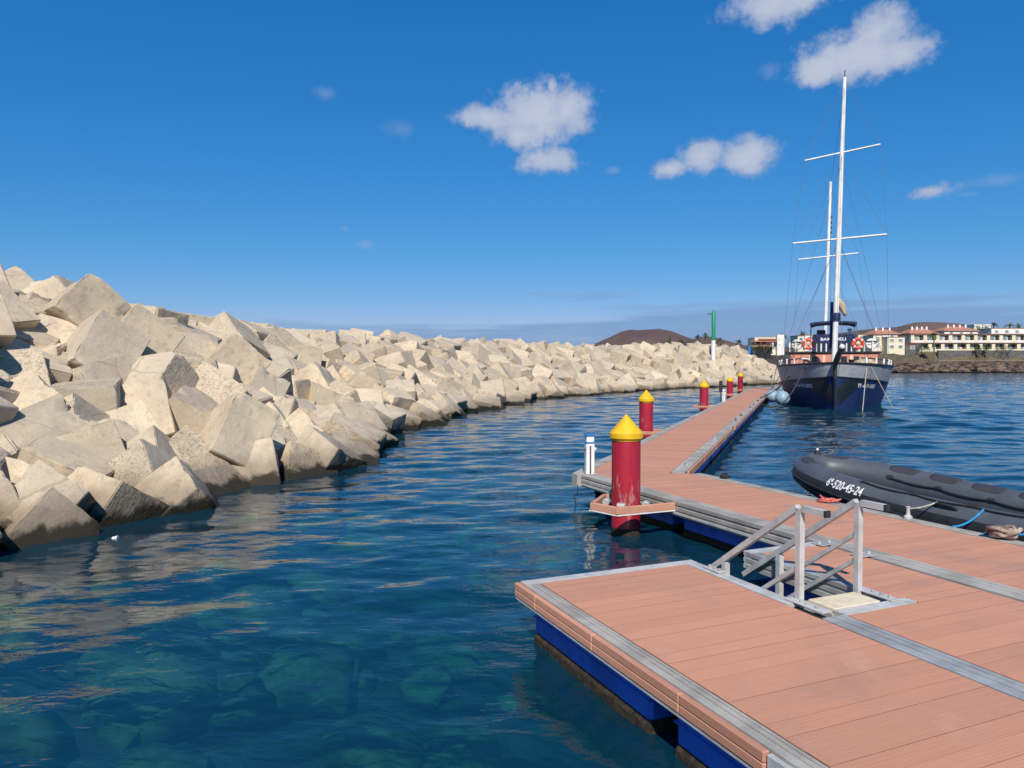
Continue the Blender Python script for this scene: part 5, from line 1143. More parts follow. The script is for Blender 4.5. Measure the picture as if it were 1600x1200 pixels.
def floats(parent, xs, y0, y1, step, x_in=.16):
    """blue hulls under the deck, with a band of growth at the waterline"""
    y = y0
    while y > y1 + .5:
        a, b = y, max(y - step + .28, y1)
        mb = MB().box(xs[0], xs[1], b, a, .07, .365, ch=.03)
        f = mb.build('float', 'blue_float', parent)
        g = MB().box(xs[0] - .012, xs[1] + .012, b - .012, a + .012, -.42, .085, ch=.03).build('growth_band', 'marine_growth', f)
        MB().box(xs[0] - .008, xs[1] + .008, b - .004, a + .004, .215, .23).build('float_rib', 'blue_float', f)
        y -= step


def build_near():
    p = thing('pontoon', 'salmon planked pontoon with timber fender and blue floats in the near foreground', 'pontoon', A0, TH1)
    W = 1.88
    Y1 = -8.0
    plank_objs(p, .19, 1.735, [-.115 - PITCHP / 2 - PITCHP * k for k in range(int(7.8 / PITCHP))], PITCHP - .0034)
    MB().box(.06, W - .02, Y1, -.03, .36, DZ - .03).build('subframe', 'dark_metal', p)
    MB().extrude(rail_profile(.045, .175, .375, DZ + .003, -1), Y1, -.002).build('edge_beam', 'grey_edge', p)
    MB().extrude(rail_profile(1.745, W - .012, .335, DZ + .004, 1), -1.40, -.002).build('edge_beam', 'bright_alu', p)
    MB().extrude(rail_profile(1.745, 1.965, .335, DZ + .004, 0), Y1, -1.76).build('joint_strip', 'weathered_alu', p)
    MB().extrude(rail_profile(-.105, -.004, .335, DZ + .0065, 1), .06, W - .012, axis='x').build('end_beam', 'bright_alu', p)
    # timber fender along the left edge: two boards in lengths, stopping short
    y = .012
    for ln in (.42, .95, 1.02, .70):
        for z0, z1 in ((.437, DZ - .004), (.379, .434)):
            MB().box(0, .043, y - ln + .006, y, z0, z1, ch=.006).build('fender_board', 'fender_board', p)
        y -= ln
    MB().box(.012, .044, Y1, y - .004, .382, DZ - .012, ch=.004).build('side_plate', 'bright_alu', p)
    MB().box(.006, .05, Y1, .0, .356, .372).build('side_flange', 'bright_alu', p)
    floats(p, (.13, 1.75), -.12, Y1, 2.05)
    return p


def build_mid():
    p = thing('pontoon', 'narrow salmon planked pontoon right of the boarding stairs', 'pontoon', A0, TH1)
    Y1 = -8.0
    n = int(6.2 / PITCHP)
    plank_objs(p, 1.985, 3.53, [-1.775 - PITCHP / 2 - PITCHP * k for k in range(n)], PITCHP - .0034)
    plank_objs(p, 2.70, 3.53, [-.05 - PITCHP / 2 - PITCHP * k for k in range(11)], PITCHP - .0034)
    plank_objs(p, 2.765, 3.53, [-1.7105], .124)
    MB().prism([(2.62, .04), (3.53, .04), (3.53, Y1), (1.99, Y1), (1.99, -1.74), (2.62, -1.74)], .37, DZ - .03).build('subframe', 'dark_metal', p)
    MB().extrude(rail_profile(2.575, 2.69, .335, DZ + .004, -1), -1.66, .03).build('edge_beam', 'weathered_alu', p)
    MB().extrude(rail_profile(-.035, .075, .335, DZ + .0065, 1), 2.58, 3.56, axis='x').build('end_beam', 'bright_alu', p)
    MB().extrude(rail_profile(-1.765, -1.66, .335, DZ + .0065, 0), 1.97, 2.75, axis='x').build('slot_end_beam', 'bright_alu', p)
    floats(p, (2.75, 3.50), -.1, Y1, 2.05)
    # hinge plates and bolts where it meets the walkway
    for y in (-.05, -.55):
        h = MB().box(3.44, 3.66, y - .07, y + .07, DZ + .008, DZ + .02, ch=.003).build('hinge_plate', 'weathered_alu', p)
        for dx in (-.07, .07):
            MB().lathe([(.016, 0), (.016, .014), (.006, .02)], 6, (3.55 + dx, y, DZ + .02)).build('bolt', 'bright_alu', h)
    return p


def build_walk1():
    p = thing('pontoon', 'wide salmon planked walkway pontoon beside the black inflatable boat', 'pontoon', A0, TH1)
    Y1 = -7.0
    xi0, xi1 = 3.865, 5.40
    cm, om = (3.47, 5.52), (5.56, 4.72)     # outer and inner corner of the mitre

    def mitre(y, x_):      # s on the mitre line for a given t
        return cm[0] + (cm[1] - y) / (cm[1] - om[1]) * (om[0] - cm[0])
    ys = [4.60 - PITCHP / 2 - PITCHP * k for k in range(int(11.3 / PITCHP))]
    plank_objs(p, xi0, xi1, ys, PITCHP - .0034)
    y = 4.60
    while y < 5.33:
        a, b = y + .002, min(y + PITCHP - .002, 5.36)
        pa, pb = min(xi1, mitre(a, 0) - .01), min(xi1, mitre(b, 0) - .01)
        if pb > xi0 + .05:
            MB().prism([(xi0, a), (pa, a), (pb, b), (xi0, b)], DZ - .026, DZ).build('plank', 'composite_plank', p)
        y += PITCHP
    MB().prism([(3.6, Y1), (5.5, Y1), (5.5, 4.70), (3.6, 5.42)], .37, DZ - .03).build('subframe', 'dark_metal', p)
    MB().extrude(rail_profile(3.575, 3.855, .30, DZ + .004, -1), Y1, 5.36).build('edge_beam', 'grey_edge', p)
    MB().extrude(rail_profile(5.41, 5.60, .30, DZ + .004, 1), Y1, 4.70).build('edge_beam', 'grey_edge', p)
    # end piece at the outer corner
    MB().prism([(3.50, 5.375), (3.86, 5.375), (3.80, 5.45), (3.50, 5.56)], .30, DZ + .006).build('corner_plate', 'grey_edge', p)
    MB().box(3.555, 3.572, Y1, 5.30, .33, .36).build('side_flange', 'bright_alu', p)
    floats(p, (3.76, 5.44), 4.9, Y1, 2.2)
    # guide frame round the first pile
    br = MB()
    z0, z1 = .385, .485
    for (a, b) in (((3.56, 2.66), (2.66, 2.66)), ((2.66, 2.66), (2.52, 3.10)), ((2.52, 3.10), (3.02, 3.62)), ((3.02, 3.62), (3.56, 3.62))):
        a, b = Vector((*a, 0)), Vector((*b, 0))
        d = (b - a).normalized()
        M = Matrix.Translation((a + b) / 2) @ Matrix.Rotation(atan2(d.y, d.x), 4, 'Z')
        L = (b - a).length
        MB().box(-L / 2 - .02, L / 2 + .02, -.028, .028, z0, z1, ch=.006, M=M).build('guide_board', 'fender_board', p)
        MB().box(-L / 2 - .03, L / 2 + .03, -.034, .034, z0 - .016, z0 - .002, M=M).build('guide_flange', 'white_paint', p)
    for k in range(4):
        an = pi / 4 + k * pi / 2
        MB().lathe([(.045, -.06), (.055, -.05), (.055, .05), (.045, .06)], 14, (3.08 + .285 * cos(an), 3.12 + .285 * sin(an), .43), Matrix.Rotation(pi / 2, 4, 'X') @ Matrix.Rotation(an, 4, 'Y')).build('guide_roller', 'weathered_alu', p)
    return p


def build_walk2():
    p = thing('pontoon', 'long salmon planked walkway pontoon running out to the moored sailing boat', 'pontoon', O2, TH2)
    Y1 = 53.0
    x0, x1 = -1.64, -.27
    near_n = 170
    plank_objs(p, x0, x1, [.0 + PITCHP / 2 + PITCHP * k for k in range(near_n)], PITCHP - .0034)
    y = -.72
    k = 0
    while y < -.03:
        a, b = y + .002, min(y + PITCHP - .002, -.004)
        xa, xb = min(x1, a / .8 * 1.85 + .02), min(x1, b / .8 * 1.85 + .02)
        if xb > x0 + .05:
            MB().prism([(x0, a), (max(xa, x0 + .01), a), (xb, b), (x0, b)], DZ - .026, DZ).build('plank', 'composite_plank', p)
        y += PITCHP
    far = MB()
    y = near_n * PITCHP
    while y < Y1 - .1:
        far.box(x0, x1, y + .002, y + PITCHP - .002, DZ - .026, DZ)
        y += PITCHP
    tag(far.build('plank', 'composite_plank', p), kind='stuff')
    MB().prism([(-1.7, -.62), (-.1, .02), (-.1, Y1 - .1), (-1.7, Y1 - .1)], .37, DZ - .03).build('subframe', 'dark_metal', p)
    seg = 0.0
    while seg < Y1 - 1:
        e = min(seg + 10.6, Y1)
        s0 = -.78 if seg == 0 else seg + .01
        MB().extrude(rail_profile(-1.86, -1.65, .30, DZ + .004, -1), s0, e - .01).build('edge_beam', 'grey_edge', p)
        MB().extrude(rail_profile(-.26, -.03, .30, DZ + .004, 1), seg + (.012 if seg else .02), e - .01).build('edge_beam', 'grey_edge', p)
        yy = seg + .3
        while yy < e - 1.2:
            ln = min(2.4, e - .3 - yy)
            MB().box(-.028, .012, yy, yy + ln - .05, .36, DZ - .01, ch=.008).build('fender_board', 'fender_board', p)
            yy += ln
        seg += 10.6
    fl_y = 52.6
    floats(p, (-1.74, -.12), 52.6, .3, 2.65)
    for yy in (1.1, 6.2, 13.2, 15.7, 21.5, 24.0, 27.9, 31.0):
        cl = MB()
        cl.box(-.19, -.11, yy - .06, yy + .06, DZ + .006, DZ + .018)
        cl.tube([(-.15, yy - .03, DZ + .01), (-.15, yy - .03, DZ + .06)], .013, 8)
        cl.tube([(-.15, yy + .03, DZ + .01), (-.15, yy + .03, DZ + .06)], .013, 8)
        cl.tube([(-.15, yy - .13, DZ + .075), (-.15, yy - .06, DZ + .066), (-.15, yy + .06, DZ + .066), (-.15, yy + .13, DZ + .075)], [.009, .014, .014, .009], 8)
        cl.build('cleat', 'bright_alu' if yy < 12 else 'dark_metal', p, smooth=40)
    for y, out in ((8.43, 2.33), (23.0, 2.35), (38.3, 2.42), (48.4, 2.45)):
        for a, b in (((-1.84, y - .42), (-out - .42, y - .42)), ((-out - .42, y - .42), (-out - .42, y + .42)), ((-out - .42, y + .42), (-1.84, y + .42))):
            a, b = Vector((*a, 0)), Vector((*b, 0))
            d = (b - a).normalized()
            M = Matrix.Translation((a + b) / 2) @ Matrix.Rotation(atan2(d.y, d.x), 4, 'Z')
            L = (b - a).length
            MB().box(-L / 2 - .02, L / 2 + .02, -.035, .035, .40, .49, ch=.006, M=M).build('guide_board', 'fender_board', p)
    return p


near = build_near()
mid = build_mid()
walk1 = build_walk1()
walk2 = build_walk2()


def w1(s, t, z=0.0):
    return A0 + Matrix.Rotation(TH1, 3, 'Z') @ Vector((s, t, z))


def w2(x, y, z=0.0):
    return O2 + Matrix.Rotation(TH2, 3, 'Z') @ Vector((x, y, z))


# ---------------------------------------------------------------- mooring piles
def make_pile():
    r = thing('mooring_pile', 'x', 'pile', group='red piles with yellow cone caps')
    MB().lathe([(.204, -2.2), (.204, 1.42)], 40).build('shaft', 'pile_red', r, smooth=40)
    MB().lathe([(.2045, -.5), (.2065, -.2), (.2065, .07), (.2045, .10)], 40).build('growth_band', 'marine_growth', r, smooth=40)
    c = MB().lathe([(.236, 1.365), (.240, 1.372), (.240, 1.44), (.232, 1.452), (.10, 1.60), (.012, 1.70), (.001, 1.702)], 40).build('cone_cap', 'cap_yellow', r, smooth=24)
    MB().lathe([(.214, 1.335), (.214, 1.366)], 40).build('cap_collar', 'cap_yellow', c, smooth=40)
    return r


pile0 = make_pile()
piles = [(w1(3.08, 3.12), 0, 'red pile with yellow cone cap nearest the camera, framed by a salmon guide'),
         (w2(-2.33, 8.43), -.02, 'second red pile with yellow cone cap out along the long walkway'),
         (w2(-2.35, 23.0), 0, 'third red pile with yellow cone cap, before the far white pedestal'),
         (w2(-2.42, 38.3), -.03, 'fourth red pile with yellow cone cap, right behind the far white pedestal'),
         (w2(-2.45, 48.4), .16, 'farthest red pile with yellow cone cap, at the walkway end')]
for i, (l, dz, lab) in enumerate(piles):
    o = pile0 if i == 0 else copy_tree(pile0)
    o.location = (l.x, l.y, dz)
    o.rotation_euler = (0, 0, i * 1.3)
    o['label'] = lab


# ---------------------------------------------------------------- service pedestals
def make_pedestal():
    r = thing('service_pedestal', 'x', 'pedestal', group='white service pedestals')
    MB().box(-.075, .075, -.075, .075, 0, .54, ch=.012).build('column', 'white_paint', r)
    MB().box(-.012, .012, -.079, -.073, .02, .50).build('cable_slot', 'black_rubber', r)
    MB().box(-.079, .079, -.079, .079, .540, .562, ch=.006).build('band', 'blue_paint', r)
    MB().box(-.068, .068, -.068, .068, .562, .665, ch=.008).build('lamp_head', 'white_paint', r)
    MB().box(-.082, .082, -.082, .082, .665, .70, ch=.01).build('cap', 'blue_paint', r)
    s = MB().box(.073, .098, -.035, .035, .40, .48, ch=.008).build('socket', 'white_paint', r)
    MB().lathe([(.026, 0), (.026, .02)], 12, (.098, 0, .44), Matrix.Rotation(pi / 2, 4, 'Y')).build('socket_lid', 'white_paint', s)
    t = MB().tube([(.075, .0, .30), (.105, 0, .30), (.112, 0, .27)], .011, 8).build('tap', 'dark_metal', r)
    MB().tube([(-.075, -.03, .44), (-.10, -.03, .44), (-.105, -.03, .41)], .01, 8).build('tap', 'dark_metal', r)
    return r


ped = make_pedestal()
ped.location = w1(3.72, 5.33, DZ + .007)
ped.rotation_euler = (0, 0, radians(8))
ped['label'] = 'white service pedestal with blue cap at the walkway corner beside the nearest pile'
pd2 = copy_tree(ped)
pd2.location = w2(-1.75, 26.5, DZ + .005)
pd2.rotation_euler = (0, 0, radians(-15))
pd2['label'] = 'small distant white service pedestal before the fourth pile'
# dark post with a box, standing beside the far piles
ib = thing('mooring_post', 'thin dark post with a tall dark box left of the fourth pile', 'post', w2(-2.62, 34.2, 0))
MB().tube([(0, 0, -1.5), (0, 0, .95)], .03, 8).build('pole', 'dark_metal', ib)
MB().box(-.10, .10, -.05, .05, .75, 1.45, ch=.01).build('box', 'dark_metal', ib)


# ---------------------------------------------------------------- boarding stairs with handrails in the slot
def square_tube(mb, a, b, w, up=Vector((0, 0, 1))):
    a, b = Vector(a), Vector(b)
    d = (b - a).normalized()
    s = d.cross(up)
    if s.length < .1:
        s = Vector((1, 0, 0))
    s.normalize()
    u = s.cross(d)
    h = w / 2
    vs = [p + s * i * h + u * j * h for p in (a, b) for i, j in ((-1, -1), (1, -1), (1, 1), (-1, 1))]
    mb.add(vs, [(0, 1, 2, 3), (7, 6, 5, 4), (0, 4, 5, 1), (1, 5, 6, 2), (2, 6, 7, 3), (3, 7, 4, 0)])
    return mb


def build_stairs():
    r = thing('boarding_stairs', 'grey aluminium stairs with two sloping handrails going down between the pontoons', 'stairs', A0, TH1)
    zt = 1.25
    slope = math.tan(radians(35))
    for x, far in ((1.905, False), (2.545, True)):
        yp = -1.37
        square_tube(MB(), (x, yp, .40), (x, yp, zt), .050).build('post', 'bright_alu', r)
        ye = -.26 if not far else .02
        square_tube(MB(), (x, yp + .02, zt + .005), (x, ye, zt + .005 - slope * (ye - yp)), .050).build('handrail', 'bright_alu', r)
        h = square_tube(MB(), (x, yp - .035, zt + .004), (x, yp - .265, zt + .004), .050).build('handrail_end', 'bright_alu', r)
        square_tube(MB(), (x, yp - .265, zt + .004), (x, yp - .285, zt + .004), .052).build('end_plug', 'black_rubber', h)
        yl = -.47
        square_tube(MB(), (x, yl, -.35), (x, yl, zt - slope * (yl - yp) - .02), .052).build('lower_post', 'bright_alu', r)
        for dz in ((.27, .49) if far else (.49,)):
            a = (x, yp + .03, zt - dz)
            e = yl if far else yl
            square_tube(MB(), a, (x, e, zt - dz - slope * (e - yp)), .034).build('mid_rail', 'bright_alu', r)
        MB().box(x - .035, x + .035, yp - .05, yp + .05, zt - .03, zt - .02).build('weld_plate', 'bright_alu', r) if False else None
        # stringer
        square_tube(MB(), (x, -1.36, .40), (x, -.1, .40 - slope * 1.26), .05).build('stringer', 'weathered_alu', r)
    MB().box(1.975, 2.475, -1.655, -1.395, DZ - .02, DZ + .014, ch=.004).build('tread', 'step_yellow', r)['label'] = 'cream anti-slip top step'
    MB().box(1.945, 2.51, -1.665, -1.38, DZ - .06, DZ - .022).build('tread_support', 'bright_alu', r)
    for k in range(1, 5):
        y = -1.38 + k * .25
        MB().box(1.94, 2.51, y - .02, y + .20, DZ - .19 * k - .03, DZ - .19 * k, ch=.004).build('tread', 'weathered_alu', r)
    for x, ys in ((1.86, (-1.50, -1.60, -1.44)), (2.60, (-1.48, -1.56, -1.64))):
        pl = MB().box(x - .05, x + .05, -1.70, -1.30, DZ + .008, DZ + .018, ch=.002).build('base_plate', 'bright_alu', r)
        for y in ys:
            MB().lathe([(.017, 0), (.017, .014), (.007, .022)], 6, (x, y, DZ + .018)).build('bolt', 'weathered_alu', pl)
    pl = MB().box(1.80, 1.885, -.50, -.28, DZ + .008, DZ + .018, ch=.002).build('base_plate', 'bright_alu', r)
    for y in (-.46, -.39, -.32):
        MB().lathe([(.017, 0), (.017, .014), (.007, .022)], 6, (1.845, y, DZ + .018)).build('bolt', 'weathered_alu', pl)


build_stairs()


# ---------------------------------------------------------------- ropes left on the walkway edge
def coil(name, label, c, R, n, mat, r, seed, flat=.5, loose=.3):
    rnd = random.Random(seed)
    pts = []
    for i in range(n * 14):
        a = i / 14 * 2 * pi
        rr = R * (.55 + .45 * noise.noise(Vector((i * .11, seed, 0)))) + R * .25 * rnd.random() * loose
        pts.append((c[0] + rr * cos(a) * 1.25, c[1] + rr * sin(a), c[2] + r + flat * R * abs(noise.noise(Vector((i * .16, seed + 9, 3)))) + .25 * r * i / 14))
    return tag(MB().tube(pts, r, 6).build(name, mat, smooth=60), label, 'rope')


c = w1(5.58, 4.02, DZ + .005)
coil('rope_coil', 'small heap of black rope on the walkway edge near the bend', c, .10, 6, 'rope_black', .012, 3, 1.0)
c = w1(5.50, 1.75, DZ + .005)
coil('rope_coil', 'tangle of red rope on the walkway edge behind the stair handrail', c, .15, 5, 'rope_red', .008, 5, 1.0, .8)
c = w1(5.56, -.62, DZ + .005)
coil('rope_coil', 'brown and pale frayed rope heap at the right edge of the picture', c, .15, 7, 'cloth_brown', .024, 8, .7, .6)
# line hanging from the walkway corner
pts = [w1(3.50, 5.35, .33), w1(3.47, 5.30, .22), w1(3.44, 5.36, .12), w1(3.46, 5.28, -.1)]
tag(MB().tube(pts, .009, 6).build('hanging_line', 'rope_black', smooth=60), 'thin black line hanging off the walkway corner under the white pedestal', 'rope')

# ================================================================ inflatable boat alongside the walkway
surf('tube_grey', (.085, .092, .105), (.07, .076, .088), 6, .48, 0, .0006, 200, spec=.45)
surf('tube_black', (.017, .018, .021), (.024, .025, .028), 6, .55, 0, .0006, 200, spec=.4)
surf('pad_dark', (.035, .035, .042), (.045, .045, .05), 20, .75, 0, .001, 160)
surf('letter_white', (.80, .80, .79), (.72, .72, .71), 8, .6)


def build_rib():
    r = thing('inflatable_boat', 'long grey and black inflatable boat tied alongside the walkway', 'inflatable boat', w1(6.95, -.05, 0), TH1)
    # tube centre line, near side first
    raw = []
    for i in range(46):
        raw.append((-.79, -3.2 + 4.7 * i / 45))
    for i in range(1, 60):
        a = pi * i / 60
        cx, sy = -cos(a), sin(a)
        raw.append((.79 * cx, 1.5 + 1.98 * sy))
    for i in range(46):
        raw.append((.79, 1.5 - 4.7 * i / 45))

    def zc(y):
        f = max(0, min(1, (y - .2) / 3.4))
        return .43 + .27 * f ** 1.7
    C = [Vector((x, y, zc(y))) for x, y in raw]
    cum = [0]
    for a, b in zip(C, C[1:]):
        cum.append(cum[-1] + (b - a).length)
    TOT = cum[-1]
    TAN = [(C[min(i + 2, len(C) - 1)] - C[max(i - 2, 0)]).normalized() for i in range(len(C))]

    def frame(s):
        s = max(0, min(TOT - 1e-4, s))
        lo = 0
        while cum[lo + 1] < s:
            lo += 1
        k = (s - cum[lo]) / (cum[lo + 1] - cum[lo])
        p = C[lo].lerp(C[lo + 1], k)
        d = TAN[lo].lerp(TAN[lo + 1], k).normalized()
        out = Vector((-d.y, d.x, 0)).normalized()
        up = d.cross(out) * -1
        if up.z < 0:
            up = -up
        return p, d, out, up

    def rad(s):
        p = frame(s)[0]
        return .250 - .035 * max(0, (p.y - 2) / 1.7)

    def on(s, phi, off=0.0):
        p, d, out, up = frame(s)
        return p + (out * cos(phi) + up * sin(phi)) * (rad(s) + off)

    # tube skin, panelled
    n, ns = 40, 320
    mb = MB()
    vs, fs, mi = [], [], []
    for i in range(ns + 1):
        s = TOT * i / ns
        for k in range(n):
            vs.append(on(s, 2 * pi * k / n))
    for i in range(ns):
        s = TOT * (i + .5) / ns
        bow = max(0, min(1, (frame(s)[0].y - 2.3) / .8))
        for k in range(n):
            ph = (360 * (k + .5) / n + 180) % 360 - 180
            fs.append((i * n + k, i * n + (k + 1) % n, (i + 1) * n + (k + 1) % n, (i + 1) * n + k))
            mi.append(1 if -120 < ph < 27 else 0)
    mb.add(vs, fs)
    mb.mi = mi
    for e in (0, ns):
        mb.add([vs[e * n + k] for k in range(n)], [tuple(range(n))], 1)
    tube = mb.build('tube', ['tube_grey', 'tube_black'], r, smooth=50)

    # rubbing strake
    st = MB()
    for ph in (-2, -22):
        st.tube([on(TOT * i / 120, radians(ph), .004) for i in range(121)], .022, 6)
    st.build('rubbing_strake', 'tube_black', r, smooth=60)

    def patch(s0, s1, p0, p1, name, mat, parent, off=.005, rnd=.45):
        """rounded patch glued on the tube"""
        m = MB()
        N = 22
        sc_, pc = (s0 + s1) / 2, (p0 + p1) / 2
        hs, hp = (s1 - s0) / 2, (p1 - p0) / 2
        ring = []
        for rr in (0.35, .7, .97, 1.0):
            for i in range(N):
                a = 2 * pi * i / N
                e = .55
                cx = math.copysign(abs(cos(a)) ** e, cos(a))
                cy = math.copysign(abs(sin(a)) ** e, sin(a))
                ring.append(on(sc_ + hs * cx * rr, pc + hp * cy * rr, off if rr < .99 else -.002))
        fs_ = []
        for q in range(3):
            for i in range(N):
                fs_.append((q * N + i, q * N + (i + 1) % N, (q + 1) * N + (i + 1) % N, (q + 1) * N + i))
        fs_.append(tuple(range(N)))
        m.add(ring, fs_)
        return m.build(name, mat, parent, smooth=50)

    # dark pads on the far tube and two near the bow on the near tube
    for k in range(8):
        y = 2.30 - k * .66
        s = TOT - (y + 3.2) * 1.004
        patch(s - .24, s + .24, radians(86), radians(134), 'seat_pad', 'pad_dark', r)
    s_near = lambda y: (y + 3.2) * 1.004
    patch(s_near(2.05), s_near(2.55), radians(112), radians(150), 'seat_pad', 'pad_dark', r)
    mids = TOT / 2
    patch(mids - .75, mids - .25, radians(62), radians(118), 'bow_patch', 'pad_dark', r)
    patch(mids + .12, mids + .55, radians(66), radians(120), 'bow_patch', 'pad_dark', r)
    patch(mids - .16, mids + .10, radians(70), radians(110), 'bow_handle_base', 'tube_grey', r, .012)
    h = MB().lathe([(.05, 0), (.05, .05), (.035, .08), (.0, .09)], 14, tuple(on(mids + .06, radians(88), -.005))).build('bow_light', 'tube_black', r, smooth=40)
    MB().lathe([(.022, .0), (.022, .02), (.0, .03)], 10, tuple(on(mids + .06, radians(88), .08))).build('lens', 'letter_white', h, smooth=40)

    # registration lettering
    me = text_mesh('6ª-520-45-24', .25, .005)
    bm = bmesh.new()
    bm.from_mesh(me)
    bmesh.ops.triangulate(bm, faces=bm.faces[:])
    for _ in range(5):
        long_e = [e for e in bm.edges if e.calc_length() > .022]
        if long_e:
            bmesh.ops.subdivide_edges(bm, edges=long_e, cuts=1)
            bmesh.ops.triangulate(bm, faces=bm.faces[:])
    sx = [v.co.x for v in bm.verts]
    wdt = max(sx) - min(sx)
    s_c = s_near(1.95)
    for v in bm.verts:
        s = s_c - v.co.x / wdt * .66
        v.co = on(s, radians(33) + v.co.y * .80 / .27, .005)
    mt = bpy.data.meshes.new('registration_number')
    bm.to_mesh(mt)
    bm.free()
    mt.materials.append(MATS['letter_white'])
    link('registration_number', mt, r)

    # life lines with their lugs
    for side in (0, 1):
        pts = []
        lug = []
        for k in range(6):
            y = (1.75 if side == 0 else 2.45) - k * .80
            lug.append(y)
        for k in range(5):
            for i in range(10):
                f = i / 10
                y = lug[k] + (lug[k + 1] - lug[k]) * f
                dp = 9 * 4 * f * (1 - f)
                if side == 0:
                    pts.append(on(s_near(y), radians(77 - dp), .014))
                else:
                    pts.append(on(TOT - s_near(y), radians(160 + dp * .6), .014))
        MB().tube(pts, .013, 6).build('life_line', 'rope_black', r, smooth=60)
        for y in lug:
            if side == 0:
                patch(s_near(y) - .06, s_near(y) + .06, radians(70), radians(86), 'line_lug', 'tube_black', r, .010)
            else:
                patch(TOT - s_near(y) - .06, TOT - s_near(y) + .06, radians(152), radians(168), 'line_lug', 'tube_black', r, .010)
    for y in (.42, -1.75):
        hd = MB()
        hd.tube([on(s_near(y - .16), radians(52), .0), on(s_near(y - .10), radians(52), .045), on(s_near(y + .10), radians(52), .045), on(s_near(y + .16), radians(52), .0)], .022, 8)
        hd.build('carry_handle', 'tube_black', r, smooth=60)
    # hull and floor
    hull = MB()
    secs = []
    for i in range(14):
        y = -3.1 + 6.3 * i / 13
        b = .70 if y < 1.5 else .70 * sqrt(max(0.0, 1 - ((y - 1.5) / 1.9) ** 2))
        b = max(b, .02)
        kz = -.32 if y < 1.2 else -.32 + .85 * ((y - 1.2) / 2.1) ** 2
        tz = zc(y) - .16
        secs.append([(-b, y, tz), (-b * .8, y, tz * .3 + kz * .7 + .08), (0, y, kz), (b * .8, y, tz * .3 + kz * .7 + .08), (b, y, tz)])
    vs = [p for s in secs for p in s]
    fs = []
    for i in range(13):
        for k in range(4):
            a = i * 5 + k
            fs.append((a, a + 1, a + 6, a + 5))
    fs.append((0, 1, 2, 3, 4))
    hull.add(vs, fs)
    hull.build('hull', 'tube_black', r, smooth=40)
    fl = MB()
    ys = [-3.1 + .4 * i for i in range(16)]
    vs = []
    for y in ys:
        b = .66 if y < 1.5 else .66 * sqrt(max(0.02, 1 - ((y - 1.5) / 1.85) ** 2))
        vs += [(-b, y, zc(y) - .12), (b, y, zc(y) - .12)]
    fl.add(vs, [(2 * i, 2 * i + 1, 2 * i + 3, 2 * i + 2) for i in range(15)])
    fl.build('floor', 'tube_grey', r)
    MB().box(-.6, .6, -3.05, -2.98, .15, .85, ch=.02).build('transom', 'tube_black', r)
    return on, s_near


rib_on, rib_s = build_rib()
RM = Matrix.Translation(w1(6.95, -.05, 0)) @ Matrix.Rotation(TH1, 4, 'Z')
a = RM @ rib_on(rib_s(-.02), radians(70), .02)
tag(MB().tube(sag(a, w1(5.58, -.02, DZ + .012), .05), .012, 6).build('mooring_line', 'rope_blue', smooth=60), 'blue line from the inflatable boat down to the walkway edge', 'rope')
a = RM @ rib_on(rib_s(-1.05), radians(55), .03)
tag(MB().tube(sag(a, w1(5.57, -.40, DZ + .012), .03), .012, 6).build('mooring_line', 'rope_blue', smooth=60), 'blue line at the right edge, tied to the inflatable beside the brown rope heap', 'rope')
fit_ = thing('deck_fitting', 'small shiny fitting on the walkway edge below the inflatable boat handle', 'fitting', w1(5.52, .52, DZ + .005))
MB().lathe([(.05, 0), (.05, .03), (.025, .05), (.02, .13), (.03, .15), (0, .16)], 14).build('bollard', 'bright_alu', fit_, smooth=40)
a = RM @ rib_on(rib_s(.55), radians(60), .03)
tag(MB().tube(sag(a, w1(5.52, .52, DZ + .13), .02), .010, 6).build('mooring_line', 'rope_pale', smooth=60), 'grey line from the inflatable boat handle to the small deck fitting', 'rope')
tag(MB().tube([RM @ Vector((-.15, 3.4, .25)), RM @ Vector((-.35, 3.62, .12)), RM @ Vector((-.6, 3.9, .03)), RM @ Vector((-1.1, 4.2, .01)), RM @ Vector((-1.5, 4.15, .3))], .011, 6).build('mooring_line', 'rope_black', smooth=60), 'dark slack line from the inflatable bow lying on the water', 'rope')

# ================================================================ moored sailing boat, seen bow on
surf('hull_blue', (.012, .030, .12), (.018, .032, .09), 1.1, .5, 0, .004, 3, spec=.25)
surf('hull_dark', (.008, .013, .02), (.018, .022, .026), 2, .5)
surf('bulwark_grey', (.30, .31, .33), (.40, .41, .42), 1.3, .45, 0, .003, 5, stretch=(1, 1, 2.5))
surf('spar_white', (.80, .79, .75), (.68, .66, .62), 2, .4)
surf('spar_dark', (.035, .032, .032), (.06, .055, .05), 6, .6)
surf('salmon_paint', (.60, .25, .17), (.52, .21, .14), 2, .55)
surf('cream_paint', (.74, .56, .38), (.66, .48, .32), 3, .6)
surf('navy_canvas', (.012, .025, .095), (.010, .018, .06), 3, .7, 0, .004, 12)
surf('black_paint', (.02, .021, .026), (.035, .034, .036), 4, .45)
surf('window_dark', (.02, .028, .04), (.03, .04, .055), 3, .12, spec=.6)
surf('buoy_orange', (.72, .085, .045), (.62, .07, .04), 5, .55)
surf('fender_blue', (.26, .38, .46), (.20, .30, .38), 3, .5)
surf('rig_wire', (.16, .16, .17), (.24, .24, .24), 10, .5, .5)
surf('canvas_beige', (.50, .40, .27), (.38, .30, .20), 6, .9, 0, .02, 8)
surf('deck_wood', (.24, .17, .11), (.16, .12, .08), 3, .8, stretch=(6, .6, 1))


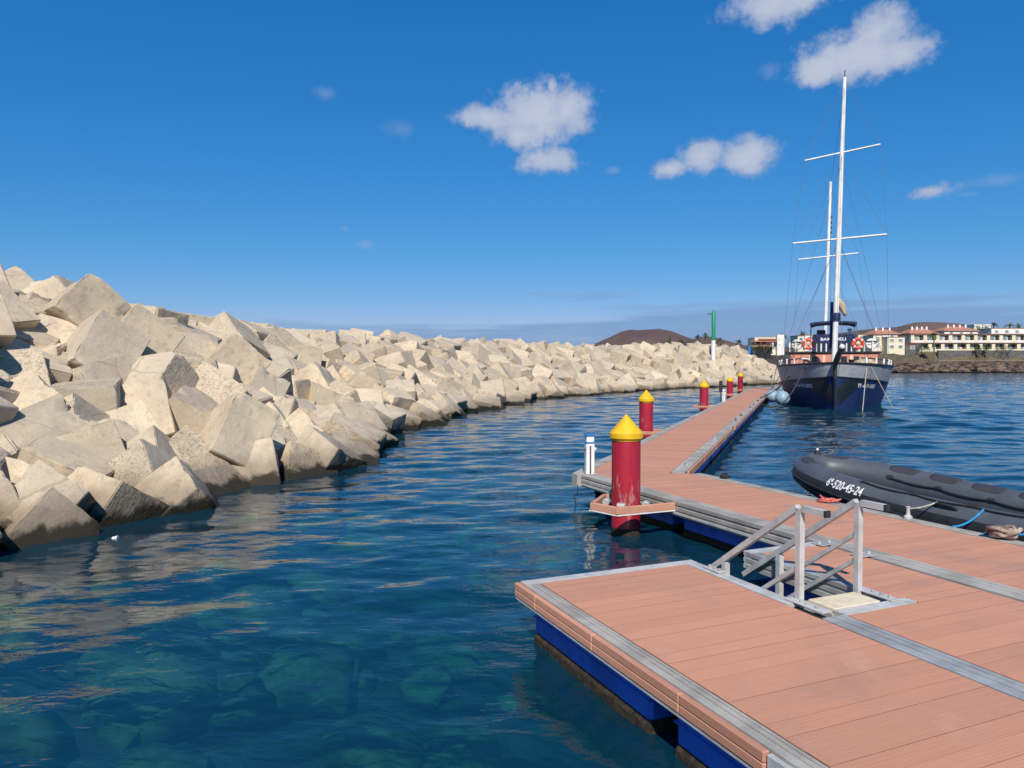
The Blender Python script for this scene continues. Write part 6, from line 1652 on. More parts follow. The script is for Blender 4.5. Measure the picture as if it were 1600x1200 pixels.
def build_yacht():
    B0 = Vector((17.54, 39.96, 0))
    r = thing('sailing_boat', 'dark blue two masted sailing boat moored bow on at the walkway end', 'sailing boat', B0, radians(-22.8))
    LOA = 21.0

    def beam(y):
        if y < 6.5:
            f = max(0.0, y) / 6.5
            return .10 + 3.18 * (1 - (1 - f) ** 2.3) ** .85
        if y > 16:
            return 3.28 - .7 * ((y - 16) / 5) ** 1.6
        return 3.28

    def sheer(y):
        return 2.52 - .32 * min(1, max(0, y) / 9.5) ** .85

    def band(y):
        return 1.80 - .60 * min(1, max(0, y) / 9.0) ** .8

    def half(y, z):
        b = beam(y)
        f = max(0.0, min(1.0, (z + .7) / (sheer(y) + .7)))
        fl = .52 + .48 * min(1, y / 7)       # flare near the bow, full sections further aft
        g = (f ** (.55 if y > 3 else .72))
        base = fl + (1 - fl) * f
        return max(.07, b * (g * .30 + .70) * base) if f > 0 else .07

    def stem(z):        # slight rake of the stem
        return -.55 * max(0, z) / 3.2

    ys = [0, .25, .6, 1.1, 1.8, 2.7, 3.8, 5, 6.5, 8.2, 10, 12, 14, 16, 18, 19.5, 21]

    def shell(zlo, zhi, nz, off=0.0):
        m = MB()
        vs, fs = [], []
        for sgn in (-1, 1):
            o = len(vs)
            for y in ys:
                a, b = zlo(y), zhi(y)
                for k in range(nz + 1):
                    z = a + (b - a) * k / nz
                    x = .07 if y == 0 else half(y, z) + off
                    vs.append((sgn * x, y + stem(z) * max(0, 1 - y / 4), z))
            for i in range(len(ys) - 1):
                for k in range(nz):
                    a = o + i * (nz + 1) + k
                    fs.append((a, a + 1, a + nz + 2, a + nz + 1))
        # join the two sides at the stem and close the stern
        n1 = nz + 1
        o2 = len(ys) * n1
        for k in range(nz):
            fs.append((k, k + 1, o2 + k + 1, o2 + k))
            e = (len(ys) - 1) * n1
            fs.append((e + k, e + k + 1, o2 + e + k + 1, o2 + e + k))
        m.add(vs, fs)
        return m
    hull = shell(lambda y: -.7, band, 8).build('hull', 'hull_blue', r, smooth=50)
    bul = shell(band, sheer, 4, .012).build('bulwark', 'bulwark_grey', r, smooth=50)
    # dark triangular plating by the anchors
    m = MB()
    for sgn in (-1, 1):
        vs, fs = [], []
        N = 6
        for i in range(N + 1):
            f = i / N
            for j in range(N + 1):
                z = .12 + (1.62 - .12) * j / N
                w = .12 + 1.75 * (j / N) ** 1.2
                y = .02 + w * f
                x = half(y, z) + .012 if y > .1 else .085 + y * .3
                vs.append((sgn * x, y + stem(z) * max(0, 1 - y / 4), z))
        for i in range(N):
            for j in range(N):
                a = i * (N + 1) + j
                fs.append((a, a + 1, a + N + 2, a + N + 1))
        m.add(vs, fs)
    m.build('anchor_plating', 'hull_dark', hull, smooth=50)
    # rails along the sheer and at the foot of the bulwark
    for fz, rr, mt, nm, zo in ((sheer, .055, 'black_paint', 'cap_rail', .02), (band, .032, 'black_paint', 'rubbing_rail', 0)):
        for sgn in (-1, 1):
            pts = []
            for y in ys:
                z = fz(y)
                x = (.07 if y == 0 else half(y, z)) + .015
                pts.append((sgn * x, y + stem(z) * max(0, 1 - y / 4), z + zo))
            MB().tube(pts, rr, 8).build(nm, mt, bul, smooth=60)
    MB().tube([(0, -.10, -.3), (0, -.12 + stem(.8), .8), (0, -.12 + stem(1.75), 1.75)], .07, 8).build('stem_post', 'hull_dark', hull, smooth=60)
    MB().tube([(0, -.14 + stem(1.75), 1.70), (0, -.14 + stem(2.2), 2.2), (0, -.14 + stem(2.5), 2.62)], [.09, .11, .12], 10).build('stem_head', 'spar_dark', bul, smooth=60)
    # deck
    dk = MB()
    vs = []
    for y in ys:
        z = sheer(y) - .5
        x = max(.05, half(y, z) - .06)
        vs += [(-x, y, z), (x, y, z)]
    dk.add(vs, [(2 * i, 2 * i + 1, 2 * i + 3, 2 * i + 2) for i in range(len(ys) - 1)])
    dk.build('deck', 'deck_wood', r)
    # bowsprit with a white end
    bs = MB().tube([(.02, 1.6, 2.42), (.10, -1.0, 2.86), (.24, -3.6, 3.28)], [.17, .15, .12], 12).build('bowsprit', 'spar_dark', r, smooth=60)
    MB().lathe([(0, -.14), (.10, -.10), (.14, 0), (.10, .10), (0, .14)], 14, (.25, -3.66, 3.32)).build('sprit_end', 'spar_white', bs, smooth=60)
    MB().tube([(.22, -3.4, 3.22), (.02, -.2 + stem(.5), .45)], .014, 6).build('bobstay', 'rope_pale', bs)
    # registration on both bows, laid on the plating
    for sgn, yc, zz in ((1, 2.05, 1.24), (-1, 2.05, 1.24)):
        me = text_mesh('TE-4-19-2002', .30, .006)
        bm = bmesh.new()
        bm.from_mesh(me)
        bmesh.ops.triangulate(bm, faces=bm.faces[:])
        L = [v.co.x for v in bm.verts]
        wd = max(L) - min(L)
        for v in bm.verts:
            y = yc + sgn * v.co.x / wd * 1.75
            z = zz + v.co.y * .95 + (0.0 if sgn < 0 else -.06 * v.co.x)
            v.co = Vector((sgn * (half(y, z) + .02), y + stem(z) * max(0, 1 - y / 4), z))
        mt = bpy.data.meshes.new('registration_number')
        bm.to_mesh(mt)
        bm.free()
        mt.materials.append(MATS['letter_white'])
        link('registration_number', mt, hull)
    # bow rail: dark tube on white balusters
    for sgn in (-1, 1):
        pts = []
        for y in (1.2, 2.4, 3.8, 5.2, 6.6, 8.0):
            pts.append((sgn * (half(y, sheer(y)) - .12), y, sheer(y) + .38 - .018 * y))
        MB().tube(pts, .035, 8).build('bow_rail', 'black_paint', r, smooth=60)
        for y in (1.5, 2.3, 3.2, 4.2, 5.2, 6.2, 7.2, 7.9):
            x = sgn * (half(y, sheer(y)) - .12)
            MB().lathe([(.05, 0), (.07, .06), (.045, .14), (.065, .30), (.05, .42)], 10, (x, y, sheer(y) - .03)).build('baluster', 'spar_white', r, smooth=60)
    # deckhouse
    hw, y0, y1, zb, zt = 2.55, 7.6, 15.5, 1.7, 3.16
    MB().box(-hw, hw, y0, y1, zb, zt, ch=.03).build('deckhouse', 'salmon_paint', r)
    for x, w in ((-1.35, .20), (-.55, .16), (.35, .16), (1.05, .18)):
        MB().box(x - w / 2, x + w / 2, y0 - .03, y0 + .02, zb + .2, zt - .12, ch=.01).build('pilaster', 'cream_paint', r)
    for x0, x1 in ((-1.25, -.95), (.44, .80), (1.2, 1.5)):
        w = MB().box(x0, x1, y0 - .022, y0 + .02, zt - .80, zt - .18, ch=.008).build('window', 'window_dark', r)
        MB().box(x0 - .05, x1 + .05, y0 - .05, y0 - .024, zt - .87, zt - .81, ch=.004).build('sill', 'cream_paint', w)
    MB().box(-hw - .22, hw + .22, y0 - .10, y1 + .3, zt + .004, zt + .12, ch=.03).build('upper_deck', 'black_paint', r)
    zd = zt + .12
    # rail of the upper deck
    for x in (-2.6, -2.25, -1.75, -1.35, -1.0, -.72, -.42, .46, .76, 1.05, 1.36, 1.78, 2.25, 2.6):
        tall = .52 if abs(x) < 1.1 else .62
        MB().lathe([(.045, 0), (.06, .05), (.04, .12), (.055, tall * .6), (.045, tall)], 8, (x, y0 - .06, zd)).build('baluster', 'spar_white', r, smooth=60)
    MB().tube([(-2.62, y0 - .06, zd + .64), (-1.2, y0 - .06, zd + .64)], .03, 8).build('upper_rail', 'black_paint', r)
    MB().tube([(1.2, y0 - .06, zd + .64), (2.62, y0 - .06, zd + .64)], .03, 8).build('upper_rail', 'black_paint', r)
    for sgn in (-1, 1):
        # white raft canister standing on the upper deck
        cnt = MB().lathe([(.0, -.13), (.30, -.13), (.335, -.08), (.335, .08), (.30, .13), (0, .13)], 16, (sgn * 2.18, y0 + .12, zd + .48), Matrix.Rotation(pi / 2, 4, 'X')).build('raft_canister', 'spar_white', r, smooth=30)
        MB().tube([(sgn * 2.18 - .34, y0 - .03, zd + .40), (sgn * 2.18 + .34, y0 - .03, zd + .54)], .012, 6).build('strap', 'black_paint', cnt)
    # wheelhouse with lettering, canopy on poles
    cw, c0, c1 = 1.28, 8.6, 11.6
    pr = [(-cw, zd), (cw, zd), (cw, zd + 1.02), (cw - .12, zd + 1.16), (-cw + .12, zd + 1.16), (-cw, zd + 1.02)]
    m = MB()
    n = len(pr)
    vs = [(x, c0, z) for x, z in pr] + [(x, c1, z) for x, z in pr]
    m.add(vs, [(i, (i + 1) % n, (i + 1) % n + n, i + n) for i in range(n)] + [tuple(range(n)), tuple(range(n, 2 * n))])
    wh = m.build('wheelhouse', 'navy_canvas', r)
    for x0, x1 in ((-1.12, -.66), (-.58, -.12), (.12, .58), (.66, 1.12)):
        MB().box(x0, x1, c0 - .012, c0 + .02, zd + .12, zd + .62, ch=.006).build('window', 'window_dark', wh)
    me = text_mesh('BAMBOELI', .26, .006)
    for v in me.vertices:
        v.co = Vector((v.co.x * 1.28, c0 - .014, zd + .82 + v.co.y))
    me.materials.append(MATS['letter_white'])
    link('name_lettering', me, wh)
    cn = MB()
    N = 8
    vs, fs = [], []
    for i in range(N + 1):
        x = -1.42 + 2.84 * i / N
        for j, y in enumerate((9.2, 10.6, 12.4)):
            vs.append((x, y, 5.38 - .10 * (abs(x) / 1.42) ** 2 - (.05 if j != 1 else 0)))
    for i in range(N):
        for j in range(2):
            a = i * 3 + j
            fs.append((a, a + 1, a + 4, a + 3))
    o = len(vs)
    vs += [(x, y, z - (.13 if abs(x) < 1.3 else .20)) for x, y, z in vs]
    fs += [tuple(i + o for i in f) for f in fs]
    for i in range(N):
        fs.append((i * 3, i * 3 + 3, o + i * 3 + 3, o + i * 3))
        fs.append((i * 3 + 2, i * 3 + 5, o + i * 3 + 5, o + i * 3 + 2))
    fs += [(0, 1, o + 1, o), (1, 2, o + 2, o + 1), (N * 3, N * 3 + 1, o + N * 3 + 1, o + N * 3), (N * 3 + 1, N * 3 + 2, o + N * 3 + 2, o + N * 3 + 1)]
    cn.add(vs, fs)
    can = cn.build('canopy', 'navy_canvas', r, smooth=30)
    for x in (-1.38, 1.38):
        for y in (9.25, 12.3):
            MB().tube([(x, y, zd), (x, y, 5.2)], .02, 6).build('canopy_pole', 'rig_wire', can)
    MB().lathe([(.05, 0), (.05, .25), (.16, .27), (.16, .36), (.0, .42)], 14, (1.02, 10.0, zd + 1.16)).build('radar_dome', 'spar_white', r, smooth=40)
    MB().box(-1.0, -.45, 10.0, 10.4, zd + 1.16, zd + 1.5, ch=.04).build('deck_chest', 'black_paint', r)
    # heap of pale canvas and a dark winch on the foredeck
    bm = bmesh.new()
    bmesh.ops.create_icosphere(bm, subdivisions=3, radius=1)
    for v in bm.verts:
        c = v.co * (1 + .35 * noise.noise(v.co * 2.2))
        v.co = Vector((1.75 + c.x * .62, 5.6 + c.y * .6, 2.45 + c.z * .42))
    me = bpy.data.meshes.new('canvas_heap')
    bm.to_mesh(me)
    bm.free()
    me.materials.append(MATS['canvas_beige'])
    link('canvas_heap', me, r)
    MB().lathe([(.16, 0), (.16, .35), (.24, .40), (.12, .55), (.2, .7)], 14, (.95, 4.3, 2.05)).build('winch', 'black_paint', r, smooth=40)
    an = MB().tube([(-1.15, 1.5, 2.5), (-1.45, 1.25, 2.68), (-1.75, 1.4, 2.8)], .07, 8).build('anchor', 'black_paint', r, smooth=60)
    MB().box(-1.75, -1.35, 1.15, 1.35, 2.74, 2.82, ch=.01).build('anchor_fluke', 'spar_white', an)

    # masts, spreaders, rigging
    tilt = math.tan(radians(1.35))

    def mast(name, y, z0, z1, r0, r1, x0=0.0):
        return MB().tube([(x0 + tilt * (z - z0), y, z) for z in [z0 + (z1 - z0) * i / 8 for i in range(9)]], [r0 + (r1 - r0) * (i / 8) ** 2 for i in range(9)], 16).build(name, 'spar_white', r, smooth=60)
    mm = mast('main_mast', 4.0, 2.2, 19.25, .155, .10)
    mz = mast('mizzen_mast', 15.0, 2.4, 15.75, .125, .10, -.52)
    mx = lambda z: tilt * (z - 2.2)
    zx = lambda z: -.52 + tilt * (z - 2.4)

    def spreader(parent, y, z, x0, hw_, rise, rr):
        MB().tube([(x0 - hw_, y, z - rise), (x0, y, z), (x0 + hw_, y, z + rise)], rr, 10).build('spreader', 'spar_white', parent, smooth=60)
    spreader(mm, 3.98, 14.88, mx(14.9), 2.02, .25, .055)
    spreader(mm, 3.98, 9.85, mx(9.9), 2.53, .10, .055)
    spreader(mz, 14.98, 10.35, zx(10.3), 2.0, .12, .055)
    for z in (12.0, 12.35, 12.7, 13.1):
        MB().box(zx(z) + .10, zx(z) + .20, 14.95, 15.05, z, z + .16).build('mast_step', 'spar_dark', mz)
    MB().tube([(mx(19.2), 4, 19.2), (mx(19.6), 4, 19.65)], .03, 6).build('masthead_light', 'spar_dark', mm)
    MB().lathe([(.235, 0), (.26, .05), (.25, .42), (.225, .46)], 14, (mx(5.2), 4, 5.05)).build('sail_collar', 'navy_canvas', mm, smooth=40)
    bm = bmesh.new()
    bmesh.ops.create_icosphere(bm, subdivisions=3, radius=1)
    for v in bm.verts:
        c = v.co * (1 + .4 * noise.noise(Vector((v.co.x * 3, v.co.y * 3, v.co.z * 1.2 + 4))))
        v.co = Vector((mx(5.8) + .32 + c.x * .20 - c.z * .16, 4.1 + c.y * .2, 5.85 + c.z * .52))
    me = bpy.data.meshes.new('furled_sail')
    bm.to_mesh(me)
    bm.free()
    me.materials.append(MATS['canvas_beige'])
    me.polygons.foreach_set('use_smooth', [True] * len(me.polygons))
    link('furled_sail', me, mm)
    MB().tube([(mx(5) - .22, 4.6, 3.4), (mx(5) - .22, 4.4, 6.2)], [.11, .08], 10).build('furled_staysail', 'navy_canvas', mm, smooth=60)
    rig = []
    for sgn in (-1, 1):
        ry = .25 * sgn
        e1 = (mx(14.9) + sgn * 2.02, 3.98, 14.88 + ry)
        e2 = (mx(9.9) + sgn * 2.53, 3.98, 9.85 + .10 * sgn)
        ch = (sgn * 3.0, 5.2, sheer(5.2))
        rig += [((mx(19), 4, 19.0), e1), (e1, e2), (e2, ch), ((mx(14.9), 4, 14.8), e2), ((mx(14.8), 4, 14.6), (sgn * 3.1, 6.4, sheer(6.4))), ((mx(9.9), 4, 9.8), (sgn * 2.9, 4.4, sheer(4.4))), ((mx(9.9), 4, 9.7), (sgn * 3.1, 7.4, sheer(7.4)))]
        e3 = (zx(10.3) + sgn * 2.0, 14.98, 10.35 + .12 * sgn)
        rig += [((zx(15.5), 15, 15.4), e3), (e3, (sgn * 2.75, 15.6, sheer(15))), ((zx(10), 15, 10.2), (sgn * 2.75, 14.2, sheer(14)))]
    rig += [((mx(18.5), 3.9, 18.6), (.22, -3.5, 3.3)), ((mx(14.9), 3.9, 14.8), (.02, -.3, 2.6)), ((mx(18.5), 4.1, 18.4), (zx(15.4), 14.9, 15.4)), ((zx(15), 15.1, 15.2), (0, 20.6, 2.6))]
    for a, b in rig:
        MB().tube([a, b], .0085, 5).build('rigging_wire', 'rig_wire', r)
    return r, B0


yacht, YB = build_yacht()
YM = Matrix.Translation(YB) @ Matrix.Rotation(radians(-22.8), 4, 'Z')


def lifebuoy(x, label):
    t = thing('lifebuoy', label, 'lifebuoy', YM @ Vector((x, 7.44, 3.78)), radians(-22.8), 'orange lifebuoys on the sailing boat')
    R, rr = .285, .10
    vs, fs = [], []
    N, K = 32, 12
    for i in range(N):
        a = 2 * pi * i / N
        for k in range(K):
            b = 2 * pi * k / K
            q = R + rr * cos(b)
            vs.append((q * cos(a), rr * .75 * sin(b), q * sin(a)))
    for i in range(N):
        for k in range(K):
            fs.append((i * K + k, i * K + (k + 1) % K, ((i + 1) % N) * K + (k + 1) % K, ((i + 1) % N) * K + k))
    MB().add(vs, fs).build('ring', 'buoy_orange', t, smooth=80)
    for q in range(4):
        a0 = pi / 4 + q * pi / 2
        vs, fs = [], []
        for i in range(4):
            a = a0 - .11 + .22 * i / 3
            for k in range(K):
                b = 2 * pi * k / K
                w = R + (rr + .006) * cos(b)
                vs.append((w * cos(a), (rr * .75 + .006) * sin(b), w * sin(a)))
        for i in range(3):
            for k in range(K):
                fs.append((i * K + k, i * K + (k + 1) % K, (i + 1) * K + (k + 1) % K, (i + 1) * K + k))
        MB().add(vs, fs).build('reflective_band', 'letter_white', t, smooth=80)
    bm = bmesh.new()
    bmesh.ops.create_icosphere(bm, subdivisions=2, radius=.15)
    for v in bm.verts:
        v.co *= 1 + .3 * noise.noise(v.co * 9 + Vector((x, 0, 0)))
    me = bpy.data.meshes.new('rope_bundle')
    bm.to_mesh(me)
    bm.free()
    me.materials.append(MATS['cream_paint'])
    link('rope_bundle', me, t)


lifebuoy(-1.47, 'orange ring lifebuoy left of the wheelhouse on the sailing boat')
lifebuoy(1.42, 'orange ring lifebuoy right of the wheelhouse on the sailing boat')


def fender(c, rr, label):
    t = thing('boat_fender', label, 'fender', c, 0, 'round fenders between boat and walkway')
    MB().lathe([(.0, -rr), (rr * .5, -rr * .87), (rr * .87, -rr * .5), (rr, 0), (rr * .87, rr * .5), (rr * .5, rr * .87), (.06, rr), (.06, rr * 1.12), (0, rr * 1.13)], 24).build('ball', 'fender_blue', t, smooth=60)
    MB().tube([(0, 0, rr * 1.1), (.12, .1, rr * 1.1 + .7), (.3, .2, 2.1 - c.z + .2)], .018, 6).build('lanyard', 'rope_black', t, smooth=60)


fender(YM @ Vector((-2.75, 1.9, .50)), .42, 'round pale blue fender hanging nearest at the bow of the sailing boat')
fender(YM @ Vector((-3.42, 4.0, .52)), .38, 'round blue grey fender squeezed between the hull and the walkway')
# mooring lines
for a, b, d, rr, mt, lab in [
    (YM @ Vector((-1.55, 1.2, 2.35)), w2(-.15, 27.9, DZ + .06), 1.15, .035, 'spar_dark', 'thick dark mooring line sagging from the bow to the walkway edge'),
    (YM @ Vector((-2.3, 3.6, 2.0)), w2(-.15, 31.0, DZ + .06), .25, .03, 'rope_black', 'black mooring line from the left bow to the walkway end'),
    (YM @ Vector((-2.5, 4.6, 2.1)), w2(-.15, 36.0, DZ + .06), .5, .025, 'rope_black', 'thin black line looping behind the fenders at the walkway end'),
    (YM @ Vector((1.62, 1.3, 2.42)), YM @ Vector((1.32, -.4, -.4)), .0, .022, 'rope_pale', 'pale line dropping straight from the bow into the water'),
        (YM @ Vector((1.80, 1.5, 2.40)), YM @ Vector((3.1, 2.0, -.2)), .0, .020, 'rope_pale', 'pale line slanting from the bow rightwards to the water'),
        (YM @ Vector((-1.9, 6.5, 3.9)), w2(.0, 42.0, .55), .0, .022, 'rope_pale', 'pale line slanting from the upper deck down to the left behind the bow')]:
    tag(MB().tube(sag(a, b, d), rr, 6).build('mooring_line', mt, smooth=60), lab, 'rope')

# ================================================================ far shore
def shore_mat():
    m, t, b = new_mat('shore_ground')
    pos = t.node('ShaderNodeNewGeometry').outputs['Position']
    x, y, z = t.sep(pos)
    n1 = t.noise(pos, .35, 6, .65)
    n2 = t.noise(t.mapping(pos, (.5, .5, 1.4)), .9, 6, .7)
    rock = t.mix(t.rng(n2, .40, .58), (.035, .028, .025, 1), (.20, .145, .105, 1))
    rock = t.mix(t.rng(n1, .55, .7), rock, (.07, .055, .05, 1))
    dry = t.mix(t.rng(n1, .4, .65), (.15, .125, .075, 1), (.105, .082, .058, 1))
    zz = t.m('ADD', z, t.m('MULTIPLY', t.m('SUBTRACT', n1, .5), 2.4))
    lava = t.mix(t.rng(n2, .4, .65), (.04, .036, .036, 1), (.09, .08, .075, 1))
    right = t.rng(x, 118, 128)
    c = t.mix(t.rng(zz, 3.0, 4.0), rock, dry)
    c = t.mix(right, lava, c)
    c = t.mix(t.rng(z, .6, .2), c, (.012, .010, .009, 1))
    t.l.new(c, b.inputs['Base Color'])
    b.inputs['Roughness'].default_value = .95
    b.inputs['Specular IOR Level'].default_value = .1
    bn = t.node('ShaderNodeBump')
    bn.inputs['Distance'].default_value = .9
    t.l.new(n2, bn.inputs['Height'])
    t.l.new(bn.outputs[0], b.inputs['Normal'])


shore_mat()
surf('hill_brown', (.085, .052, .050), (.125, .082, .066), .012, .95, 0, 0, world_co=True, lo=.35, hi=.65)
surf('hill_olive', (.11, .095, .07), (.075, .06, .05), .02, .95, 0, 0, world_co=True)
surf('cream_wall', (.73, .65, .46), (.66, .58, .41), .3, .85, world_co=True)
surf('white_wall', (.80, .78, .72), (.72, .70, .64), .3, .85, world_co=True)
surf('roof_red', (.42, .20, .13), (.34, .15, .10), 1.2, .85, 0, .05, 3, world_co=True)
surf('coping_brown', (.30, .14, .10), (.24, .11, .08), 1, .85, world_co=True)
surf('pane_blue', (.14, .20, .22), (.32, .37, .36), .6, .12, world_co=True, spec=.7)
surf('shade_dark', (.03, .028, .03), (.05, .045, .045), 1, .8, world_co=True)
surf('drystone', (.085, .08, .078), (.15, .14, .13), 1.4, .95, 0, .15, 1.6, world_co=True)
surf('path_pale', (.55, .50, .42), (.45, .40, .33), .5, .9, world_co=True)
surf('palm_leaf', (.055, .085, .03), (.10, .12, .05), 3, .7, rand=.25)
surf('palm_trunk', (.17, .12, .08), (.10, .07, .05), 4, .95)
surf('bush_leaf', (.045, .075, .025), (.09, .11, .04), 2, .75, rand=.3)
surf('beacon_green', (.012, .26, .11), (.012, .22, .09), 2, .45)


def build_terrain():
    xs = [-900, -400, -150, -60, 0, 30] + [45 + 2.2 * i for i in range(86)] + [240, 260, 300, 380, 520, 800, 1600]
    es = [-8, -3] + [0, .7, 1.4, 2.1, 3, 4, 5, 6, 7.5, 9, 11, 13, 15, 17, 19, 21, 23, 25, 27] + [30, 36, 44, 60, 90, 150, 300, 700, 1500, 4000]
    vs, fs = [], []
    for x in xs:
        yw = 240 + 3.5 * noise.noise(Vector((x * .05, 2, 0))) + 1.6 * noise.noise(Vector((x * .22, 7, 0)))
        if x < 70:
            yw += (70 - x) * .35
        left = max(0, min(1, (130 - x) / 14))
        for e in es:
            zl = lerp_tab(e, [-8, 0, 4, 12, 24, 60, 4000], [-3, 0, 2.6, 5.8, 7.4, 7.7, 14])
            zr = lerp_tab(e, [-8, 0, 2.4, 7, 22, 27, 60, 4000], [-3, 0, 1.9, 3.0, 3.75, 3.9, 7.6, 14])
            if e > 28:
                zr = lerp_tab(e, [28, 60, 4000], [7.5, 7.7, 14])
            z = zl * left + zr * (1 - left)
            if x > 122 and x < 152:
                k = 1 - abs(x - 134) / 18
                z += max(0, k) * 3.0 * max(0, min(1, (e - 5) / 12)) * (1 if e < 28 else 0)
            q = Vector((x, yw + e, 0))
            amp = 1.0 if 0 <= e <= 9 else .35
            if e < 30:
                z += amp * (1.1 * noise.noise(q * .33) + .7 * noise.noise(q * .8 + Vector((9, 0, 0)))) * (1 if e >= 0 else .3)
            vs.append((x, yw + e, z))
    ne = len(es)
    for i in range(len(xs) - 1):
        for j in range(ne - 1):
            a = i * ne + j
            fs.append((a, a + 1, a + ne + 1, a + ne))
    mb = MB()
    mb.add(vs, fs)
    tag(mb.build('far_shore', 'shore_ground', smooth=25), kind='structure')
    # pale promenade strip below the wall
    mb = MB()
    pts = [(150 + 4 * i) for i in range(16)]
    vs = []
    for x in pts:
        vs += [(x, 262.2, 4.15), (x, 265.5, 4.22)]
    mb.add(vs, [(2 * i, 2 * i + 1, 2 * i + 3, 2 * i + 2) for i in range(len(pts) - 1)])
    tag(mb.build('path', 'path_pale'), kind='structure')


def build_hill(name, prof, Y, sig, mat, seed):
    pts = [((px - 800) / FPX * Y, EYE + (HZN - py) / FPX * Y) for px, py in prof]
    x0, x1 = pts[0][0], pts[-1][0]
    nx, ny = 90, 26
    vs, fs = [], []
    for i in range(nx + 1):
        x = x0 + (x1 - x0) * i / nx
        h = lerp_tab(x, [p[0] for p in pts], [p[1] for p in pts])
        for j in range(ny + 1):
            dy = (j / ny * 2 - 1) * 2.2
            g = exp(-dy * dy * 1.1)
            q = Vector((x / sig * 3, dy * 2, seed))
            gully = 1 + .10 * noise.noise(Vector((x / sig * 9, dy * .8, seed))) * (1 - g) + .03 * noise.noise(q * 3) * (1 - g)
            vs.append((x, Y + dy * sig, h * g * gully - 3 * (1 - g)))
    for i in range(nx):
        for j in range(ny):
            a = i * (ny + 1) + j
            fs.append((a, a + 1, a + ny + 2, a + ny + 1))
    mb = MB()
    mb.add(vs, fs)
    tag(mb.build(name, mat, smooth=60), kind='structure')


build_terrain()
build_hill('hill', [(880, 552), (920, 541), (950, 528), (972, 517.5), (985, 515), (996, 516), (1030, 513.8), (1046, 517), (1060, 523), (1080, 530), (1096, 533), (1120, 539), (1150, 550)], 1500, 160, 'hill_brown', 1)
build_hill('hill', [(1060, 550), (1078, 531), (1095, 526.5), (1110, 526), (1125, 530), (1150, 537), (1190, 545)], 1300, 120, 'hill_brown', 5)
build_hill('hill', [(1280, 545), (1330, 524), (1370, 517), (1398, 514), (1412, 508), (1428, 504), (1450, 503), (1480, 504.5), (1510, 509), (1545, 516), (1600, 525), (1650, 545)], 900, 120, 'hill_brown', 9)
build_hill('hill', [(1200, 552), (1300, 522), (1350, 515), (1400, 511), (1500, 513), (1600, 520), (1800, 548)], 1700, 200, 'hill_olive', 13)


# ---------------------------------------------------------------- houses
def PX(px, Y):
    return (px - 800) / FPX * Y


def PZ(py, Y):
    return EYE + (HZN - py) / FPX * Y


def win(parent, x0, x1, y, z0, z1, frame='white_wall', pane='pane_blue', d=.10):
    w = MB().box(x0, x1, y - d, y + .04, z0, z1).build('window', frame, parent)
    m = .10 * min(1, (x1 - x0))
    MB().box(x0 + m, x1 - m, y - d - .03, y - d - .004, z0 + m, z1 - m).build('pane', pane, w)
    return w


def build_terrace():
    Y = 272.0
    r = thing('terraced_apartments', 'long two storey cream terrace of holiday apartments above the dark stone wall', 'building', (PX(1424, Y), Y, 7.6))
    pitch, nb = 4.68, 12
    L = pitch * nb
    H1, H2 = 3.15, 6.35
    MB().box(0, L, 1.3, 10, -3, H2 - .1).build('wall', 'cream_wall', r)
    MB().box(-.3, L, -.35, 10, H1 - .12, H1 + .10).build('coping', 'coping_brown', r)
    MB().box(-.3, L, .25, 10.2, H2 - .1, H2 + .16).build('coping', 'coping_brown', r)
    for row, (z0, z1, yf) in enumerate(((0, H1 - .12, 0), (H1 + .1, H2 - .1, .6))):
        for k in range(nb):
            x = k * pitch + (1.5 if row == 0 else 0)
            if x + pitch > L + .1:
                continue
            MB().box(x, x + 1.25, yf, 1.29, z0, z1).build('pilaster', 'cream_wall', r)
            MB().box(x + 1.26, x + pitch - .01, yf + .02, yf + .22, z0, z0 + .85).build('parapet', 'cream_wall' if row == 0 else 'white_wall', r)
            MB().box(x + 1.26, x + pitch - .01, yf + .02, 1.28, z1 - .34, z1 - .004).build('lintel', 'cream_wall', r)
            win(r, x + 1.45, x + 3.2, 1.22, z0 + .6, z0 + 2.3)
            MB().box(x + 3.5, x + pitch - .12, 1.12, 1.27, z0, z1 - .5).build('doorway', 'shade_dark', r)
            if (k + row) % 3 == 0:
                MB().box(x + 2.4, x + 3.3, yf + .3, yf + .5, z0 + .86, z0 + 1.5, ch=.05).build('towel', 'cream_paint', r)
    return r


def hip_house(px0, px1, pye, pya, Y, label, wall, zb, nchim):
    x0, x1 = PX(px0, Y), PX(px1, Y)
    ze, za = PZ(pye, Y), PZ(pya, Y)
    r = thing('villa', label, 'building', ((x0 + x1) / 2, Y, zb))
    w = (x1 - x0) / 2
    ze -= zb
    za -= zb
    MB().box(-w + .5, w - .5, .5, 9.5, -2, ze).build('wall', wall, r)
    rf = MB()
    rf.add([(-w, 0, ze), (w, 0, ze), (w, 10, ze), (-w, 10, ze), (-w * .42, 5, za), (w * .42, 5, za), (-w, 0, ze - .2), (w, 0, ze - .2), (w, 10, ze - .2), (-w, 10, ze - .2)],
           [(0, 1, 5, 4), (1, 2, 5), (2, 3, 4, 5), (3, 0, 4), (0, 1, 7, 6), (1, 2, 8, 7), (2, 3, 9, 8), (3, 0, 6, 9), (6, 7, 8, 9)])
    roof = rf.build('roof', 'roof_red', r)
    for k in range(nchim):
        x = -w * .5 + w * k / max(1, nchim - 1)
        MB().box(x - .3, x + .3, 3.4, 4.0, za - .9, za + .55).build('chimney', 'white_wall', roof)
    n = max(2, int(w / 1.9))
    for k in range(n):
        x = -w + 1.2 + (2 * w - 2.4) * (k + .5) / n
        if ze > 1.4:
            win(r, x - .7, x + .7, .5, max(.2, ze - 2.2), ze - .45)
    return r


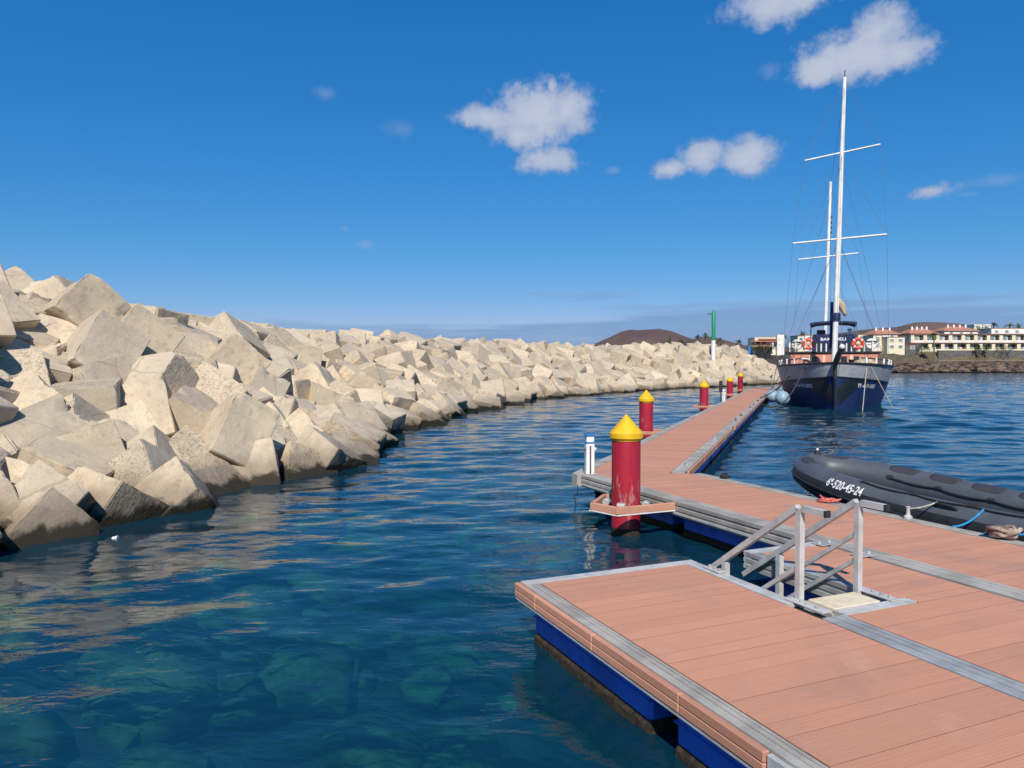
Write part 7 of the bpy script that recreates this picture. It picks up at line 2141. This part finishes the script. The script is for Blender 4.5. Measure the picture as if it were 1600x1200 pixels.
def block_house(px0, px1, py0, py1, Y, depth, label, wall, rows, cols, flat='coping_brown', dark=False):
    x0, x1 = PX(px0, Y), PX(px1, Y)
    zb, zt = PZ(py1, Y), PZ(py0, Y)
    r = thing('house', label, 'building', ((x0 + x1) / 2, Y, zb))
    w, h = (x1 - x0) / 2, zt - zb
    MB().box(-w, w, 0, depth, -3, h).build('wall', wall, r)
    MB().box(-w - .15, w + .15, -.15, depth + .15, h + .004, h + .22).build('roof', flat, r)
    for i in range(rows):
        for k in range(cols):
            x = -w + 2 * w * (k + .5) / cols
            z0 = h * (i + .28) / rows
            win(r, x - min(.8, w / cols * .6), x + min(.8, w / cols * .6), 0, z0, z0 + h / rows * .5)
    return r


build_terrace()
hip_house(1364, 1407, 521.5, 513.5, 290, 'red hip roofed villa behind the sailing boat mast, left of the others', 'white_wall', 9.0, 3)
hip_house(1420, 1466, 520.5, 512, 291, 'red hip roofed villa with white chimneys behind the tall palm', 'white_wall', 9.0, 4)
hip_house(1474, 1530, 516.5, 508.8, 296, 'largest red hip roofed villa with white chimneys above the terrace', 'white_wall', 9.0, 4)
block_house(1364, 1378, 524, 546, 266, 8, 'narrow cream house just right of the lifebuoy and white canister', 'cream_wall', 2, 1)
block_house(1386, 1413, 527, 547, 262, 7, 'cream house with blue windows at the left end of the terrace', 'cream_wall', 2, 2)
block_house(1340, 1362, 523, 543, 276, 8, 'cream house mostly hidden behind the sailing boat canopy', 'cream_wall', 2, 2)
block_house(1414, 1436, 538, 549, 264, 7, 'low dark stone outbuilding with flat brown roof by the terrace', 'drystone', 1, 1)
block_house(1521, 1547, 507.5, 517, 310, 8, 'small white flat roofed modern villa with a dark left end', 'white_wall', 1, 2, 'white_wall')
block_house(1548, 1612, 513.5, 523, 300, 9, 'long white house with red tiled coping at the far right', 'white_wall', 1, 4, 'roof_red')
block_house(1246, 1256, 525, 546, 262, 7, 'narrow cream house left of the left lifebuoy, behind the raft canister', 'cream_wall', 2, 1)
block_house(1257, 1272, 524, 545, 270, 7, 'pale house with red roof edge behind the left lifebuoy', 'white_wall', 2, 1, 'roof_red')


def build_red_house():
    Y = 254.0
    r = thing('villa', 'tiered red roofed house with a white stair tower left of the sailing boat', 'building', (PX(1214, Y), Y, 7.4))
    px = lambda p: PX(p, Y) - PX(1214, Y)
    pz = lambda p: PZ(p, Y) - 7.4
    tw = MB().box(px(1214), px(1225), 0, 3.2, -2, pz(523)).build('stair_tower', 'white_wall', r)
    for z in (530, 538):
        MB().box(px(1217), px(1217.8), -.05, .05, pz(z + 2), pz(z)).build('window', 'shade_dark', tw)
    MB().box(px(1181), px(1213.9), 1.5, 9, -2, pz(527)).build('wall', 'cream_wall', r)
    for a, b, z0, z1, y0 in ((1171, 1204, 541.5, 538.5, -2.2), (1177, 1213.8, 533, 530, -.3), (1186, 1213.8, 529.4, 526, .6)):
        m = MB()
        m.add([(px(a), y0, pz(z0)), (px(b), y0, pz(z0)), (px(b), y0 + 4, pz(z1)), (px(a) + 1.2, y0 + 4, pz(z1)), (px(a), y0, pz(z0) - .25), (px(b), y0, pz(z0) - .25), (px(b), y0 + 4, pz(z0) - .25), (px(a), y0 + 4, pz(z0) - .25)],
              [(0, 1, 2, 3), (0, 1, 5, 4), (1, 2, 6, 5), (2, 3, 7, 6), (3, 0, 4, 7), (4, 5, 6, 7)])
        m.build('roof', 'roof_red', r)
    for a, b in ((1183, 1190), (1192, 1199), (1206, 1212)):
        win(r, px(a), px(b), 1.5, pz(537.6), pz(533.8), 'white_wall', 'shade_dark')
    for a, b in ((1180, 1186), (1207, 1212)):
        win(r, px(a), px(b), 1.5 if a > 1200 else -.1, pz(546), pz(542.4), 'white_wall', 'shade_dark')
    MB().box(px(1204), px(1206), -1.5, 1.45, -1, pz(535.5)).build('buttress', 'white_wall', r)


build_red_house()
# dark stone retaining wall under the terrace: stones in courses
wl = thing('stone_wall', 'long dark dry stone retaining wall below the cream terrace', 'wall', (PX(1466, 268), 268, 3.6))
Lw = PX(1625, 268) - PX(1466, 268)
MB().box(0, Lw, 0, 1.0, -1, 4.15).build('wall_face', 'drystone', wl)
MB().box(-.1, Lw, -.12, 1.1, 4.154, 4.34).build('coping', 'grey_edge', wl)


# boulders and ledges along the far waterline
mb = MB()
rnd = random.Random(21)
for k in range(420):
    x = rnd.uniform(92, 200)
    yw = 240 + 3.5 * noise.noise(Vector((x * .05, 2, 0))) + 1.6 * noise.noise(Vector((x * .22, 7, 0)))
    e = rnd.uniform(-.8, 9) if rnd.random() < .8 else rnd.uniform(5, 18)
    z = lerp_tab(e, [-1, 0, 2.4, 7, 20], [-.3, .1, 1.9, 3.0, 3.7])
    r = rnd.uniform(.35, 1.25) * (1 if e < 9 else .55)
    bm = bmesh.new()
    bmesh.ops.create_icosphere(bm, subdivisions=1, radius=1)
    R = Euler((rnd.uniform(0, 6), rnd.uniform(0, 6), rnd.uniform(0, 6))).to_matrix()
    for v in bm.verts:
        c = R @ (v.co * rnd.uniform(.65, 1.2))
        v.co = Vector((x + c.x * r * 1.4, yw + e + c.y * r, z + c.z * r * .75))
    bm.verts.index_update()
    mb.add([tuple(v.co) for v in bm.verts], [tuple(v.index for v in f.verts) for f in bm.faces])
    bm.free()
tag(mb.build('shore_rocks', 'shore_ground'), 'brown and black rocks strewn along the far waterline', 'rocks', kind='stuff')


# ---------------------------------------------------------------- palms and shrubs
def frond(mb, base, az_, el_, L, droop, w):
    d = Vector((cos(az_), sin(az_), 0))
    side = Vector((-sin(az_), cos(az_), 0))
    n = 6
    prev = None
    for i in range(n + 1):
        f = i / n
        p = base + d * (L * f * cos(el_)) + Vector((0, 0, L * (f * sin(el_) - droop * f * f)))
        ww = w * (.35 + 1.3 * f * (1 - f) * 2) * (1 - f * .55)
        a, b = p + side * ww + Vector((0, 0, -ww * .5)), p - side * ww + Vector((0, 0, -ww * .5))
        if prev:
            # leaflets either side of the rib with gaps
            pa, pb, pp = prev
            mb.add([pp, p, p.lerp(a, .95), pp.lerp(pa, .95).lerp(p.lerp(a, .9), .35)], [(0, 1, 2, 3)])
            mb.add([pp, p, p.lerp(b, .95), pp.lerp(pb, .95).lerp(p.lerp(b, .9), .35)], [(0, 1, 2, 3)])
        prev = (a, b, p)


def palm(px, py_base, py_top, Y, label, crown=2.6, seed=0, nf=34):
    x, zb, zt = PX(px, Y), PZ(py_base, Y), PZ(py_top, Y)
    r = thing('palm_tree', label, 'palm tree', (x, Y, zb), 0, 'palm trees on the far shore')
    rnd = random.Random(seed)
    h = zt - zb - crown * .45
    lean = rnd.uniform(-.05, .05)
    tr = MB()
    tr.tube([(lean * h * (i / 5) ** 2, 0, -1 + (h + 1) * i / 5) for i in range(6)], [.34, .26, .22, .21, .22, .28], 8)
    tr.build('trunk', 'palm_trunk', r, smooth=60)
    cr = MB()
    for k in range(nf):
        frond(cr, Vector((lean * h, 0, h)), rnd.uniform(0, 2 * pi), rnd.uniform(-.5, 1.35), crown * rnd.uniform(.8, 1.1), rnd.uniform(.35, .8), .28)
    cr.build('crown', 'palm_leaf', r)


def bush(px, py_base, w, h, Y, label, seed, cat='shrub'):
    x, zb = PX(px, Y), PZ(py_base, Y)
    r = thing('shrub', label, cat, (x, Y, zb), 0, 'shrubs on the far shore')
    rnd = random.Random(seed)
    st = MB()
    cr = MB()
    for k in range(5):
        e = Vector((rnd.uniform(-w * .3, w * .3), rnd.uniform(-.5, .5), h * rnd.uniform(.5, .8)))
        st.tube([(0, 0, -.6), e * .5, e], [.09, .06, .03], 5)
    for k in range(260):
        a, b = rnd.uniform(0, 2 * pi), rnd.random() ** .5
        q = Vector((cos(a) * b * w / 2, sin(a) * b * w / 3, h * (.15 + .85 * rnd.random()) * (1 - .5 * b * b)))
        n = Vector((rnd.gauss(0, 1), rnd.gauss(0, 1), rnd.gauss(.5, 1))).normalized()
        u = n.orthogonal().normalized() * rnd.uniform(.12, .3)
        v = n.cross(u)
        cr.add([q - u, q + v * .6, q + u, q - v * .6], [(0, 1, 2, 3)])
    st.build('stem', 'palm_trunk', r)
    cr.build('foliage', 'bush_leaf', r)


palm(1459, 551, 519, 262, 'tall palm standing alone in front of the cream terrace', 2.5, 1, 46)
palm(1551, 517, 503, 318, 'slender palm right of the white modern villa', 2.4, 2)
palm(1576, 516, 504, 322, 'left palm of the pair above the long white house', 3.0, 3)
palm(1590, 516, 505, 326, 'right palm of the pair above the long white house', 3.0, 4)
palm(1101, 544, 519, 330, 'tall palm just left of the green beacon', 2.6, 5)
palm(1089, 546, 523, 325, 'shorter palm second to the left of the green beacon', 2.6, 6)
palm(1125, 548, 527, 320, 'low palm just right of the green beacon', 2.8, 7)
palm(1047, 550, 527, 340, 'left palm of the far pair showing above the crest', 2.8, 8)
palm(1064, 550, 529, 338, 'right palm of the far pair showing above the crest', 2.6, 9)
palm(1154, 548, 530, 300, 'lone dark palm between the beacon and the red roofed house', 2.3, 10)
palm(1253, 545, 517, 290, 'palm rising behind the left raft canister', 2.2, 11)
palm(1223, 545, 521, 264, 'palm tip showing behind the white stair tower', 2.0, 12)
palm(1529, 549, 538, 266, 'short palm against the terrace, left of the pair', 2.0, 13)
palm(1541, 549, 538.5, 266, 'short palm against the terrace, right of the pair', 2.2, 14)
bush(1196, 548, 7, 3.0, 250, 'yellow green shrub below the red roofs', 1)
bush(1178, 549, 8, 2.6, 250, 'dark shrub at the left end of the red roofed house', 2)
bush(1232, 546, 7, 4.2, 256, 'dark round shrub right of the white stair tower', 3)
bush(1005, 548, 12, 4.0, 330, 'olive shrub peeping over the crest below the brown hill', 4)
bush(1533, 517, 8, 3.2, 305, 'green shrub before the white modern villa', 5)
bush(1568, 549, 7, 2.4, 266, 'green shrub on the wall near the right edge', 6)
bush(1440, 549, 6, 2.6, 264, 'blue green shrub beside the tall palm', 7)
bush(1420, 519, 10, 3.0, 300, 'green shrubbery left of the chimneyed villa', 8)

# ---------------------------------------------------------------- harbour beacon on the breakwater head
bc = thing('harbour_beacon', 'green harbour beacon column on a white foot at the breakwater head', 'beacon', (25.4, 92.9, 4.1))
MB().lathe([(.26, -2.0), (.26, 1.45)], 20).build('foot', 'white_paint', bc, smooth=40)
MB().lathe([(.24, 1.454), (.24, 5.0), (.20, 5.06), (0, 5.08)], 20).build('column', 'beacon_green', bc, smooth=40)
lp = MB().lathe([(.09, 5.06), (.09, 5.3), (.05, 5.38), (0, 5.4)], 12).build('lamp', 'beacon_green', bc, smooth=40)
m = MB()
m.box(-.72, -.22, -.16, .16, 4.80, 4.86, M=Matrix.Rotation(radians(24), 4, 'Y') @ Matrix.Translation((-1.86, 0, -.05)))
arm = MB().tube([(-.2, 0, 4.72), (-.62, 0, 4.78)], .035, 6).build('arm', 'dark_metal', bc)
MB().box(-.82, -.38, -.2, .2, 4.80, 4.84, M=Matrix.Translation((-.6, 0, 4.82)) @ Matrix.Rotation(radians(-22), 4, 'Y') @ Matrix.Translation((.6, 0, -4.82))).build('solar_panel', 'window_dark', arm)
# blue and white board at the breakwater end
sg = thing('notice_board', 'small blue and white board standing at the end of the breakwater crest', 'sign', (at_depth(1170.5, 549, 100)))
MB().box(-.05, .05, -.05, .05, -1.5, .2).build('post', 'white_paint', sg)
MB().box(-.14, .16, -.09, -.051, -.35, .75).build('board', 'blue_paint', sg)

# small white cup afloat by the blocks
fc = thing('floating_cup', 'tiny white cup floating off the nearest breakwater blocks at left', 'cup', at(176, 842, .01))
fc.scale = (.5, .5, .5)
MB().lathe([(.0, 0), (.055, .0), (.075, .14), (.068, .14), (.05, .012), (0, .012)], 18, (0, 0, 0), Matrix.Rotation(radians(84), 4, 'Y')).build('body', 'white_paint', fc, smooth=40)
MB().lathe([(.078, .135), (.083, .142), (.078, .149)], 18, (0, 0, 0), Matrix.Rotation(radians(84), 4, 'Y')).build('rim', 'white_paint', fc, smooth=40)
